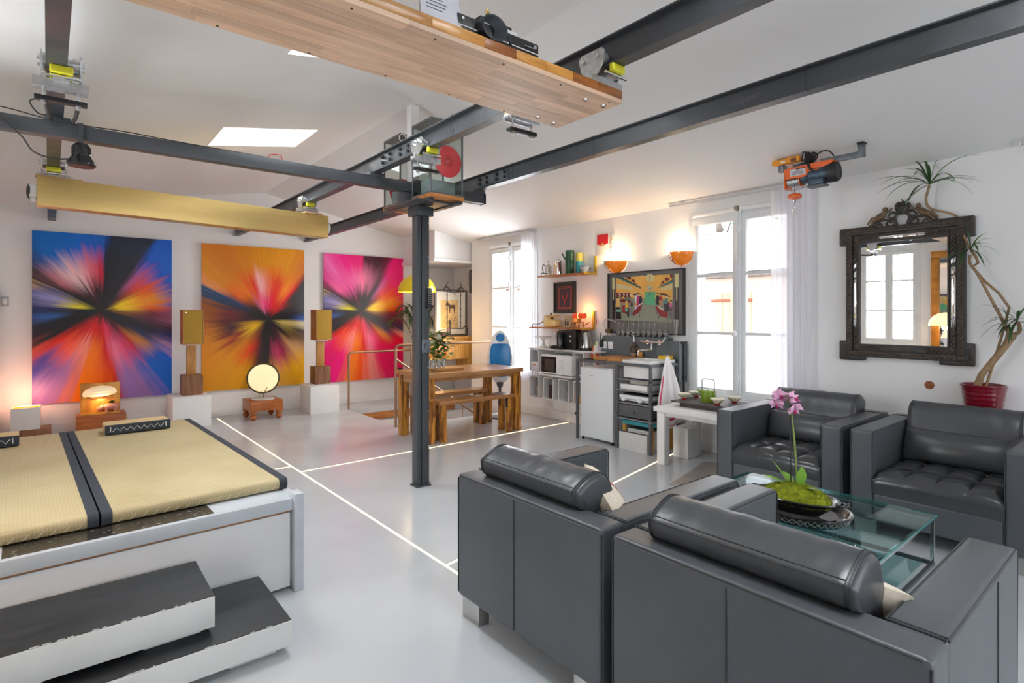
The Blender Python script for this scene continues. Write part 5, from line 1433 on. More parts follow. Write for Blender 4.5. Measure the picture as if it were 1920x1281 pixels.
b = MB(); b.lathe([(0, 0), (.03, .002), (.02, .03), (.012, .1), (.022, .14), (.018, .19), (.008, .205), (.02, .215), (.022, .235), (.016, .25), (.03, .255), (.03, .262), (0, .27)], 12, (4.85, 7.53, 1.063)); part('small_figure', b, pt, ir)

# key safe / switch block strapped to the column
ks = thing('remote_holder', 'black keypad block clipped to the side of the steel column', 'keypad', (2.365, 3.985, 1.47))
b = MB(); b.box(2.345, 2.385, 3.975, 3.999, 1.485, 1.64, .005); b.box(2.34, 2.392, 3.968, 3.999, 1.47, 1.50, .006); part('body', b, M['blackplastic'], ks)
b = MB()
for i in range(8):
    for j in range(2): b.cyl((2.356+j*.016, 3.973, 1.512+i*.016), (2.356+j*.016, 3.976, 1.512+i*.016), .0032, n=6)
part('key_dots', b, M['galv'], ks)['kind'] = 'stuff'
b = MB(); b.cyl((2.36, 3.988, 1.64), (2.36, 3.988, 1.652), .007, n=8); part('yellow_cap', b, M['yellow'], ks)
# ------------------------------------------------------------------ kitchen frame unit
ku = thing('kitchen_unit', 'dark grey metal kitchen frame holding sink, shelves and fridge', 'kitchen unit', (4.84, 3.93, 0))
KX0, KX1, KY0, KY1, KZ = 4.585, 5.07, 3.415, 4.46, .91
t = .028
for (x, y) in ((KX0, KY0), (KX0, KY1-t), (KX1-t, KY0), (KX1-t, KY1-t), (KX0, 3.845)):
    b = MB(); b.box(x, x+t, y, y+t, 0, KZ-t, .002); part('upright', b, M['greymetal'], ku)
for q in ((KX0, KX1, KY0, KY0+t), (KX0, KX1, KY1-t, KY1), (KX0, KX0+t, KY0, KY1), (KX1-t, KX1, KY0, KY1)):
    b = MB(); b.box(q[0], q[1], q[2], q[3], KZ-t, KZ, .002); part('top_rail', b, M['greymetal'], ku)
for z in (.745, .63, .498, .335):
    b = MB(); b.box(KX0, KX0+.02, KY0+t, 3.845, z-.012, z, .002); b.box(KX1-.02, KX1, KY0+t, 3.845, z-.02, z); b.box(KX0, KX1, KY0, KY0+.02, z-.02, z); b.box(KX0, KX1, 3.853, 3.873, z-.02, z)
    b.box(KX0+.01, KX1-.01, KY0+.01, 3.86, z-.008, z-.002)
    part('shelf', b, mat('galv_shelf', (.30, .31, .32), .35, .4, var=.1, vs=9) if z == .745 else bpy.data.materials['galv_shelf'], ku)
b = MB(); b.box(KX0+.012, KX1-.03, KY0+.03, 3.84, .35, .476, .003); dr = part('drawer', b, M['greymetal'], ku)
b = MB(); b.cyl((KX0-.012, 3.63, .405), (KX0+.012, 3.63, .405), .012, .009, 14); part('knob', b, M['steelraw'], dr)
b = MB(); b.box(KX0-.006, KX0, 4.452, 4.468, .27, .30, .002); part('side_clip', b, M['blackplastic'], ku)
fr = thing('mini_fridge', 'small white fridge standing inside the kitchen frame', 'fridge', (4.84, 4.17, 0))
b = MB(); b.box(4.655, 5.05, 3.925, 4.41, .02, .825, .006); part('cabinet', b, M['whitegloss'], fr)
b = MB(); b.box(4.60, 4.652, 3.928, 4.408, .035, .823, .012, 3); dr = part('door', b, mat('fridge_white', (.72, .745, .76), .25, var=.01), fr)
b = MB(); b.box(4.5985, 4.6005, 4.21, 4.25, .733, .738); part('maker_badge', b, M['greymetal'], dr)
b = MB(); b.box(4.603, 4.66, 3.927, 3.99, .822, .832, .003); part('hinge_cap', b, M['whitegloss'], fr)
for (x, y) in ((4.63, 3.95), (4.63, 4.385), (5.02, 3.95), (5.02, 4.385)):
    b = MB(); b.cyl((x, y, 0), (x, y, .036), .014, n=10); part('foot', b, M['blackplastic'], fr)
# sink
sk = thing('ceramic_sink', 'white ceramic sink set in the end of the kitchen frame', 'sink', (4.83, 3.61, .755))
b = MB()
X0, X1, Y0, Y1, Z0, Z1 = 4.618, 5.035, 3.448, 3.790, .757, .945
b.box(X0, X1, Y0, Y0+.022, Z0, Z1, .006); b.box(X0, X1, Y1-.022, Y1, Z0, Z1, .006); b.box(X0, X0+.022, Y0, Y1, Z0, Z1, .006); b.box(X1-.1, X1, Y0, Y1, Z0, Z1, .006); b.box(X0, X1, Y0, Y1, Z0, Z0+.03, .006)
b.box(X0-.012, X1, Y0-.008, Y0+.03, Z1-.034, Z1, .006); b.box(X0-.012, X0+.03, Y0-.008, Y1+.008, Z1-.034, Z1, .006); b.box(X0-.012, X1, Y1-.03, Y1+.008, Z1-.034, Z1, .006)
part('basin', b, M['ceramic'], sk)
b = MB(); b.lathe([(0, .001), (.03, .001), (.035, .003), (.03, .005), (0, .004)], 18, (4.80, 3.62, Z0+.03)); part('drain', b, M['chrome'], sk)
b = MB()
for k in range(4): b.box(4.63, 5.0, 3.80+k*.112, 3.80+(k+1)*.112-.0008, .913, .948, .003)
M['counterwood'] = wood('oiled_chopping_wood', (.36, .145, .03), (.54, .26, .075), .4, (1.5, 8, 8), 2.4, .12)
cbrd = thing('chopping_board', 'thick wooden chopping board on the kitchen frame above the fridge', 'board', (4.82, 4.02, .912))
for k in range(4):
    b = MB(); b.box(4.63, 5.0, 3.803+k*.108, 3.803+(k+1)*.108-.0008, .913, .948, .003); part('stave', b, M['counterwood'], cbrd)
# splashback with the glasses ledge
sb = thing('splashback', 'blue-grey splashback panel with a ledge behind the sink', 'splashback', (5.13, 3.95, .90))
b = MB(); b.box(5.085, 5.195, 3.58, 4.545, .88, 1.165, .003); b.box(5.085, 5.195, 3.42, 3.58, .88, 1.128, .003); part('panel', b, M['bluegrey'], sb)
b = MB(); b.box(5.05, 5.195, 3.400, 3.412, .70, 1.135, .002); part('end_panel', b, M['bluegrey'], sb)
b = MB(); b.cyl((5.12, 3.392, .30), (5.12, 3.392, 1.13), .011, n=10); b.box(5.10, 5.14, 3.38, 3.405, .74, .77); b.box(5.08, 5.15, 3.378, 3.405, 1.11, 1.13); part('black_bar', b, M['blackplastic'], sb)
for i, (y0, y1) in enumerate(((4.425, 4.525), (4.325, 4.405))):
    r = thing('power_socket', ['white wall socket with a black plug in it', 'white blank wall socket right of the black plug'][i], 'socket', (5.083, (y0+y1)/2, 1.012))
    b = MB(); b.box(5.074, 5.0845, y0+.003, y1, 1.012, 1.095, .004); part('plate', b, M['whitegloss'], r)
    b = MB(); b.box(5.0725, 5.075, y0+.02, y1-.018, 1.028, 1.08, .003); part('insert', b, M['white'], r)
pg = thing('black_plug', 'black plug with a pale cable in the left wall socket', 'plug', (5.05, 4.48, 1.02))
b = MB(); b.lathe([(0, 0), (.018, .002), (.026, .025), (.02, .07), (.014, .095), (0, .10)], 14, (5.053, 4.487, 1.025)); part('body', b, M['blackplastic'], pg)
b = MB(); b.tube([(5.053, 4.487, 1.12), (5.055, 4.487, 1.145), (5.07, 4.46, 1.18), (5.09, 4.44, 1.20)], .006, 8); part('cable', b, M['white'], pg)
# small clamp lamp head at the ledge end
ch_ = thing('clamp_lamp', 'small brass and white clip lamp at the left end of the glasses ledge', 'lamp', (5.12, 4.45, 1.167))
b = MB(); b.box(5.10, 5.16, 4.40, 4.47, 1.195, 1.245, .006); part('holder', b, mat('dark_brass', (.14, .085, .03), .4, .4), ch_)
b = MB(); b.tube([(5.13, 4.46, 1.167), (5.13, 4.47, 1.21), (5.13, 4.50, 1.27), (5.13, 4.515, 1.34), (5.13, 4.47, 1.36), (5.13, 4.38, 1.35), (5.13, 4.33, 1.33)], .006, 8); part('arm', b, M['galv'], ch_)
# tap
tp = thing('wall_tap', 'chrome wall mixer tap with swan neck over the sink', 'tap', (5.06, 3.72, .95))
b = MB(); b.cyl((5.035, 3.60, 1.115), (5.035, 3.84, 1.115), .012, n=12); b.cyl((5.035, 3.80, 1.115), (5.086, 3.80, 1.115), .026, .03, 18); b.cyl((5.035, 3.64, 1.115), (5.086, 3.64, 1.115), .026, .03, 18); part('body', b, M['chrome'], tp)
b = MB(); b.tube([(5.03, 3.735, 1.11), (5.025, 3.735, 1.06), (5.02, 3.735, 1.035), (4.99, 3.75, 1.03), (4.90, 3.79, 1.03), (4.88, 3.80, 1.015), (4.872, 3.803, .97)], .010, 10); part('spout', b, M['chrome'], tp)
b = MB(); b.cyl((5.03, 3.84, 1.115), (5.03, 3.89, 1.12), .016, .012, 12); part('left_handle', b, M['chrome'], tp)
b = MB(); b.tube([(5.03, 3.61, 1.115), (5.02, 3.585, 1.125), (5.02, 3.55, 1.165), (5.02, 3.54, 1.18)], [.014, .012, .009, .007], 10); part('lever', b, M['chrome'], tp)
# soap bottle
sp_ = thing('soap_bottle', 'glass soap bottle with a pump behind the chopping board', 'bottle', (5.03, 3.985, .949))
b = MB(); b.lathe([(0, 0), (.038, 0), (.042, .02), (.042, .11), (.030, .135), (.013, .15), (.013, .16), (0, .16)], 20, (5.035, 3.985, .949)); part('glass', b, glassmat('smoky_soap_glass', (.62, .56, .5), .12), sp_)
b = MB(); b.lathe([(0, .003), (.036, .003), (.039, .02), (.039, .035), (0, .035)], 18, (5.035, 3.985, .949)); part('soap', b, mat('cream_soap', (.70, .58, .48), .4), sp_)
b = MB(); b.cyl((5.035, 3.985, 1.108), (5.035, 3.985, 1.15), .011, n=12); b.cyl((5.035, 3.985, 1.15), (5.035, 3.985, 1.18), .006, n=8); b.box(5.0, 5.045, 3.977, 3.993, 1.175, 1.188, .003); part('pump', b, M['galv'], sp_)
b = MB(); b.tube([(5.05, 3.93, .95), (5.05, 3.925, .99), (5.05, 3.94, 1.03), (5.055, 3.97, 1.04)], .006, 6); b.lathe([(0, 0), (.03, 0), (.03, .05), (0, .05)], 14, (5.045, 3.90, .949)); 
single('brown_jar', b, M['amber'], 'small brown jar beside the soap bottle', 'jar')
b = MB(); b.box(4.95, 5.06, 3.475, 3.60, .946, .978, .006)
single('sponge', b, mat('yellow_sponge', (.86, .52, .01), .8, var=.08, vs=60), 'yellow sponge on the corner of the sink', 'sponge')
# upturned wine glasses along the ledge
M['wineglass'] = glassmat('clear_wine_glass', (.955, .965, .96), .26, .02)
M['rim'] = glassmat('thick_glass_rim', (.66, .69, .70), .4, .02)
wg = None
for k in range(10):
    y = 4.285-k*.0735
    lab = 'upturned wine glass on the grey ledge, ' + ['first at the end by the clip lamp', 'second from the clip lamp', 'third from the clip lamp', 'fourth from the clip lamp', 'fifth from the clip lamp', 'sixth from the clip lamp', 'fourth from the tall candle glass', 'third from the tall candle glass', 'second from the tall candle glass', 'next to the tall candle glass'][k]
    if wg is None:
        wg = thing('wine_glass', lab, 'glass', (0, 0, 0), 0, 'upturned wine glasses on the ledge')
        b = MB(); b.lathe([(.028, 0), (.034, .03), (.034, .055), (.024, .082), (.008, .095)], 18, (0, 0, 0)); part('bowl', b, M['wineglass'], wg, 60)
        b = MB(); b.lathe([(.0285, 0), (.0345, .026), (.0345, .034), (.032, .034), (.027, 0), (.0285, 0)], 18, (0, 0, 0)); part('rim_band', b, M['rim'], wg, 60)
        b = MB(); b.lathe([(.008, .095), (.0045, .105), (.0042, .165), (.007, .178)], 10, (0, 0, 0)); part('stem', b, M['wineglass'], wg, 60)
        b = MB(); b.lathe([(.004, .176), (.030, .180), (.031, .183), (0, .184)], 18, (0, 0, 0)); part('foot', b, M['wineglass'], wg, 60)
        wg.location = (5.13, y, 1.166)
    else: dup(wg, (5.13, y, 1.166), 0, lab)
cg = thing('candle_glass', 'tall stemmed glass at the right end of the grey ledge', 'glass', (5.13, 3.50, 1.129))
b = MB(); b.lathe([(.032, 0), (.034, .004), (.014, .02), (.012, .04), (.018, .055), (.022, .07), (.036, .20), (.038, .235), (.036, .235), (.02, .08)], 18, (5.13, 3.50, 1.129)); part('vessel', b, M['wineglass'], cg, 60)

# on the shelves of the frame
pk0 = None
for k in range(7):
    z = .6905+k*.0055
    lab = 'square dinner plate ' + ['at the bottom of the stack under the sink', 'second from the bottom of the stack under the sink', 'third from the bottom of the stack under the sink', 'in the middle of the stack under the sink', 'third from the top of the stack under the sink', 'second from the top of the stack under the sink', 'on top of the stack under the sink'][k]
    b = MB(); x0, x1, y0, y1 = 4.65, 4.87, 3.50, 3.73
    b.box(x0+.03, x1-.03, y0+.03, y1-.03, z, z+.003); b.prism([(x0, y0), (x1, y0), (x1, y1), (x0, y1)], z+.003, z+.0075, 'z')
    single('square_plate', b, mat('cream_plate', (.72, .68, .60), .25, var=.06, vs=20) if k == 0 else bpy.data.materials['cream_plate'], lab, 'plate', 'square plates stacked under the sink', 30)
b = MB(); b.box(4.60, 4.90, 3.47, 3.82, .631, .640, .004); b.box(4.60, 4.90, 3.47, 3.482, .64, .688, .004); b.box(4.60, 4.90, 3.808, 3.82, .64, .688, .004); b.box(4.60, 4.612, 3.47, 3.82, .64, .688, .004); b.box(4.888, 4.90, 3.47, 3.82, .64, .688, .004); b.box(4.61, 4.89, 3.48, 3.81, .68, .689)
single('white_dish', b, M['ceramic'], 'white rectangular baking dish under the stack of plates', 'dish')
b = MB(); b.box(4.90, 5.02, 3.46, 3.54, .631, .70, .01); single('red_box', b, M['orange'], 'orange-red box behind the plates on the frame shelf', 'box')
b = MB(); b.lathe([(0, 0), (.028, 0), (.03, .05), (.012, .08), (.012, .10), (0, .10)], 14, (4.97, 3.62, .631)); single('dark_red_bottle', b, mat('dark_red_glass', (.15, .008, .03), .2), 'small dark red bottle behind the plates', 'bottle')
rc = thing('raclette_grill', 'white tabletop grill with round knobs on the middle frame shelf', 'grill', (4.76, 3.65, .499))
b = MB(); b.box(4.60, 4.92, 3.45, 3.84, .535, .575, .018, 3); b.box(4.63, 4.90, 3.48, 3.81, .512, .536, .008); part('body', b, M['whitegloss'], rc)
b = MB(); b.box(4.63, 4.89, 3.49, 3.80, .576, .589, .004); b.box(4.66, 4.86, 3.6, 3.7, .589, .602, .004); part('hot_plate', b, M['blackplastic'], rc)
for y in (3.555, 3.765):
    b = MB(); b.cyl((4.575, y, .535), (4.605, y, .535), .022, .025, 16); b.cyl((4.57, y, .535), (4.576, y, .535), .012, n=12); part('knob', b, M['whitegloss'], rc)
for (x, y) in ((4.63, 3.49), (4.63, 3.80), (4.89, 3.49), (4.89, 3.80)):
    b = MB(); b.cyl((x, y, .499), (x, y, .515), .014, n=10); part('foot', b, M['blackplastic'], rc)
# teal stool and white crates at the bottom
ts = thing('teal_stool', 'teal topped stool with wooden legs in the bottom of the kitchen frame', 'stool', (4.86, 3.62, 0))
b = MB(); b.box(4.645, 5.04, 3.45, 3.835, .262, .302, .004); part('seat', b, mat('teal_paint', (.05, .36, .44), .45, var=.04), ts)
for (x, y) in ((4.65, 3.455), (4.65, 3.80), (5.0, 3.455), (5.0, 3.80)):
    b = MB(); b.box(x, x+.034, y, y+.030, 0, .262, .002); part('leg', b, M['honey'], ts)
def crate(x0, x1, y0, y1, h, label):
    r = thing('ribbed_crate', label, 'crate', ((x0+x1)/2, (y0+y1)/2, 0), 0, 'white ribbed storage crates')
    n = 10; dz = h/n
    for k in range(n):
        b = MB(); z0 = k*dz; b.box(x0, x1, y0, y1, z0+.001, z0+dz-.0025, .002); b.box(x0+.004, x1-.004, y0+.004, y1-.004, z0, z0+dz)
        part('rib', b, mat('crate_white', (.70, .69, .67), .5, var=.03) if 'crate_white' not in bpy.data.materials else bpy.data.materials['crate_white'], r)
    b = MB(); b.box(x0+.006, x1-.006, y0+.006, y1-.006, h, h+.006, .002); part('lid', b, M['greymetal'], r)
crate(4.60, 4.645, 3.478, 3.84, .182, 'white ribbed crate front filling the bottom of the kitchen frame')
crate(4.69, 4.995, 3.49, 3.795, .21, 'white ribbed crate under the teal stool')
# towel on the end rail
tw = thing('tea_towel', 'white tea towel with red stripes hanging on the end of the kitchen frame', 'towel', (4.86, 3.39, .15))
def towel(u, v):
    z = .985-v*.70
    wd_ = .03+.27*min(1, v*1.5)**.9
    x = 4.83-.06*v+(u-.5)*wd_*1.6
    y = 3.392-.012*math.sin(u*PI*5)*min(1, v*2.5)-.10*v*.9+(u-.5)*.05*v
    if v > .6: x += (v-.6)*.12
    return Vector((x, y, z+(u-.5)*.10*v))
b = MB(); b.sheet(towel, 22, 34); 
n_ = len(b.v)
b.sheet(lambda u, v: towel(u, v)+Vector((0, .006, 0)), 22, 34)
part('cloth', b, mat('white_cotton', (.76, .74, .735), .9, var=.04, vs=30), tw, 80)
for v0, v1 in ((.86, .90), (.955, .965)):
    b = MB(); b.sheet(lambda u, v: towel(u, v0+(v1-v0)*v)+Vector((-.001, -.0015, 0)), 20, 2); part('red_stripe', b, mat('pink_red_stripe', (.62, .05, .13), .9) if v0 < .9 else bpy.data.materials['pink_red_stripe'], tw, 80)
b = MB(); b.sheet(lambda u, v: towel(.03+.05*u, .25+.75*v)+Vector((-.001, -.0015, 0)), 2, 20); part('side_stripe', b, bpy.data.materials['pink_red_stripe'], tw, 80)
b = MB(); b.tube([(4.83, 3.40, .99), (4.845, 3.40, 1.0), (4.85, 3.405, .95), (4.85, 3.412, .93)], .004, 6); part('hanging_loop', b, bpy.data.materials['white_cotton'], tw)
b = MB(); b.box(4.745, 4.932, 3.10, 3.27, 0, .30, .008); single('white_bin', b, M['white'], 'white square bin under the tea table beside the kitchen frame', 'bin')
# plastic bag by the splashback
def bag(u, v):
    a = 2*PI*u; r = .02+.055*math.sin(PI*min(1, v*1.05))**.8*(1+.25*math.sin(a*3+v*5))
    return Vector((5.05+r*math.cos(a), 4.56+r*math.sin(a)*.8, .78+.32*v))
bg_ = thing('plastic_bag', 'crumpled white and red plastic bag hanging between the shelf and splashback', 'bag', (5.05, 4.56, .78))
b = MB(); b.sheet(bag, 24, 16); part('bag', b, mat('white_film', (.78, .72, .70), .35, var=.1, vs=20), bg_, 60)
b = MB(); b.sheet(lambda u, v: bag(.38+.16*u, .25+.6*v)+Vector((-.004, 0, 0)), 6, 10); b.sheet(lambda u, v: bag(.60+.1*u, .1+.5*v)+Vector((-.004, -.002, 0)), 5, 8); part('red_print', b, M['orange'], bg_, 60)
b = MB(); b.sheet(lambda u, v: bag(.5+.12*u, .82+.17*v)+Vector((-.005, 0, .004)), 5, 5); part('green_print', b, M['bright_leaf'], bg_, 60)

# ------------------------------------------------------------------ cube shelves, microwave
M['cube'] = mat('white_moulded_plastic', (.74, .73, .73), .4, var=.02, vs=5)
def rrect(y0, y1, z0, z1, r, n=5):
    pts = []
    for (cy, cz, a0) in ((y1-r, z1-r, 0), (y0+r, z1-r, PI/2), (y0+r, z0+r, PI), (y1-r, z0+r, 1.5*PI)):
        for i in range(n+1):
            a = a0+PI/2*i/n; pts.append((cy+r*math.cos(a), cz+r*math.sin(a)))
    return pts
def cube_shelf(label, y0, y1, z0, z1):
    r = thing('wall_cube', label, 'shelf', (5.04, (y0+y1)/2, z0), 0, 'white wall cubes')
    o = rrect(y0, y1, z0, z1, .034); i = rrect(y0+.013, y1-.013, z0+.013, z1-.013, .024); n = len(o)
    b = MB(); vs = []
    for (pp, x) in ((o, 5.195), (o, 4.902), (i, 4.902), (i, 5.188)): vs += [(x, y, z) for y, z in pp]
    fs = []
    for k in range(3):
        for j in range(n): fs.append((k*n+j, k*n+(j+1) % n, (k+1)*n+(j+1) % n, (k+1)*n+j))
    fs.append(tuple(range(3*n, 4*n))); fs.append(tuple(range(n)))
    b.add(vs, fs); part('shell', b, M['cube'], r, 50)
    return r
cl_ = ['holding the steel canister', 'holding the dark box', 'holding the clear glass vase', 'holding orange bottles, next to the fridge']
for k, (y0, y1) in enumerate(((5.45, 5.637), (5.17, 5.36), (4.89, 5.08), (4.625, 4.815))):
    cube_shelf('white rounded wall cube in the lower row ' + cl_[k], y0, y1, .312, .604)
cube_shelf('white rounded wall cube left of the microwave', 5.45, 5.637, .665, .957)
cube_shelf('white rounded wall cube right of the microwave', 4.635, 4.822, .665, .957)
b = MB(); b.box(4.885, 5.195, 4.44, 5.637, .9585, .976, .004); single('top_board', b, M['cube'], 'white board over the wall cubes carrying the kettle and coffee machine', 'shelf')
b = MB(); b.box(4.84, 5.195, 4.77, 5.37, .628, .652, .004); b.box(4.95, 5.19, 4.9, 5.3, .606, .628, .003); single('microwave_shelf', b, M['cube'], 'white shelf directly under the microwave', 'shelf')
for k, y in enumerate((5.6, 5.5)):
    b = MB(); b.cyl((4.93, y, .605), (4.93, y, .664), .008, n=8); single('spacer_peg', b, M['cube'], ['thin white peg between the two leftmost wall cubes, nearer the window', 'thin white peg between the two leftmost wall cubes, nearer the microwave'][k], 'peg')
mwv = thing('microwave_oven', 'white microwave oven with dark door and two dials', 'microwave', (5.0, 5.07, .653))
b = MB(); b.box(4.855, 5.16, 4.79, 5.352, .66, .905, .006); part('body', b, M['white'], mwv)
b = MB(); b.box(4.845, 4.856, 4.93, 5.35, .662, .903, .004); d = part('door', b, M['whitegloss'], mwv)
b = MB(); b.box(4.842, 4.846, 5.055, 5.335, .68, .882, .003); part('door_window', b, M['black'], d)
b = MB(); b.box(4.8405, 4.843, 5.09, 5.27, .70, .85, .003); part('inner_window', b, mat('dark_mesh', (.06, .045, .04), .25), d)
for z in (.735, .82):
    b = MB(); b.cyl((4.836, 4.99, z), (4.846, 4.99, z), .032, .034, 24); b.box(4.831, 4.838, 4.985, 4.995, z-.028, z+.028, .002); part('dial', b, M['white'], mwv)
for (x, y) in ((4.88, 4.82), (4.88, 5.32), (5.13, 4.82), (5.13, 5.32)):
    b = MB(); b.cyl((x, y, .6525), (x, y, .661), .012, n=8); part('foot', b, M['blackplastic'], mwv)
# things in the cubes
cn = thing('steel_canister', 'brushed steel canister in the leftmost lower wall cube', 'canister', (4.99, 5.535, .3255))
b = MB(); b.lathe([(0, 0), (.055, 0), (.055, .095), (0, .095)], 24, (4.985, 5.53, .3265)); part('body', b, M['brushed'], cn)
b = MB(); b.lathe([(0, .097), (.056, .097), (.056, .12), (.05, .126), (0, .126)], 24, (4.985, 5.53, .3265)); part('lid', b, M['brushed'], cn)
b = MB(); b.box(4.93, 5.16, 5.20, 5.28, .3265, .505, .004); single('dark_box', b, mat('dark_brown_box', (.045, .025, .022), .5), 'dark brown box standing in the second lower wall cube', 'box')
gv = thing('glass_vase', 'clear wavy glass vase in the third lower wall cube', 'vase', (5.0, 4.985, .3265))
b = MB(); b.lathe([(.02, 0), (.04, .004), (.05, .05), (.03, .11), (.045, .17), (.05, .2), (.048, .2), (.028, .11)], 20, (5.0, 4.985, .3265)); part('body', b, M['wineglass'], gv, 60)
for k, (y, m_, h, lab) in enumerate(((4.765, 'amber', .17, 'amber bottle in the wall cube next to the fridge, left of the red jar'), (4.70, 'red', .15, 'red jar in the wall cube next to the fridge'), (4.725, 'honey', .12, 'honey coloured jar in front in the wall cube by the fridge'))):
    b = MB(); b.lathe([(0, 0), (.026, 0), (.028, .01), (.028, h*.7), (.014, h*.85), (.014, h), (0, h)], 14, (5.02-.06*(k == 2), y, .3265)); single('small_jar', b, M[m_], lab, 'jar')
b = MB(); b.box(4.91, 5.10, 5.47, 5.62, .679, .79, .012); wb = single('white_basket', b, M['cube'], 'white basket with an orange tag in the upper left wall cube', 'basket')
b = MB(); b.box(-.099, -.0945, -.02, .03, .062, .078, .003); part('tag', b, M['orange'], wb, world=False)
b = MB(); b.box(4.95, 5.08, 4.66, 4.70, .679, .84, .004); single('magenta_booklet', b, mat('magenta_card', (.55, .02, .16), .5), 'magenta booklet in the wall cube right of the microwave', 'booklet')
# on the board
TB = .9765
ck = thing('cake_stand', 'white footed cake stand at the window end of the wall cubes', 'cake stand', (5.03, 5.50, TB))
b = MB(); b.lathe([(0, .004), (.07, 0), (.075, .008), (.03, .025), (.016, .06), (.018, .10), (.045, .125), (.12, .135), (.125, .145), (.118, .147), (.04, .14), (0, .14)], 30, (5.03, 5.50, TB)); part('stand', b, M['ceramic'], ck, 50)
for k, (y, lab) in enumerate(((5.36, 'small glass cup left of the coffee machine, nearer the cake stand'), (5.30, 'small glass cup with green inside, left of the coffee machine'))):
    r = thing('small_cup', lab, 'cup', (4.98, y, TB)); b = MB(); b.lathe([(0, .003), (.022, 0), (.028, .06), (.026, .06), (.02, .006)], 14, (4.98, y, TB)); part('glass', b, M['wineglass'], r, 60)
    if k: 
        b = MB(); b.lathe([(0, .007), (.019, .007), (.022, .03), (0, .032)], 12, (4.98, y, TB)); part('contents', b, M['green_leaf'], r)
b = MB(); b.box(4.92, 5.03, 5.21, 5.40, TB-.0005, TB+.0, .0); 
cm = thing('coffee_machine', 'black coffee pod machine under the lower shelf', 'coffee machine', (5.0, 5.0, TB))
b = MB(); b.box(4.955, 5.17, 4.83, 5.135, TB, 1.222, .014, 3); part('body', b, M['blackplastic'], cm)
b = MB(); b.box(4.84, 4.955, 4.97, 5.16, TB, 1.02, .012); b.lathe([(0, 0), (.085, 0), (.085, .012), (0, .014)], 24, (4.895, 5.075, 1.02)); part('drip_tray', b, M['black'], cm)
b = MB(); b.box(4.90, 4.957, 5.03, 5.11, 1.13, 1.20, .012); b.cyl((4.92, 5.07, 1.11), (4.92, 5.07, 1.135), .012, n=10); part('brew_head', b, M['blackplastic'], cm)
b = MB(); b.tube([(4.95, 5.125, 1.20), (4.90, 5.13, 1.195), (4.885, 5.13, 1.16), (4.90, 5.128, 1.12)], .007, 8); part('lever', b, M['chrome'], cm)
b = MB(); b.lathe([(0, 0), (.045, 0), (.045, .13), (.04, .14), (0, .14)], 20, (4.915, 5.06, 1.036)); part('jug', b, M['black'], cm)
b = MB(); b.box(4.9535, 4.956, 4.90, 4.93, 1.14, 1.155); b.box(4.9535, 4.956, 4.905, 4.925, 1.075, 1.095, .002); part('maker_mark', b, M['white'], cm)
kt = thing('electric_kettle', 'steel electric kettle with black base beside the coffee machine', 'kettle', (5.02, 4.72, TB))
b = MB(); b.lathe([(0, 0), (.085, 0), (.088, .01), (.084, .035), (0, .036)], 26, (5.02, 4.725, TB)); part('base', b, M['blackplastic'], kt)
b = MB(); b.lathe([(0, .037), (.08, .037), (.078, .06), (.066, .16), (.056, .215), (.05, .228), (0, .232)], 30, (5.02, 4.725, TB)); part('body', b, M['brushed'], kt)
b = MB(); b.lathe([(0, .23), (.046, .229), (.04, .243), (.012, .248), (0, .248)], 22, (5.02, 4.725, TB)); part('lid', b, M['blackplastic'], kt)
b = MB(); b.prism([(-.014, .04), (.014, .04), (.012, .2), (-.012, .2)], -.082, -.055, 'x', Matrix.Translation((5.02, 4.745, TB))); b.tube([(4.975, 4.71, TB+.225), (4.95, 4.70, TB+.235), (4.935, 4.695, TB+.20), (4.93, 4.69, TB+.10), (4.945, 4.70, TB+.06)], .012, 8); part('handle', b, M['blackplastic'], kt)
b = MB(); b.tube([(5.10, 4.66, .985), (5.13, 4.60, .99), (5.16, 4.56, 1.04), (5.185, 4.60, 1.14), (5.19, 4.64, 1.20)], .004, 6); single('kettle_cord', b, M['blackrub'], 'black cord running from the kettle up the wall', 'cord')

# ------------------------------------------------------------------ wall shelves
M['shelfwood'] = wood('teak_shelf', (.34, .11, .02), (.52, .21, .05), .35, (9, 1.2, 9), 2.4)
def wall_shelf(label, y0, y1, z, arm):
    r = thing('wall_shelf', label, 'shelf', (5.08, (y0+y1)/2, z-.018), 0, 'teak wall shelves')
    b = MB(); b.box(4.965, 5.195, y0, y1, z-.018, z, .004); part('board', b, M['shelfwood'], r)
    b = MB(); b.box(5.172, 5.198, y0-.012, y0+.02, z-.025, z+.215, .003); b.box(4.965, 5.19, y0-.012, y0, z-.026, z+.006, .002); part('brass_upright', b, mat('yellow_brass', (.62, .42, .05), .4, .3) if 'yellow_brass' not in bpy.data.materials else bpy.data.materials['yellow_brass'], r)
    for yy in (y0+.07, y1-.05):
        b = MB(); b.tube([(4.985, yy, z), (4.985, yy, z+.03), (5.0, yy, z+.038), (5.10, yy, z+.038), (5.185, yy, z+.07)], .005, 6); part('wire_bracket', b, M['blackmatt'], r)
    return r
wall_shelf('upper teak wall shelf with coffee pots and green jug', 4.70, 5.545, 1.94, 0)
wall_shelf('lower teak wall shelf with yellow scale and red lamp', 4.73, 5.72, 1.252, 0)
Z1 = 1.9405
fp_ = thing('french_press', 'small glass and brass coffee press at the window end of the upper shelf', 'coffee press', (5.06, 5.43, Z1))
b = MB(); b.lathe([(0, .004), (.040, .0), (.042, .14), (.040, .14), (.038, .006)], 18, (5.06, 5.43, Z1)); part('beaker', b, M['wineglass'], fp_, 60)
b = MB()
for k in range(4):
    a = k*PI/2+.4; b.tube([(5.06+.044*math.cos(a), 5.43+.044*math.sin(a), Z1), (5.06+.044*math.cos(a), 5.43+.044*math.sin(a), Z1+.12)], .003, 6)
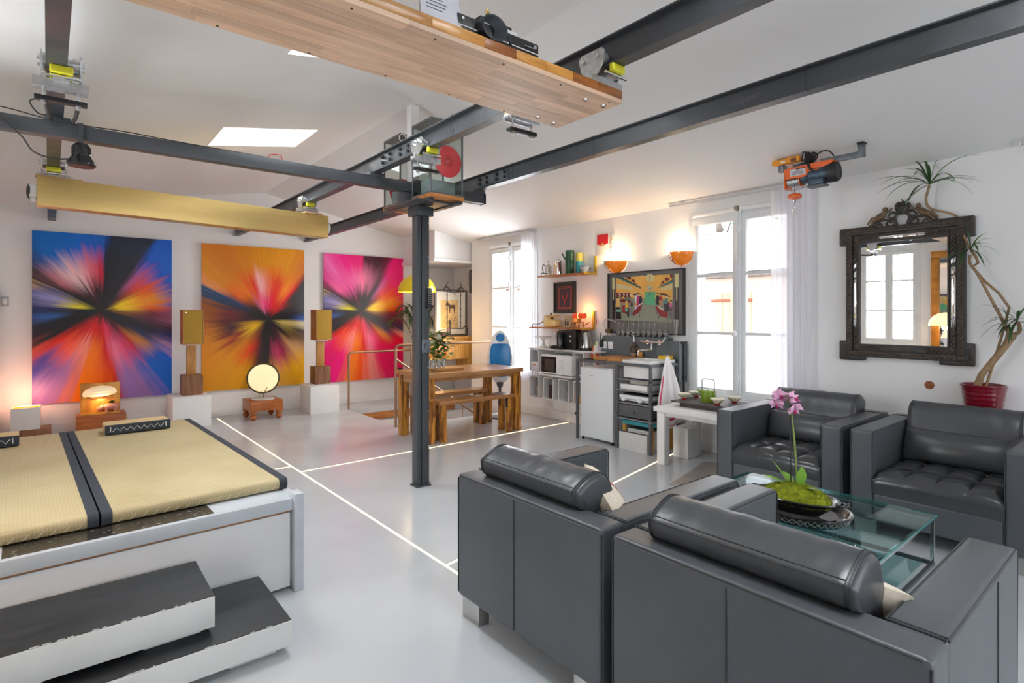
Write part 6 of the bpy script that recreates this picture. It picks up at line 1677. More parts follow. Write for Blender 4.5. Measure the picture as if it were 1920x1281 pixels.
b.lathe([(.045, .0), (.046, .006), (.044, .012)], 18, (5.06, 5.43, Z1)); part('cage', b, M['brushed'], fp_)
b = MB(); b.cyl((5.06, 5.43, Z1+.05), (5.06, 5.43, Z1+.19), .003, n=6); b.lathe([(0, 0), (.018, .01), (.014, .06), (.02, .08), (.01, .10), (0, .10)], 12, (5.06, 5.43, Z1+.05)); b.sphere((5.06, 5.43, Z1+.19), .012, 10, 6); part('plunger', b, mat('old_gold_brass', (.45, .33, .16), .35, .8), fp_)
b = MB(); b.tube([(5.03, 5.47, Z1+.13), (5.02, 5.49, Z1+.15), (5.015, 5.50, Z1+.10), (5.02, 5.485, Z1+.04)], .005, 6); part('handle', b, M['blackplastic'], fp_)
pc = thing('percolator', 'aluminium percolator with a red handle on the upper shelf', 'coffee pot', (5.06, 5.235, Z1))
b = MB(); b.lathe([(0, 0), (.052, 0), (.053, .01), (.047, .16), (.050, .165), (.050, .18), (.046, .185), (.03, .20), (0, .205)], 24, (5.06, 5.235, Z1)); part('body', b, M['chrome'], pc)
b = MB(); b.lathe([(0, .203), (.012, .205), (.014, .225), (0, .23)], 12, (5.06, 5.235, Z1)); part('knob', b, M['wineglass'], pc)
b = MB(); b.tube([(5.03, 5.195, Z1+.15), (5.01, 5.165, Z1+.16), (5.0, 5.15, Z1+.12), (5.01, 5.165, Z1+.06), (5.03, 5.19, Z1+.05)], [.008, .010, .010, .010, .008], 10); part('handle', b, mat('dark_red_bakelite', (.22, .02, .015), .3), pc, 60)
b = MB(); b.tube([(5.06, 5.28, Z1+.10), (5.055, 5.305, Z1+.14), (5.05, 5.315, Z1+.16)], [.012, .009, .006], 8); part('spout', b, M['chrome'], pc, 60)
M['jug'] = mat('dark_green_enamel', (.018, .085, .042), .35, var=.08, vs=8)
jg = thing('green_jug', 'tall dark green cylindrical jug with thin spout on the upper shelf', 'jug', (5.06, 5.03, Z1))
b = MB(); b.lathe([(0, 0), (.058, 0), (.058, .30), (.054, .302), (0, .302)], 28, (5.06, 5.03, Z1)); part('body', b, M['jug'], jg)
b = MB(); b.tube([(5.04, 5.085, Z1+.19), (5.03, 5.12, Z1+.24), (5.025, 5.14, Z1+.28)], [.012, .008, .007], 10); part('spout', b, M['jug'], jg, 60)
b = MB(); b.tube([(5.03, 4.98, Z1+.17), (5.01, 4.945, Z1+.155), (5.005, 4.93, Z1+.10), (5.012, 4.945, Z1+.045), (5.03, 4.98, Z1+.03)], .010, 10); part('handle', b, M['jug'], jg, 60)
yt = thing('teal_tin', 'yellow and teal tin behind the green jug', 'tin', (5.13, 4.945, Z1))
b = MB(); b.lathe([(0, 0), (.045, 0), (.045, .16), (0, .16)], 20, (5.14, 4.94, Z1)); part('lower', b, bpy.data.materials['teal_paint'], yt)
b = MB(); b.lathe([(0, .16), (.045, .16), (.044, .27), (0, .27)], 20, (5.14, 4.94, Z1)); part('upper', b, mat('pale_yellow_tin', (.78, .66, .12), .4), yt)
bw = thing('blue_rim_bowl', 'small white bowl with blue rims at the wall end of the upper shelf', 'bowl', (5.07, 4.78, Z1))
b = MB(); b.lathe([(0, .006), (.03, 0), (.034, .01), (.055, .05), (.064, .09), (.060, .09), (.05, .05), (0, .014)], 26, (5.07, 4.78, Z1)); part('body', b, mat('blue_white_bowl', (.60, .64, .70), .25), bw, 60)
for z, r_ in ((.084, .0635), (.07, .0605)):
    b = MB(); b.lathe([(r_, 0), (r_+.001, .004), (r_, .006)], 26, (5.07, 4.78, Z1+z)); part('rim_line', b, mat('navy_line', (.06, .08, .22), .4) if z > .08 else bpy.data.materials['navy_line'], bw, 60)
b = MB(); b.box(5.15, 5.165, 4.83, 4.875, Z1, Z1+.0)
Z2 = 1.2525
M['cream'] = mat('butter_yellow_enamel', (.80, .58, .24), .3, var=.04, vs=5)
sc_ = thing('kitchen_scale', 'butter yellow kitchen scale with a flat pan on the lower shelf', 'scale', (5.06, 5.36, Z2))
b = MB(); b.lathe([(0, 0), (.075, 0), (.075, .06), (.06, .09), (0, .09)], 24, (0, 0, 0), Matrix.Translation((5.03, 5.425, Z2+.075)) @ Matrix.Rotation(PI/2, 4, 'Y')); b.box(5.0, 5.12, 5.25, 5.44, Z2, Z2+.10, .03, 4); part('body', b, M['cream'], sc_, 50)
b = MB(); b.lathe([(0, .006), (.06, .0), (.108, .015), (.112, .022), (.106, .022), (.06, .008), (0, .01)], 30, (5.06, 5.36, Z2+.135)); part('pan', b, M['cream'], sc_, 50)
b = MB(); b.cyl((5.06, 5.36, Z2+.1), (5.06, 5.36, Z2+.14), .02, n=12); b.cyl((5.08, 5.40, Z2+.15), (5.08, 5.40, Z2+.19), .018, .015, 10); part('post', b, mat('scale_brown', (.16, .10, .05), .5), sc_)
b = MB(); b.lathe([(0, .0), (.05, .0), (.05, .004), (0, .005)], 24, (0, 0, 0), Matrix.Translation((5.027, 5.425, Z2+.075)) @ Matrix.Rotation(-PI/2, 4, 'Y')); b.box(4.996, 5.0, 5.27, 5.30, Z2+.05, Z2+.056); part('dial', b, mat('dial_cream', (.78, .70, .52), .4), sc_)
kb = thing('bottle_box', 'carved wooden box with two dark bottle shapes on the lower shelf', 'box', (5.08, 5.05, Z2))
b = MB(); b.box(5.03, 5.13, 4.955, 5.11, Z2, Z2+.155, .008); part('body', b, mat('pale_carved_wood', (.50, .36, .24), .6, var=.12, vs=10), kb)
for y in (5.075, 5.035):
    b = MB(); b.prism([(y-.012, Z2+.025), (y+.012, Z2+.025), (y+.012, Z2+.07), (y+.004, Z2+.09), (y+.004, Z2+.115), (y-.004, Z2+.115), (y-.004, Z2+.09), (y-.012, Z2+.07)], 5.026, 5.032, 'x'); part('bottle_relief', b, M['blackmatt'], kb)
for k in range(4):
    b = MB(); b.box(5.027, 5.032, 4.962, 4.985, Z2+.03+k*.03, Z2+.045+k*.03, .003); part('side_stud', b, M['amber'], kb)
rl_ = thing('red_tube_lamp', 'red cylinder lamp lit on little wooden legs on the lower shelf', 'lamp', (5.08, 4.84, Z2))
b = MB(); b.cyl((5.04, 4.745, Z2+.152), (5.04, 4.93, Z2+.152), .034, n=22); part('shade', b, mat('lit_red_shade', (.75, .05, .012), .4, emit=(1, .10, .02), es=.25), rl_)
b = MB(); b.cyl((5.04, 4.838, Z2+.152), (5.04, 4.846, Z2+.152), .0352, n=22); part('light_slit', b, emat('amber_slit', (1, .55, .15), 4), rl_)
b = MB(); b.cyl((5.04, 4.842, Z2+.075), (5.04, 4.842, Z2+.12), .02, .028, 14); b.box(5.0, 5.09, 4.80, 4.96, Z2+.066, Z2+.076, .003); part('body', b, M['amber'], rl_)
for (x, y, dx, dy) in ((5.01, 4.945, -.01, .02), (5.01, 4.82, -.01, -.015), (5.08, 4.945, .01, .02), (5.08, 4.82, .01, -.015)):
    b = MB(); b.cyl((x, y, Z2+.068), (x+dx, y+dy, Z2), .007, .005, 8); part('leg', b, M['padouk'], rl_)
lamp((5.10, 4.83, Z2+.22), 1.2, (1, .42, .12), .03)
b = MB(); b.box(5.0, 5.06, 4.70, 4.79, 1.215, 1.233, .006); b.tube([(5.06, 4.72, 1.225), (5.10, 4.68, 1.24), (5.16, 4.66, 1.31), (5.185, 4.70, 1.38)], .004, 6)
single('red_plug_strip', b, M['red'], 'red plug and lead under the end of the lower shelf', 'plug')
# ------------------------------------------------------------------ tea table by the window
tt = thing('tea_table', 'white wooden side table with square legs under the window', 'table', (4.74, 2.86, 0))
b = MB(); b.box(4.375, 5.13, 2.45, 3.235, .500, .545, .006); part('top', b, M['white'], tt)
for (x, y) in ((4.40, 3.125), (4.40, 2.48), (4.94, 3.125), (5.02, 2.48)):
    b = MB(); b.box(x, x+.085, y, y+.085, 0, .5, .004); part('leg', b, M['white'], tt)
b = MB(); b.box(4.41, 5.09, 3.15, 3.175, .46, .5); b.box(4.42, 4.445, 2.5, 3.18, .46, .5); part('apron', b, M['white'], tt)
M['tray'] = mat('dark_taupe_tray', (.075, .060, .060), .5, var=.1, vs=9, bump=.05, bs=60)
tr_ = thing('tea_tray', 'dark tray board on a stepped base on the white tea table', 'tray', (4.73, 2.88, .546))
b = MB(); b.box(4.565, 4.90, 2.66, 3.07, .546, .585, .003); part('base', b, M['tray'], tr_)
b = MB(); b.box(4.525, 4.94, 2.60, 3.14, .585, .600, .004); part('board', b, M['tray'], tr_)
M['teapot'] = mat('olive_green_enamel', (.17, .27, .012), .35, var=.05, vs=6)
tp_ = thing('teapot', 'olive green cylindrical teapot with a square hoop handle on the tray', 'teapot', (4.72, 2.865, .601))
b = MB(); b.lathe([(0, 0), (.068, 0), (.070, .004), (.0665, .098), (.063, .106), (.05, .109), (0, .110)], 30, (4.72, 2.865, .601)); part('body', b, M['teapot'], tp_)
b = MB(); b.lathe([(0, .110), (.008, .111), (.007, .118), (.013, .122), (.013, .130), (0, .133)], 16, (4.72, 2.865, .601)); part('lid_knob', b, M['brushed'], tp_)
b = MB(); b.tube([(4.70, 2.925, .685), (4.69, 2.945, .70), (4.685, 2.957, .706)], [.011, .009, .008], 10); part('spout', b, M['teapot'], tp_, 60)
hx = 4.72
b = MB(); b.tube([(hx, 2.928, .70), (hx, 2.93, .795), (hx, 2.922, .808), (hx, 2.91, .812), (hx, 2.82, .812), (hx, 2.808, .808), (hx, 2.80, .795), (hx, 2.802, .70)], .0045, 8); part('hoop_handle', b, M['greymetal'], tp_, 60)
M['teabowl'] = mat('cream_tea_bowl', (.76, .72, .58), .3, var=.04, vs=10)
M['bowlred'] = mat('bowl_red_foot', (.40, .02, .02), .35); M['bowlgreen'] = mat('bowl_olive_sprig', (.20, .17, .05), .5)
tbw = None
for k, (x, y, lab) in enumerate(((4.66, 3.085, 'cream tea bowl with red foot on the tray corner nearest the kitchen'), (4.86, 3.08, 'cream tea bowl with red foot behind the teapot on its kitchen side'), (4.60, 2.70, 'cream tea bowl with red foot on the tray edge in front of the teapot'), (4.83, 2.665, 'cream tea bowl with red foot on the tray nearest the armchair'))):
    if tbw is None:
        tbw = thing('tea_bowl', lab, 'bowl', (0, 0, 0), 0, 'tea bowls on the tray')
        b = MB(); b.lathe([(.024, .012), (.028, .018), (.048, .038), (.062, .056), (.0635, .060), (.060, .060), (.045, .040), (.02, .02), (0, .018)], 28, (0, 0, 0)); bd = part('body', b, M['teabowl'], tbw, 60)
        b = MB(); b.lathe([(0, 0), (.022, 0), (.023, .008), (.0255, .014), (.030, .0195), (.028, .02)], 24, (0, 0, 0)); part('red_foot', b, M['bowlred'], tbw, 60)
        b = MB()
        for j in range(9):
            a = 2*PI*j/9
            for (r0, z0, r1, z1, da) in ((.0315, .0195, .0445, .034, .1), (.0445, .034, .0535, .044, -.25), (.0445, .034, .052, .042, .35)):
                p0 = (r0*math.cos(a), r0*math.sin(a), z0); p1 = (r1*math.cos(a+da), r1*math.sin(a+da), z1); b.cyl(p0, p1, .0022, .0012, 5)
            b.sphere((.0545*math.cos(a+.15), .0545*math.sin(a+.15), .0455), .004, 6, 4)
        part('sprig_pattern', b, M['bowlgreen'], bd, 0)
        tbw.location = (x, y, .6005)
    else: dup(tbw, (x, y, .6005), k, lab)
# metal mat
mt = thing('floor_mat', 'grey-brown diamond patterned mat on the floor beside the armchair', 'mat', (4.3, 2.66, 0))
b = MB(); X = Matrix.Translation((4.42, 2.62, 0)) @ Matrix.Rotation(.24, 4, 'Z'); b.box(-.46, .46, -.20, .235, .0005, .006, .002, X=X)
part('sheet', b, mat('grey_brown_plate', (.42, .38, .355), .4, .4, var=.1, vs=6), mt)
b = MB()
for i in range(26):
    for j in range(12):
        x = -.44+i*.035; y = -.185+j*.035; s = 1 if (i+j) % 2 else -1
        q = X @ Matrix.Translation((x, y, .0062)) @ Matrix.Rotation(s*PI/4, 4, 'Z'); b.box(-.012, .012, -.0035, .0035, 0, .0018, X=q)
part('tread_bars', b, bpy.data.materials['grey_brown_plate'], mt, 0)['kind'] = 'stuff'

# ------------------------------------------------------------------ glass coffee table
M['tableglass'] = glassmat('green_tinted_glass', (.70, .88, .88), .085, .0)
M['glassedge'] = mat('green_glass_edge', (.06, .22, .22), .1, spec=.8)
ct = thing('coffee_table', 'low square glass coffee table with slim steel frame between the armchairs', 'table', (3.03, 1.31, 0))
CX0, CX1, CY0, CY1, CZ = 2.60, 3.445, .81, 1.81, .402
b = MB(); b.box(CX0, CX1, CY0, CY1, CZ-.010, CZ); part('glass_top', b, M['tableglass'], ct, 0)
b = MB()
for q in ((CX0-.002, CX1+.002, CY0-.002, CY0), (CX0-.002, CX1+.002, CY1, CY1+.002), (CX0-.002, CX0, CY0, CY1), (CX1, CX1+.002, CY0, CY1)): b.box(q[0], q[1], q[2], q[3], CZ-.010, CZ)
part('glass_edge', b, M['glassedge'], ct, 0)
b = MB(); b.box(CX0+.04, CX1-.04, CY0+.04, CY1-.04, .165, .173); part('glass_shelf', b, M['tableglass'], ct, 0)
for (x, y) in ((CX0+.005, CY0+.005), (CX1-.023, CY0+.005), (CX0+.005, CY1-.023), (CX1-.023, CY1-.023)):
    b = MB(); b.box(x, x+.018, y, y+.018, 0, CZ-.011, .002); part('leg', b, M['chrome'], ct)
for z in (CZ-.029, .147):
    for q in ((CX0+.005, CX1-.005, CY0+.005, CY0+.023), (CX0+.005, CX1-.005, CY1-.023, CY1-.005), (CX0+.005, CX0+.023, CY0+.005, CY1-.005), (CX1-.023, CX1-.005, CY0+.005, CY1-.005)):
        b = MB(); b.box(q[0], q[1], q[2], q[3], z, z+.018, .002); part('rail', b, M['steel'] if z < .3 else M['chrome'], ct)
# trays, bowl, orchid
M['trayblack'] = mat('black_lacquer_tray', (.016, .015, .016), .14, var=.2, vs=10, coat=.5)
def oval(b, prof, c, sy, n=48): b.lathe(prof, n, c, None, 1, sy)
XO = Matrix.Translation((2.895, 1.245, CZ+.001)) @ Matrix.Rotation(.06, 4, 'Z')
ty = thing('oval_tray', 'black oval tray with pierced gallery rim on the glass table', 'tray', (2.895, 1.245, CZ+.001))
b = MB(); b.lathe([(0, .006), (.155, .006), (.16, .002), (.168, 0), (.178, .012), (.190, .040), (.197, .043), (.197, .047), (.187, .045), (.172, .016), (.15, .012), (0, .011)], 56, (0, 0, 0), XO, 1, 1.20); part('tray', b, M['trayblack'], ty, 50)
b = MB()
for k in range(44):
    a = 2*PI*k/44
    for s in (-1, 1):
        p0 = XO @ Vector((.1805*math.cos(a), .1805*math.sin(a)*1.2, .012)); p1 = XO @ Vector((.1915*math.cos(a+s*.14), .1915*math.sin(a+s*.14)*1.2, .040)); b.cyl(p0, p1, .0016, n=4)
part('pierced_rim', b, mat('silver_fret', (.45, .40, .38), .35, .6), ty, 0)['kind'] = 'stuff'
b = MB(); b.lathe([(0, .013), (.10, .013), (.135, .018), (.15, .026), (.153, .029), (.145, .029), (.10, .019), (0, .018)], 48, (0, 0, 0), XO @ Matrix.Translation((-.005, .015, .0)), .92, 1.22)
single('oval_dish', b, mat('bronze_black_dish', (.045, .034, .03), .15, .3, coat=.4), 'dark bronze oval dish between the tray and the bowl', 'dish', smooth=50)
XB = Matrix.Translation((2.885, 1.262, CZ+.032)) @ Matrix.Rotation(.06, 4, 'Z')
bo = thing('oval_bowl', 'black oval planter bowl with small lug handles on the stacked dishes', 'bowl', (2.885, 1.262, CZ+.032))
b = MB(); b.lathe([(0, 0), (.085, 0), (.09, .006), (.11, .03), (.127, .056), (.140, .066), (.146, .070), (.144, .075), (.132, .073), (.118, .064), (.10, .040), (0, .035)], 52, (0, 0, 0), XB, .92, 1.42); part('bowl', b, M['trayblack'], bo, 50)
for s in (-1, 1):
    b = MB(); b.tube([XB @ Vector((-.03, s*.203, .07)), XB @ Vector((-.015, s*.222, .073)), XB @ Vector((.015, s*.222, .073)), XB @ Vector((.03, s*.203, .07))], .007, 8); part('lug', b, M['trayblack'], bo, 60)
oc = thing('moss_orchid', 'pink orchid rising from a mound of yellow-green moss in the oval bowl', 'plant', (2.885, 1.262, CZ+.07))
rnd = random.Random(21)
def mossz(x, y):
    q = (x/.105)**2+(y/.165)**2
    return max(0, 1-q)**.55*.085
b = MB(); b.sheet(lambda u, v: XB @ Vector(((lambda x, y: (x, y, .045+mossz(x, y)+.004*math.sin(x*180)*math.sin(y*150)))(*( .112*math.sqrt(v)*math.cos(2*PI*u), .172*math.sqrt(v)*math.sin(2*PI*u))))), 48, 14)
M['moss'] = mat('yellow_green_moss', (.30, .34, .012), .9, var=.35, vs=30, bump=.6, bs=160)
part('moss_mound', b, M['moss'], oc, 60)
b = MB()
for k in range(4200):
    r = math.sqrt(rnd.random()); a = rnd.uniform(0, 2*PI); x = .108*r*math.cos(a); y = .167*r*math.sin(a); z = .045+mossz(x, y)-.002
    d = Vector((x*6+rnd.gauss(0, .6), y*4+rnd.gauss(0, .6), 1+rnd.gauss(0, .4))).normalized(); s = d.orthogonal().normalized()*.0013; l = rnd.uniform(.008, .018)
    p = Vector((x, y, z)); b.add([XB @ (p-s), XB @ (p+s), XB @ (p+d*l)], [(0, 1, 2)])
part('moss_fibres', b, M['moss'], oc, 0)['kind'] = 'stuff'
bs_ = Vector((2.90, 1.27, .545))
st_p = [(2.905, 1.262, .52), (2.903, 1.266, .62), (2.90, 1.272, .74), (2.897, 1.282, .86), (2.895, 1.29, .93), (2.893, 1.298, .975), (2.89, 1.303, 1.0)]
b = MB(); b.tube(st_p, [.006, .0055, .005, .0045, .004, .0035, .003], 8); part('flower_stem', b, mat('orchid_stem', (.20, .26, .06), .45, var=.2, vs=30), oc, 60)
b = MB(); b.tube([(2.895, 1.29, .52), (2.895, 1.292, .8), (2.892, 1.294, .99)], .0032, 6); part('support_stake', b, M['blackmatt'], oc)
M['petal'] = mat('orchid_petal', (.72, .40, .59), .5, var=.22, vs=40); M['petalc'] = mat('orchid_lip', (.42, .01, .13), .45)
def orchid(c, d, s, full=True):
    d = Vector(d).normalized(); Q = Matrix.Translation(c) @ d.to_track_quat('Z', 'Y').to_matrix().to_4x4()
    for (ang, L_, w) in ((90, .034, .030), (210, .034, .024), (330, .034, .024), (15, .037, .044), (165, .037, .044)):
        a = math.radians(ang)
        def pet(u, v):
            r = L_*s*(.08+.92*v); ww = w*s*math.sin(PI*min(.97, .10+.86*v))**.7*(u-.5)
            return Q @ Vector((r*math.cos(a)-ww*math.sin(a), r*math.sin(a)+ww*math.cos(a), .010*s*v*v-.018*s*(u-.5)**2*4+.003*math.sin(u*9+ang)))
        b = MB(); b.sheet(pet, 6, 7); part('petal', b, M['petal'], oc, 70)
    b = MB(); b.sphere(Q @ Vector((0, -.004*s, .006*s)), .008*s, 10, 7); b.cyl(Q @ Vector((0, -.004*s, .005)), Q @ Vector((0, -.02*s, .014*s)), .006*s, .002, 8); part('lip', b, M['petalc'], oc, 60)
orchid((2.87, 1.330, 1.0), (-.55, -.62, .25), 1.15)
orchid((2.86, 1.345, .955), (-.75, -.35, -.5), .95)
orchid((2.875, 1.262, .995), (.1, -.9, .3), 1.1)
orchid((2.88, 1.262, .935), (-.3, -.8, -.75), 1.1)
b = MB(); b.tube([(2.89, 1.30, .985), (2.88, 1.315, 1.0), (2.872, 1.328, 1.0)], .0022, 5); b.tube([(2.893, 1.295, .975), (2.888, 1.28, .995), (2.878, 1.266, .995)], .0022, 5); b.tube([(2.893, 1.295, .965), (2.888, 1.28, .955), (2.882, 1.268, .945)], .0022, 5); part('flower_stalks', b, bpy.data.materials['orchid_stem'], oc)
for k, (p, d, L_, w, dr) in enumerate((((2.88, 1.30, .555), (-.2, .45, 1.0), .125, .05, .5), ((2.87, 1.30, .555), (-.25, 1.0, .35), .12, .045, .2), ((2.88, 1.235, .555), (-.1, -.1, 1.0), .105, .05, .25), ((2.87, 1.225, .55), (-.2, -1, .35), .075, .026, .3), ((2.90, 1.285, .55), (.2, .5, .6), .08, .05, .5))):
    b = MB(); leaf(b, p, d, L_, w, dr, 6); part('leaf', b, M['bright_leaf'], oc, 70)

# ------------------------------------------------------------------ curtains and rails
def curtain_mat():
    m = bpy.data.materials.new('sheer_white_voile'); m.use_nodes = True
    nt = m.node_tree; N = nt.nodes; L = nt.links
    N.remove(N['Principled BSDF'])
    d = N.new('ShaderNodeBsdfDiffuse'); d.inputs[0].default_value = (.92, .92, .95, 1)
    t = N.new('ShaderNodeBsdfTranslucent'); t.inputs[0].default_value = (.94, .93, .97, 1)
    x = N.new('ShaderNodeBsdfTransparent')
    a = N.new('ShaderNodeMixShader'); a.inputs[0].default_value = .5; L.new(d.outputs[0], a.inputs[1]); L.new(t.outputs[0], a.inputs[2])
    c = N.new('ShaderNodeMixShader'); 
    nz = N.new('ShaderNodeTexNoise'); nz.inputs['Scale'].default_value = 3
    mr = N.new('ShaderNodeMapRange'); mr.inputs[3].default_value = .10; mr.inputs[4].default_value = .26; L.new(nz.outputs[0], mr.inputs[0]); L.new(mr.outputs[0], c.inputs[0])
    L.new(a.outputs[0], c.inputs[1]); L.new(x.outputs[0], c.inputs[2]); L.new(c.outputs[0], N['Material Output'].inputs[0])
    return m
M['voile'] = curtain_mat()
def curtain(label, y0, y1, z0, z1, folds, amp):
    r = thing('curtain', label, 'curtain', (5.12, (y0+y1)/2, z0), 0, 'sheer white curtains')
    def fn(u, v):
        w = 1-.12*math.sin(PI*v)*0
        y = y0+(y1-y0)*u
        return Vector((5.115+amp*math.sin(u*folds*2*PI+.5*math.sin(u*7)+.25*math.sin(v*3))*(.55+.45*(1-v))+.004*math.sin(v*9+u*20), y+.012*math.sin(v*2.4)*(u-.5), z0+(z1-z0)*v))
    b = MB(); b.sheet(fn, folds*14, 20); part('cloth', b, M['voile'], r, 80)
    b = MB(); b.sheet(lambda u, v: fn(u, v*.02)+Vector((-.0012, 0, 0)), folds*14, 1); part('hem', b, M['voile'], r, 80)
    return r
curtain('sheer white curtain drawn aside at the right of the tea table window', 2.10, 2.46, .12, 2.575, 7, .026)
curtain('sheer white curtain at the far window behind the blue appliance', 5.78, 6.06, .48, 2.575, 5, .024)
def rail(label, y0, y1, x=5.1):
    r = thing('curtain_rail', label, 'curtain rail', (x, (y0+y1)/2, 2.578), 0, 'white ceiling curtain rails')
    b = MB(); b.box(x-.016, x+.016, y0, y1, 2.580, 2.604, .003); b.box(x-.004, x+.004, y0, y1, 2.576, 2.582)
    for yy in (y0+.15, y1-.15): b.box(x-.01, x+.01, yy-.02, yy+.02, 2.603, ceil_z(x)+.005)
    part('track', b, mat('rail_grey', (.55, .55, .56), .4) if 'rail_grey' not in bpy.data.materials else bpy.data.materials['rail_grey'], r)
    b = MB(); b.box(x-.018, x+.018, y1-.005, y1+.006, 2.574, 2.606, .002); part('end_cap', b, M['white'], r)
rail('white curtain rail on the ceiling above the tea table window', 1.95, 3.55)
rail('white curtain rail on the ceiling above the far corner window', 5.72, 7.12)
rail('white curtain rail cut off by the right frame edge', -.6, .735)

# ------------------------------------------------------------------ carved mirror
M['carved'] = mat('dark_carved_walnut', (.044, .036, .032), .42, var=.35, vs=30, bump=.25, bs=110)
M['carvedlt'] = mat('worn_gilt_carving', (.16, .10, .05), .4, var=.5, vs=25, bump=.2, bs=90)
M['carvedmid'] = mat('highlit_carving', (.085, .058, .042), .4, var=.4, vs=25, bump=.2, bs=90)  # lighter tone paints highlights onto the raised ornament
M['mirror'] = mat('mirror_silver', (.90, .90, .90), .01, metal=1)
mr_ = thing('carved_mirror', 'large dark carved wooden wall mirror with pierced crest behind the armchairs', 'mirror', (5.17, 1.44, 1.05))
Y0, Y1, ZZ0, ZZ1 = 1.04, 1.84, 1.068, 2.132
G = (1.150, 1.738, 1.178, 2.008)
def rect_frame(b, o, i, x0, x1, bev=.004):
    b.box(x0, x1, o[0], o[1], o[2], i[2], bev); b.box(x0, x1, o[0], o[1], i[3], o[3], bev); b.box(x0, x1, o[0], i[0], i[2], i[3], bev); b.box(x0, x1, i[1], o[1], i[2], i[3], bev)
b = MB(); rect_frame(b, (Y0, Y1, ZZ0, ZZ1), (Y0+.05, Y1-.05, ZZ0+.05, ZZ1-.05), 5.145, 5.198, .008)
rect_frame(b, (Y0+.05, Y1-.05, ZZ0+.05, ZZ1-.05), G, 5.165, 5.198, .002); part('frame', b, M['carved'], mr_)
b = MB(); b.box(5.172, 5.176, *G); part('mirror_glass', b, M['mirror'], mr_, 0)
b = MB(); rect_frame(b, (G[0]-.012, G[1]+.012, G[2]-.012, G[3]+.012), G, 5.152, 5.17, .003); part('inner_fillet', b, M['carved'], mr_)
for q, nm in (((1.29, 1.61, 2.035, 2.056), 'top'), ((1.762, 1.785, 1.31, 1.885), 'l'), ((1.100, 1.128, 1.31, 1.885), 'r')):
    b = MB(); b.box(5.157, 5.166, q[0], q[1], q[2], q[3], .002); part('mirror_strip', b, M['mirror'], mr_)
# beaded moulding: scrolls along the outer rail
b = MB()
n = 34
for k in range(n):
    z = ZZ0+.03+(ZZ1-ZZ0-.06)*k/(n-1)
    for y in (Y0+.025, Y1-.025):
        pts = [(5.140, y+.014*math.cos(w)*(1-.09*w), z+.012*math.sin(w)*(1-.09*w)) for w in [j*.75 for j in range(8)]]; b.tube(pts, .006, 5)
n = 26
for k in range(n):
    y = Y0+.04+(Y1-Y0-.08)*k/(n-1)
    for z in (ZZ0+.025, ZZ1-.025):
        pts = [(5.140, y+.013*math.cos(w)*(1-.09*w), z+.013*math.sin(w)*(1-.09*w)) for w in [j*.75 for j in range(8)]]; b.tube(pts, .006, 5)
part('scroll_moulding', b, M['carvedmid'], mr_, 60)['kind'] = 'stuff'
# acanthus corners on the inner rail
for (cy, sy) in ((Y0+.075, 1), (Y1-.075, -1)):
    for (cz, sz) in ((ZZ0+.078, 1), (ZZ1-.085, -1)):
        b = MB()
        for k in range(6):
            for (dy, dz) in ((1, 0), (0, 1)):
                p = Vector((5.158, cy+sy*dy*k*.030, cz+sz*dz*k*.030)); 
                d = Vector((0, sy*(dy+.0*dz), sz*dz)); s = Vector((0, sy*dz*1.0, sz*dy*1.0))
                for q in (-1, 1): b.tube([p, p+d*.016+s*q*.010, p+d*.034+s*q*.016], [.007, .006, .002], 6)
        part('corner_leaf', b, M['carvedmid'], mr_, 60)
# projecting ears at the corners
for (y0, y1, z0, z1) in ((Y1-.02, Y1+.052, ZZ1-.13, ZZ1+.0), (Y1-.02, Y1+.052, ZZ0-.028, ZZ0+.13), (Y0-.052, Y0+.02, ZZ1-.14, ZZ1+.01), (Y0-.052, Y0+.02, ZZ0-.028, ZZ0+.14), (Y1-.14, Y1+.05, ZZ0-.03, ZZ0+.012), (Y0-.05, Y0+.16, ZZ0-.03, ZZ0+.012), (Y1-.2, Y1+.05, ZZ1-.02, ZZ1+.015), (Y0-.05, Y0+.2, ZZ1-.02, ZZ1+.015)):
    b = MB(); b.box(5.152, 5.198, y0, y1, z0, z1, .01, 3)
    if z1-z0 > y1-y0:
        for k in range(5): b.tube([(5.148, (y0+y1)/2-.015, z0+.02+k*.024), (5.146, (y0+y1)/2, z0+.03+k*.024), (5.148, (y0+y1)/2+.015, z0+.02+k*.024)], .005, 5)
    else:
        for k in range(6): b.tube([(5.148, y0+.02+k*(y1-y0-.04)/5-.01, z0+.012), (5.146, y0+.02+k*(y1-y0-.04)/5, z0+.024), (5.148, y0+.02+k*(y1-y0-.04)/5+.01, z0+.012)], .005, 5)
    part('corner_ear', b, M['carved'], mr_, 45)
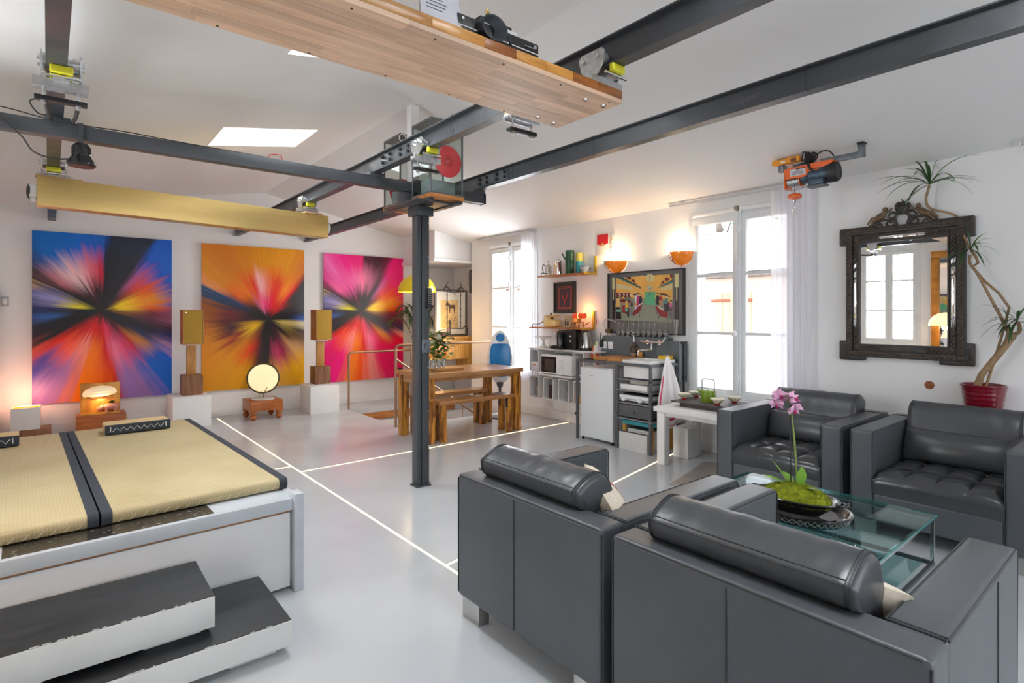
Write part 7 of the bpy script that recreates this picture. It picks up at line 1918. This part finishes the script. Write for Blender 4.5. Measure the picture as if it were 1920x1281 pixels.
# pierced crest: scrolls, two reclining putti and a fruit basket
YC = 1.44
def spiral(b, c, r, turns, a0, s, rad=.009, x=5.165):
    pts = []; rr = []
    nn = int(16*turns)
    for k in range(nn+1):
        t = k/nn; a = a0+s*2*PI*turns*t; q = r*(1-.82*t)
        pts.append((x, c[0]+q*math.cos(a), c[1]+q*math.sin(a))); rr.append(rad*(1-.35*t))
    b.tube(pts, rr, 7)
for s in (-1, 1):
    b = MB()
    spiral(b, (YC+s*.085, 2.155), .040, 1.3, PI/2, s, .011); spiral(b, (YC+s*.155, 2.145), .030, 1.3, PI/2, -s, .010); spiral(b, (YC+s*.215, 2.132), .020, 1.2, PI/2, s, .008)
    b.tube([(5.165, YC+s*.03, 2.12), (5.165, YC+s*.05, 2.19), (5.165, YC+s*.03, 2.23), (5.165, YC+s*.07, 2.245)], [.012, .011, .009, .005], 7)
    b.tube([(5.165, YC+s*.25, 2.125), (5.165, YC+s*.20, 2.17), (5.165, YC+s*.13, 2.185), (5.165, YC+s*.06, 2.175)], [.006, .010, .010, .007], 7)
    b.tube([(5.165, YC+s*.10, 2.20), (5.165, YC+s*.075, 2.235), (5.165, YC+s*.045, 2.225)], [.007, .008, .005], 7)
    part('crest_scroll', b, M['carved'], mr_, 60)
    b = MB()   # reclining figure
    b.tube([(5.155, YC+s*.215, 2.150), (5.15, YC+s*.175, 2.195), (5.15, YC+s*.145, 2.205)], [.011, .017, .021], 9)
    b.tube([(5.15, YC+s*.145, 2.200), (5.15, YC+s*.125, 2.225), (5.15, YC+s*.118, 2.245)], [.022, .023, .015], 9)
    b.sphere((5.15, YC+s*.112, 2.266), .019, 12, 8, sz=1.1)
    b.tube([(5.148, YC+s*.122, 2.242), (5.14, YC+s*.085, 2.245), (5.145, YC+s*.062, 2.27)], [.010, .008, .006], 7)
    b.tube([(5.148, YC+s*.13, 2.238), (5.14, YC+s*.16, 2.225), (5.145, YC+s*.185, 2.205)], [.010, .008, .006], 7)
    b.tube([(5.15, YC+s*.165, 2.195), (5.14, YC+s*.20, 2.205), (5.145, YC+s*.235, 2.16)], [.015, .012, .007], 8)
    part('carved_putto', b, M['carvedlt'], mr_, 60)
b = MB(); b.lathe([(0, .0), (.02, .0), (.03, .012), (.048, .045), (.052, .06), (.045, .062), (0, .055)], 18, (5.165, YC, 2.215), None, .6, 1)
rnd = random.Random(13)
for k in range(22):
    a = rnd.uniform(0, PI); rr = rnd.uniform(.02, .06); b.sphere((5.155+rnd.uniform(-.012, .012), YC+rr*math.cos(a), 2.275+rr*.55*math.sin(a)), rnd.uniform(.009, .016), 8, 6)
b.tube([(5.16, YC, 2.29), (5.16, YC-.006, 2.325), (5.16, YC+.004, 2.335)], [.008, .006, .002], 6)
part('crest_basket', b, M['carved'], mr_, 60)
b = MB(); b.box(5.155, 5.19, YC-.24, YC+.24, 2.11, 2.135, .008); part('crest_base', b, M['carved'], mr_)

# wall plate: brown oval
b = MB(); b.lathe([(0, -.006), (.028, -.006), (.032, -.002), (.032, .0)], 24, (0, 0, 0), Matrix.Translation((5.199, 1.27, .875)) @ Matrix.Rotation(PI/2, 4, 'Y'))
single('wall_disc', b, mat('burnt_orange_disc', (.26, .075, .012), .4, var=.3, vs=50), 'small burnt orange round plate on the wall below the mirror', 'wall plate')

# ------------------------------------------------------------------ dragon plant
M['bark_tan'] = mat('tan_bark', (.30, .19, .10), .7, var=.25, vs=30, bump=.3, bs=60, scale=(1, 1, .4))
PY, PXc = .925, 5.075
sd = thing('plant_stand', 'slim white stand hidden behind the armchair carrying the red pot', 'stand', (PXc, PY, 0))
b = MB(); b.box(PXc-.075, PXc+.09, PY-.09, PY+.09, .66, .70, .004); b.box(PXc-.02, PXc+.09, PY-.06, PY+.06, .02, .66, .004); b.box(PXc-.06, PXc+.095, PY-.09, PY+.09, 0, .02, .004); part('stand', b, M['white'], sd)
pp_ = thing('plant_pot', 'glossy dark red ribbed plant pot behind the armchair', 'pot', (PXc, PY, .701))
M['potred'] = mat('glossy_crimson_glaze', (.18, .004, .016), .12, var=.08, vs=6, coat=.6)
b = MB(); prof = [(0, 0), (.085, 0), (.10, .01)]
for k in range(22): prof.append((.102+.0011*k+(.0016 if k % 4 < 2 else 0), .02+k*.0082))
prof += [(.128, .205), (.133, .212), (.133, .222), (.126, .224), (.118, .205), (.105, .16), (0, .158)]
b.lathe(prof, 40, (PXc, PY, .701)); part('pot', b, M['potred'], pp_, 40)
b = MB(); b.lathe([(0, .19), (.06, .186), (.113, .18), (.11, .165), (0, .165)], 24, (PXc, PY, .701)); part('soil', b, mat('potting_soil', (.05, .032, .02), .95, var=.4, vs=60, bump=.5, bs=200), pp_, 60)
dp = thing('dragon_plant', 'tall dragon plant with twisting bare stems and three leaf rosettes beside the mirror', 'plant', (PXc, PY, .89))
b = MB(); b.tube([(5.07, .958, .88), (5.07, .952, .93), (5.065, .934, .99), (5.06, .855, 1.12), (5.055, .80, 1.21), (5.055, .772, 1.275)], [.030, .024, .021, .021, .022, .026], 12)
for k in range(7):
    a = k*.9; b.tube([(5.07, .955, .925), (5.07+.03*math.cos(a), .955+.035*math.sin(a), .90), (5.07+.05*math.cos(a), .955+.06*math.sin(a), .875)], [.010, .008, .004], 6)
b.sphere((5.055, .775, 1.27), .030, 10, 8); part('trunk', b, M['bark_tan'], dp, 60)
b = MB(); b.tube([(5.09, .918, .89), (5.09, .873, 1.074), (5.085, .829, 1.266), (5.08, .807, 1.368), (5.08, .788, 1.469), (5.085, .845, 1.572), (5.09, .918, 1.655), (5.09, .965, 1.725), (5.085, .985, 1.765), (5.08, .955, 1.79), (5.08, .965, 1.83), (5.07, .99, 1.88)], [.009, .0085, .008, .008, .008, .008, .0085, .009, .009, .009, .009, .010], 8); part('long_stem', b, M['bark_tan'], dp, 60)
b = MB(); b.tube([(5.055, .785, 1.285), (5.06, .831, 1.411), (5.065, .887, 1.543), (5.07, .955, 1.708), (5.07, .985, 1.76), (5.065, 1.0, 1.80), (5.06, .995, 1.85)], [.011, .010, .009, .009, .009, .009, .009], 8); part('second_stem', b, M['bark_tan'], dp, 60)
b = MB(); b.tube([(5.055, .765, 1.28), (5.055, .735, 1.30), (5.055, .73, 1.335), (5.055, .742, 1.37)], [.014, .012, .011, .012], 8); b.tube([(5.055, .775, 1.285), (5.05, .79, 1.32), (5.05, .78, 1.35)], [.012, .009, .006], 7); part('short_stem', b, M['bark_tan'], dp, 60)
b = MB(); b.tube([(5.07, .99, 1.88), (5.15, 1.05, 2.0), (5.185, 1.09, 2.14), (5.15, 1.14, 2.18), (5.13, 1.20, 2.205), (5.11, 1.25, 2.235), (5.10, 1.268, 2.29), (5.10, 1.258, 2.35), (5.10, 1.245, 2.40)], [.008, .008, .008, .008, .008, .009, .009, .009, .010], 8); part('upper_stem', b, M['bark_tan'], dp, 60)
def rosette(c, n, L0, L1, w, seed, out=(-1, 0, 0)):
    rnd = random.Random(seed)
    for k in range(n):
        a = 2*PI*k/n*2.6+rnd.uniform(-.3, .3); e = rnd.uniform(-.35, 1.25)
        d = Vector((math.cos(a)*math.cos(e)*.75, math.sin(a)*math.cos(e), math.sin(e)))
        if d.x > .12: d.x = .12-.3*d.x
        L_ = rnd.uniform(L0, L1)*(1.0 if e < .9 else .75)
        b = MB(); leaf(b, c, d, L_, w, rnd.uniform(1.0, 2.3), 8)
        for q in b.v:
            if q.x > 5.19: q.x = 5.19
            if q.z > 2.585: q.z = 2.585-(q.z-2.585)*.2
        part('leaf', b, M['dark_leaf'] if k % 3 else M['green_leaf'], dp, 70)
rosette((5.10, 1.243, 2.405), 24, .24, .40, .021, 1)
rosette((5.06, .992, 1.89), 20, .13, .25, .016, 2)
rosette((5.05, .742, 1.375), 20, .14, .26, .018, 3)
rosette((5.05, .79, 1.345), 9, .10, .17, .014, 5)

# ------------------------------------------------------------------ electric hoist on the ceiling
hs = thing('electric_hoist', 'orange electric hoist with a dark motor hung from the ceiling before the window', 'hoist', (4.64, 1.9, 2.5))
b = MB(); HX = 4.66
b.box(HX-.02, HX+.02, 1.535, 2.17, 2.605, 2.648, .003)
for y in (1.535, 2.13): b.box(HX-.022, HX+.022, y, y+.04, 2.605, ceil_z(HX)+.004, .003)
part('ceiling_bracket', b, M['steelraw'], hs)
b = MB(); b.box(HX-.035, HX+.035, 1.53, 1.58, ceil_z(HX)-.012, ceil_z(HX)-.002, .002); part('ceiling_plate', b, M['blackmatt'], hs)
for y in (1.84, 2.05):
    b = MB(); b.box(HX-.026, HX+.026, y, y+.045, 2.595, 2.656, .003); part('bracket_clamp', b, mat('pale_pink_paint', (.62, .42, .36), .5), hs)
b = MB(); pl = [(2.09, 2.60), (1.90, 2.612), (1.72, 2.612), (1.735, 2.585), (1.90, 2.535), (1.945, 2.515), (2.085, 2.52)]
b.prism(pl, 4.575, 4.581, 'x'); b.box(4.575, 4.70, 1.72, 2.09, 2.597, 2.606, .002); b.prism([(2.09, 2.60), (2.094, 2.60), (2.094, 2.46), (2.09, 2.44), (2.085, 2.46)], 4.575, 4.70, 'x')
b.lathe([(0, 0), (.062, 0), (.062, .005), (0, .005)], 28, (0, 0, 0), Matrix.Translation((4.635, 2.09, 2.505)) @ Matrix.Rotation(-PI/2, 4, 'X')); b.lathe([(0, 0), (.058, 0), (.058, .005), (0, .005)], 28, (0, 0, 0), Matrix.Translation((4.635, 1.975, 2.505)) @ Matrix.Rotation(-PI/2, 4, 'X'))
ho = part('housing', b, M['orange'], hs, 30)
b = MB(); b.box(4.573, 4.5755, 1.925, 2.045, 2.535, 2.592); part('rating_label', b, mat('label_grey', (.55, .56, .60), .5, var=.12, vs=80), ho)
b = MB(); b.box(4.5722, 4.5735, 1.925, 2.0, 2.583, 2.592); 
for k in range(4): b.box(4.5722, 4.5735, 1.94, 2.03-.015*(k % 2), 2.545+k*.008, 2.548+k*.008)
part('label_print', b, mat('label_dark', (.12, .03, .03), .5), ho, 0)
b = MB(); b.cyl((4.635, 1.98, 2.505), (4.635, 2.085, 2.505), .040, n=24)
for k in range(9): b.lathe([(.041, -.004), (.044, 0), (.041, .004)], 24, (0, 0, 0), Matrix.Translation((4.635, 1.985+k*.0115, 2.505)) @ Matrix.Rotation(PI/2, 4, 'X'))
part('cable_drum', b, M['galv'], hs)
M['motorblue'] = mat('blue_grey_motor', (.045, .085, .125), .35, .3, var=.1, vs=20)
mo = None
b = MB(); b.cyl((4.635, 1.775, 2.525), (4.635, 1.905, 2.525), .066, n=28); b.cyl((4.635, 1.905, 2.525), (4.635, 1.93, 2.525), .066, .05, 28); b.cyl((4.635, 1.93, 2.525), (4.635, 1.975, 2.515), .05, .048, 24); mo = part('motor', b, M['motorblue'], hs)
b = MB()
for k in range(22):
    a = 2*PI*k/22; X = Matrix.Translation((4.635, 0, 2.525)) @ Matrix.Rotation(a, 4, 'Y'); b.box(.064, .075, 1.78, 1.90, -.0015, .0015, X=X)
part('cooling_fins', b, M['motorblue'], mo)['kind'] = 'stuff'
b = MB(); X = Matrix.Translation((4.635, 1.775, 2.525)) @ Matrix.Rotation(PI/2, 4, 'X'); b.lathe([(.078, 0), (.078, .05), (.07, .068), (.055, .07), (.05, .066), (0, .066)], 30, (0, 0, 0), X); part('fan_cover', b, M['blackplastic'], hs)
b = MB(); b.box(4.565, 4.62, 1.79, 1.905, 2.44, 2.485, .008); part('capacitor_box', b, M['motorblue'], hs)
b = MB(); b.box(4.57, 4.66, 1.78, 1.92, 2.425, 2.44, .004); part('box_lid', b, M['greymetal'], hs)
b = MB(); b.tube([(4.60, 2.09, 2.45), (4.595, 2.04, 2.435), (4.595, 1.98, 2.445), (4.60, 1.93, 2.45)], .004, 6); b.tube([(4.62, 2.09, 2.445), (4.625, 2.04, 2.43), (4.62, 1.95, 2.44), (4.61, 1.85, 2.425)], .003, 6); part('limit_arm', b, M['galv'], hs)
b = MB(); b.cyl((4.60, 2.02, 2.29), (4.60, 2.02, 2.48), .0028, n=6); part('steel_rope', b, M['greymetal'], hs)
b = MB(); b.lathe([(0, -.024), (.030, -.022), (.052, -.010), (.054, .004), (.046, .018), (.02, .026), (0, .026)], 28, (4.60, 2.02, 2.375)); part('pulley_weight', b, M['orange'], hs)
b = MB(); b.tube([(4.60, 2.02, 2.35), (4.60, 2.028, 2.335), (4.60, 2.02, 2.322), (4.60, 2.012, 2.335)], .004, 6, closed=True)
b.tube([(4.60, 2.02, 2.325), (4.60, 2.02, 2.295), (4.60, 2.033, 2.275), (4.60, 2.036, 2.255), (4.60, 2.02, 2.238), (4.60, 2.004, 2.25), (4.60, 2.006, 2.268), (4.60, 2.012, 2.272)], [.006, .006, .006, .007, .008, .006, .004, .002], 8); part('hook', b, M['chrome'], hs, 60)
b = MB()
rnd = random.Random(9)
for k in range(7):
    y = 1.90+.012*k; b.tube([(4.625, y, 2.65), (4.60, y-.02+rnd.uniform(-.02, .02), 2.69+rnd.uniform(0, .03)), (4.61, y-.05, 2.68+rnd.uniform(-.01, .03)), (4.62, y-.03, 2.645), (4.60, y, 2.63)], .0055, 6)
b.tube([(4.62, 1.88, 2.67), (4.62, 1.82, 2.70), (4.63, 1.77, 2.69), (4.64, 1.74, 2.65)], .005, 6); b.tube([(4.58, 1.91, 2.66), (4.567, 1.90, 2.62), (4.567, 1.885, 2.57), (4.565, 1.86, 2.545)], .0055, 6); b.tube([(4.575, 1.925, 2.66), (4.568, 1.912, 2.62), (4.568, 1.895, 2.57)], .005, 6); b.tube([(4.6, 1.86, 2.47), (4.57, 1.80, 2.47), (4.57, 1.775, 2.455), (4.6, 1.79, 2.44)], .005, 6)
part('wound_cable', b, M['blackrub'], hs, 60)['kind'] = 'stuff'
rm = thing('hoist_remote', 'orange-yellow hoist remote control resting on the ceiling bracket', 'remote', (4.63, 2.08, 2.65))
M['amberplastic'] = mat('amber_plastic', (.80, .32, .012), .4, var=.04, vs=8)
b = MB(); b.box(4.605, 4.66, 1.985, 2.10, 2.659, 2.706, .010, 3); b.box(4.61, 4.655, 2.09, 2.21, 2.66, 2.703, .008, 3); part('body', b, M['amberplastic'], rm)
b = MB(); b.box(4.602, 4.607, 2.01, 2.055, 2.662, 2.692, .002); part('button', b, mat('brown_button', (.16, .06, .03), .5), rm)
b = MB(); b.box(4.6085, 4.6105, 2.10, 2.14, 2.672, 2.684); part('sticker', b, M['white'], rm)

# ------------------------------------------------------------------ pictures and sconces over the kitchen
M['amberglass'] = mat('orange_glass', (.80, .20, .004), .15, emit=(1, .28, .01), es=.12, var=.2, vs=10, coat=.6)
for k, (yc, R, zt, lab) in enumerate(((4.37, .160, 2.062, 'orange half bowl wall light with chrome band, nearer the shelves'), (3.465, .148, 2.092, 'orange half bowl wall light with chrome band, nearer the window'))):
    r = thing('wall_light', lab, 'wall light', (5.15, yc, zt-.14), 0, 'orange half bowl wall lights')
    def bowl(a0, a1, rr):
        def fn(u, v):
            a = PI-(a0+(a1-a0)*u); e = (PI/2)*v
            return Vector((5.196-rr*math.sin(a)*math.cos(e)*.95, yc+rr*math.cos(a)*math.cos(e), zt-.142*math.sin(e)*rr/R))
        return fn
    b = MB(); b.sheet(bowl(0, PI*.60, R), 18, 12); b.sheet(bowl(0, PI*.60, R-.004), 18, 12); part('front_glass', b, M['amberglass'], r, 60)
    b = MB(); b.sheet(bowl(PI*.70, PI, R), 8, 12); b.sheet(bowl(PI*.70, PI, R-.004), 8, 12); part('side_glass', b, M['amberglass'], r, 60)
    b = MB(); b.sheet(bowl(PI*.58, PI*.72, R+.003), 8, 12); part('chrome_band', b, M['chrome'], r, 60)
    b = MB(); b.sphere((5.17, yc, zt-.148), .012, 10, 6); b.box(5.185, 5.199, yc-.05, yc+.05, zt-.12, zt-.02, .003); part('wall_fixing', b, M['chrome'], r)
    b = MB(); b.sphere((5.125, yc, zt-.04), .028, 12, 8); part('bulb', b, emat('warm_bulb_%d' % k, (1, .80, .48), 9), r)
    lamp((5.11, yc, zt+.035), 4.5, (1, .80, .50), .035)

def frame_pic(name, label, cat, y0, y1, z0, z1, fw, mframe, x=5.17, grp=None):
    r = thing(name, label, cat, (5.19, (y0+y1)/2, z0), 0, grp)
    b = MB()
    for q in ((y0, y0+fw, z0, z1), (y1-fw, y1, z0, z1), (y0, y1, z0, z0+fw), (y0, y1, z1-fw, z1)): b.box(x-.012, 5.198, q[0], q[1], q[2], q[3], .002)
    part('frame', b, mframe, r)
    return r
caf = frame_pic('cafe_print', 'black framed poster of a busy yellow cafe interior above the grey splashback', 'picture', 3.42, 4.485, 1.195, 1.922, .016, M['blackframe'])
b = MB(); b.box(5.18, 5.19, 3.43, 4.475, 1.205, 1.912); part('mount', b, mat('mid_grey_card', (.17, .17, .165), .8), caf, 0)
def q(x, y, d=0):
    a = (x-110)/1285; top = 135-110*a; bot = 1222-77*a; bb = (y-top)/(bot-top)
    return (5.1795-d*.00022, 4.469-a*1.033, 1.906-bb*.695)
inks = {}
def ink(c):
    if c not in inks: inks[c] = mat('print_ink_%d' % len(inks), S(c)[:3], .7)
    return inks[c]
polys = []
def pg_(c, *pts): polys.append((c, pts))
YEL = (238, 182, 84); GRN = (150, 155, 136); TEAL = (80, 128, 122); MAR = (120, 32, 34); CRM = (222, 214, 152); BLK = (34, 28, 34); SKIN = (238, 200, 130)
pg_(YEL, (245, 190), (245, 600), (1225, 590), (1225, 108)); pg_(GRN, (245, 560), (760, 555), (960, 555), (1225, 560), (1225, 965), (245, 985))
pg_((222, 205, 150), (250, 300), (250, 400), (560, 415), (520, 350)); pg_((222, 205, 150), (1040, 360), (1225, 280), (1225, 380), (1040, 400))
pg_((150, 150, 148), (245, 185), (690, 150), (690, 110), (245, 150)) if False else None
pg_(CRM, (165, 190), (165, 410), (215, 410), (215, 187)); pg_(BLK, (165, 410), (165, 985), (215, 980), (215, 410)); pg_(CRM, (181, 410), (181, 612), (196, 612), (196, 410))
pg_(CRM, (1258, 102), (1258, 340), (1320, 340), (1320, 98)); pg_((66, 56, 62), (1258, 340), (1258, 985), (1330, 985), (1325, 340)); pg_(CRM, (1282, 340), (1282, 575), (1300, 575), (1300, 340))
pg_(TEAL, (240, 188), (690, 382), (696, 360), (345, 180)); pg_(BLK, (318, 182), (694, 364), (700, 350), (352, 178))
pg_(MAR, (415, 178), (480, 220), (520, 225), (515, 166)); pg_(MAR, (520, 238), (560, 268), (600, 272), (568, 205)); pg_(MAR, (600, 288), (645, 322), (632, 258)); pg_(MAR, (650, 330), (684, 352), (668, 292))
pg_(MAR, (1180, 118), (1190, 166), (1226, 192), (1226, 108)); pg_(MAR, (1095, 182), (1120, 246), (1185, 202), (1140, 164)); pg_(MAR, (1048, 240), (1044, 302), (1100, 272), (1086, 222)); pg_(MAR, (1018, 275), (1018, 318), (1044, 300))
pg_(TEAL, (1005, 342), (1005, 362), (1226, 262), (1226, 210)); pg_(BLK, (1000, 345), (1226, 214), (1226, 204))
pg_((226, 210, 150), (772, 152), (800, 248), (905, 256), (936, 148), (850, 98)); pg_(BLK, (846, 104), (846, 250), (851, 250), (851, 104))
pg_((245, 190, 90), (560, 180), (640, 330), (700, 345), (770, 255), (770, 160), (730, 132), (680, 150)); pg_((245, 190, 90), (935, 150), (920, 260), (1005, 335), (1030, 250), (1080, 170), (1010, 118))
def disc(c, x, y, r, n=20): pg_(c, *[(x+r*math.cos(-2*PI*k/n), y+r*math.sin(-2*PI*k/n)) for k in range(n)])
disc((92, 80, 60), 850, 365, 50); disc((232, 224, 178), 850, 365, 46); disc(BLK, 850, 367, 30); disc((235, 230, 215), 850, 367, 20); disc((120, 60, 60), 853, 370, 10)
pg_((96, 190, 138), (760, 437), (766, 668), (940, 665), (946, 430)); pg_((70, 150, 118), (835, 434), (835, 500), (862, 500), (862, 433))
pg_(MAR, (245, 470), (245, 560), (515, 552), (515, 468))
for x in (300, 375, 440, 495): pg_((225, 220, 210), (x, 480), (x-4, 535), (x+26, 535), (x+28, 480))
pg_((40, 44, 110), (560, 480), (565, 510), (665, 505), (668, 474)); pg_((235, 232, 240), (585, 510), (600, 700), (640, 690), (640, 506))
pg_(MAR, (320, 590), (330, 650), (520, 650), (500, 590))
pg_((190, 150, 110), (335, 655), (345, 690), (560, 680), (530, 650))
def person(x, y, h, top, bot):
    disc(SKIN, x, y, h*.13, 10); disc((50, 32, 28), x, y-h*.05, h*.11, 8); disc(SKIN, x+h*.01, y+h*.03, h*.095, 8)
    pg_(top, (x-h*.10, y+h*.12), (x-h*.17, y+h*.52), (x+h*.17, y+h*.52), (x+h*.10, y+h*.12)); pg_(bot, (x-h*.16, y+h*.50), (x-h*.13, y+h), (x+h*.13, y+h), (x+h*.16, y+h*.50))
person(305, 540, 120, TEAL, MAR); person(380, 530, 110, (225, 190, 80), MAR); person(460, 530, 130, (96, 140, 140), (70, 60, 70)); person(535, 590, 130, (120, 120, 110), (60, 50, 50))
person(280, 590, 300, (235, 190, 110), (40, 40, 40)); pg_((110, 190, 170), (245, 790), (248, 830), (335, 832), (325, 785)); pg_(BLK, (245, 835), (245, 975), (340, 970), (335, 832))
person(445, 630, 230, (236, 190, 70), (90, 70, 60)); pg_((150, 40, 40), (360, 700), (355, 840), (420, 845), (415, 700)); pg_((120, 200, 160), (415, 760), (415, 815), (465, 815), (462, 760)); pg_((130, 130, 128), (480, 760), (490, 890), (550, 880), (545, 740))
pg_(BLK, (462, 750), (456, 910), (486, 910), (474, 750))
person(655, 490, 200, (200, 50, 130), (190, 40, 120)); person(695, 500, 160, (60, 60, 70), BLK); person(610, 640, 130, (220, 160, 90), (230, 200, 220))
pg_((150, 40, 44), (545, 850), (575, 880), (660, 820), (705, 760), (725, 620), (690, 660)); pg_((225, 220, 215), (640, 700), (655, 712), (725, 650), (720, 635))
pg_(BLK, (575, 875), (560, 912), (566, 912), (582, 872)); pg_(BLK, (660, 820), (678, 905), (684, 902), (668, 815))
person(990, 470, 190, BLK, BLK); person(1040, 490, 180, (180, 30, 46), (200, 150, 100)); person(1135, 510, 260, (86, 136, 140), (60, 56, 64)); person(1180, 520, 150, (220, 190, 80), (120, 60, 70)); person(1205, 600, 170, (225, 110, 160), (110, 90, 90))
pg_(BLK, (1030, 455), (1035, 490), (1120, 482), (1118, 452)); pg_((150, 40, 44), (948, 690), (985, 780), (1040, 862), (1150, 886), (1162, 800), (1000, 690)); pg_((226, 220, 210), (1005, 682), (1002, 715), (1095, 765), (1100, 740))
pg_(BLK, (985, 780), (950, 860), (956, 862), (992, 790)); pg_(BLK, (1018, 830), (1000, 912), (1007, 912), (1026, 838)); pg_(BLK, (1150, 880), (1155, 925), (1162, 925), (1158, 878)); pg_((120, 118, 116), (1175, 750), (1165, 830), (1200, 905), (1228, 905), (1228, 760))
cols = list(dict.fromkeys(c for c, _ in polys))
b = MB()
for i, (c, pts) in enumerate(polys):
    b.mi = cols.index(c); b.add([q(x, y, i*.35) for x, y in pts], [tuple(range(len(pts)))])
part('printed_scene', b, [ink(c) for c in cols], caf, 0)
b = MB(); b.box(5.165, 5.167, 3.432, 4.472, 1.207, 1.91); part('pane', b, M['glass'], caf, 0)
wp = frame_pic('wine_glass_picture', 'small black framed picture of a red wine glass drawing between the two shelves', 'picture', 5.045, 5.44, 1.437, 1.852, .014, M['blackframe'])
b = MB(); b.box(5.182, 5.19, 5.05, 5.435, 1.442, 1.847); part('mount', b, mat('dark_olive_card', (.055, .045, .042), .7), wp, 0)
b = MB(); yc, zc = 5.243, 1.645
def strip(b, p0, p1, w, x=5.181):
    b.tube([(x, p0[0], p0[1]), (x, p1[0], p1[1])], w, 6)
for (hw, hh) in ((.125, .145), (.108, .128)):
    c = [(yc-hw, zc-hh), (yc+hw, zc-hh), (yc+hw, zc+hh), (yc-hw, zc+hh)]
    for k in range(4): strip(b, c[k], c[(k+1) % 4], .0032 if hw > .11 else .0022)
part('red_border', b, mat('salmon_red_line', (.66, .10, .075), .6), wp)
b = MB(); b.box(5.1812, 5.183, yc-.106, yc+.106, zc-.126, zc+.126); part('inner_print', b, mat('plum_print', (.07, .04, .055), .7, var=.2, vs=12), wp, 0)
b = MB(); pts = [(5.180, yc+.045-.09*t, zc+.03-.075*math.sin(PI*t)) for t in [k/12 for k in range(13)]]; b.tube(pts, .0055, 6); b.tube([(5.180, yc+.045, zc+.03), (5.180, yc+.055, zc+.06)], .003, 6); b.tube([(5.180, yc-.045, zc+.03), (5.180, yc-.052, zc+.05)], .003, 6); b.tube([(5.180, yc, zc-.045), (5.180, yc+.005, zc-.085)], .003, 6); b.tube([(5.18, yc+.03, zc-.088), (5.18, yc-.02, zc-.088)], .003, 6)
b.tube([(5.18, yc+.03, zc+.06), (5.18, yc-.05, zc+.065)], .002, 6)
part('wine_glass_drawing', b, mat('hot_red_line', (.62, .03, .035), .6), wp, 60)
ep = thing('enamel_plate', 'red over cream enamel plate with a gold disc above the upper shelf', 'sign', (5.195, 4.59, 2.155))
b = MB(); b.box(5.19, 5.198, 4.495, 4.685, 2.155, 2.418, .004); part('plate', b, mat('cream_enamel', (.80, .76, .66), .25), ep)
b = MB(); b.box(5.1885, 5.1902, 4.50, 4.68, 2.295, 2.413); b.prism([(4.50, 2.295), (4.68, 2.295), (4.59, 2.27)], 5.1885, 5.1902, 'x'); part('red_field', b, M['red'], ep, 0)
b = MB(); b.lathe([(0, 0), (.022, 0), (.022, .0015), (0, .0015)], 20, (0, 0, 0), Matrix.Translation((5.1882, 4.59, 2.285)) @ Matrix.Rotation(-PI/2, 4, 'Y')); part('gold_disc', b, mat('gold_ink', (.62, .38, .10), .4), ep)
tl = thing('tile_strip', 'narrow cream strip with orange and green sprigs beside the red plate', 'tile', (5.19, 4.43, 2.163))
b = MB(); b.box(5.165, 5.198, 4.412, 4.45, 2.163, 2.40, .004); part('strip', b, bpy.data.materials['cream_enamel'], tl)
b = MB()
for k in range(4): b.sphere((5.164, 4.431+.006*(-1)**k, 2.20+k*.045), .008, 8, 6, sx=.3)
part('sprig', b, M['orange'], tl); 
b = MB()
for k in range(4): b.sphere((5.164, 4.431-.008*(-1)**k, 2.185+k*.045), .007, 8, 6, sx=.3)
part('leaf_sprig', b, M['green_leaf'], tl)

# ------------------------------------------------------------------ things on the left wall, seen in the carved mirror
M['gilt'] = mat('old_gilt_wood', (.50, .20, .02), .35, .25, var=.25, vs=9, bump=.1, bs=40)
gm = thing('gilt_mirror', 'tall gilt framed mirror on the left wall, seen only in the carved mirror', 'mirror', (XL+.03, 2.2, .3))
b = MB(); rect_frame(b, (1.72, 2.68, .55, 2.45), (1.83, 2.57, .66, 2.34), XL+.005, XL+.06, .012); part('frame', b, M['gilt'], gm)
b = MB(); b.box(XL+.02, XL+.024, 1.82, 2.58, .65, 2.35); part('mirror_glass', b, M['mirror'], gm, 0)
ml = thing('mushroom_lamp', 'white mushroom lamp glowing before the gilt mirror, seen in the carved mirror', 'lamp', (-.50, 2.44, 0))
b = MB(); b.lathe([(0, 0), (.11, 0), (.11, .02), (.02, .04), (.018, .95), (.07, 1.05), (.02, 1.14), (.016, 1.30), (0, 1.3)], 22, (-.50, 2.44, 0)); part('stem', b, M['whitegloss'], ml, 50)
b = MB(); b.lathe([(.215, 1.24), (.225, 1.25), (.21, 1.32), (.165, 1.39), (.10, 1.435), (0, 1.455)], 30, (-.50, 2.44, 0)); b.lathe([(.215, 1.24), (.20, 1.31), (.155, 1.38), (0, 1.44)], 30, (-.50, 2.44, 0)); part('shade', b, mat('lit_opal', (.85, .78, .6), .4, emit=(1, .66, .28), es=.7), ml, 60)
lamp((-.50, 2.44, 1.22), 3, (1, .66, .32), .05)

# chalk word faintly written on the window side beam
fc = bpy.data.curves.new('chalk_text', 'FONT'); fc.body = 'Longueur'; fc.size = .045; fc.extrude = .0002
to = bpy.data.objects.new('chalk_text', fc); COL.objects.link(to)
bpy.context.view_layer.update()
tm = bpy.data.meshes.new_from_object(to.evaluated_get(bpy.context.evaluated_depsgraph_get()))
bpy.data.objects.remove(to)
bmA = bpy.data.objects['steel_beam']
XT = Matrix.Translation(-Vector(bmA.location)) @ Matrix(((0, 0, -1, 2.8955), (-1, 0, 0, 1.63), (0, 1, 0, 2.585), (0, 0, 0, 1)))
tm.transform(XT); tm.materials.clear(); tm.materials.append(mat('faint_chalk', (.13, .135, .14), .8, var=.3, vs=60))
co = bpy.data.objects.new('chalk_writing', tm); COL.objects.link(co); co.parent = bmA
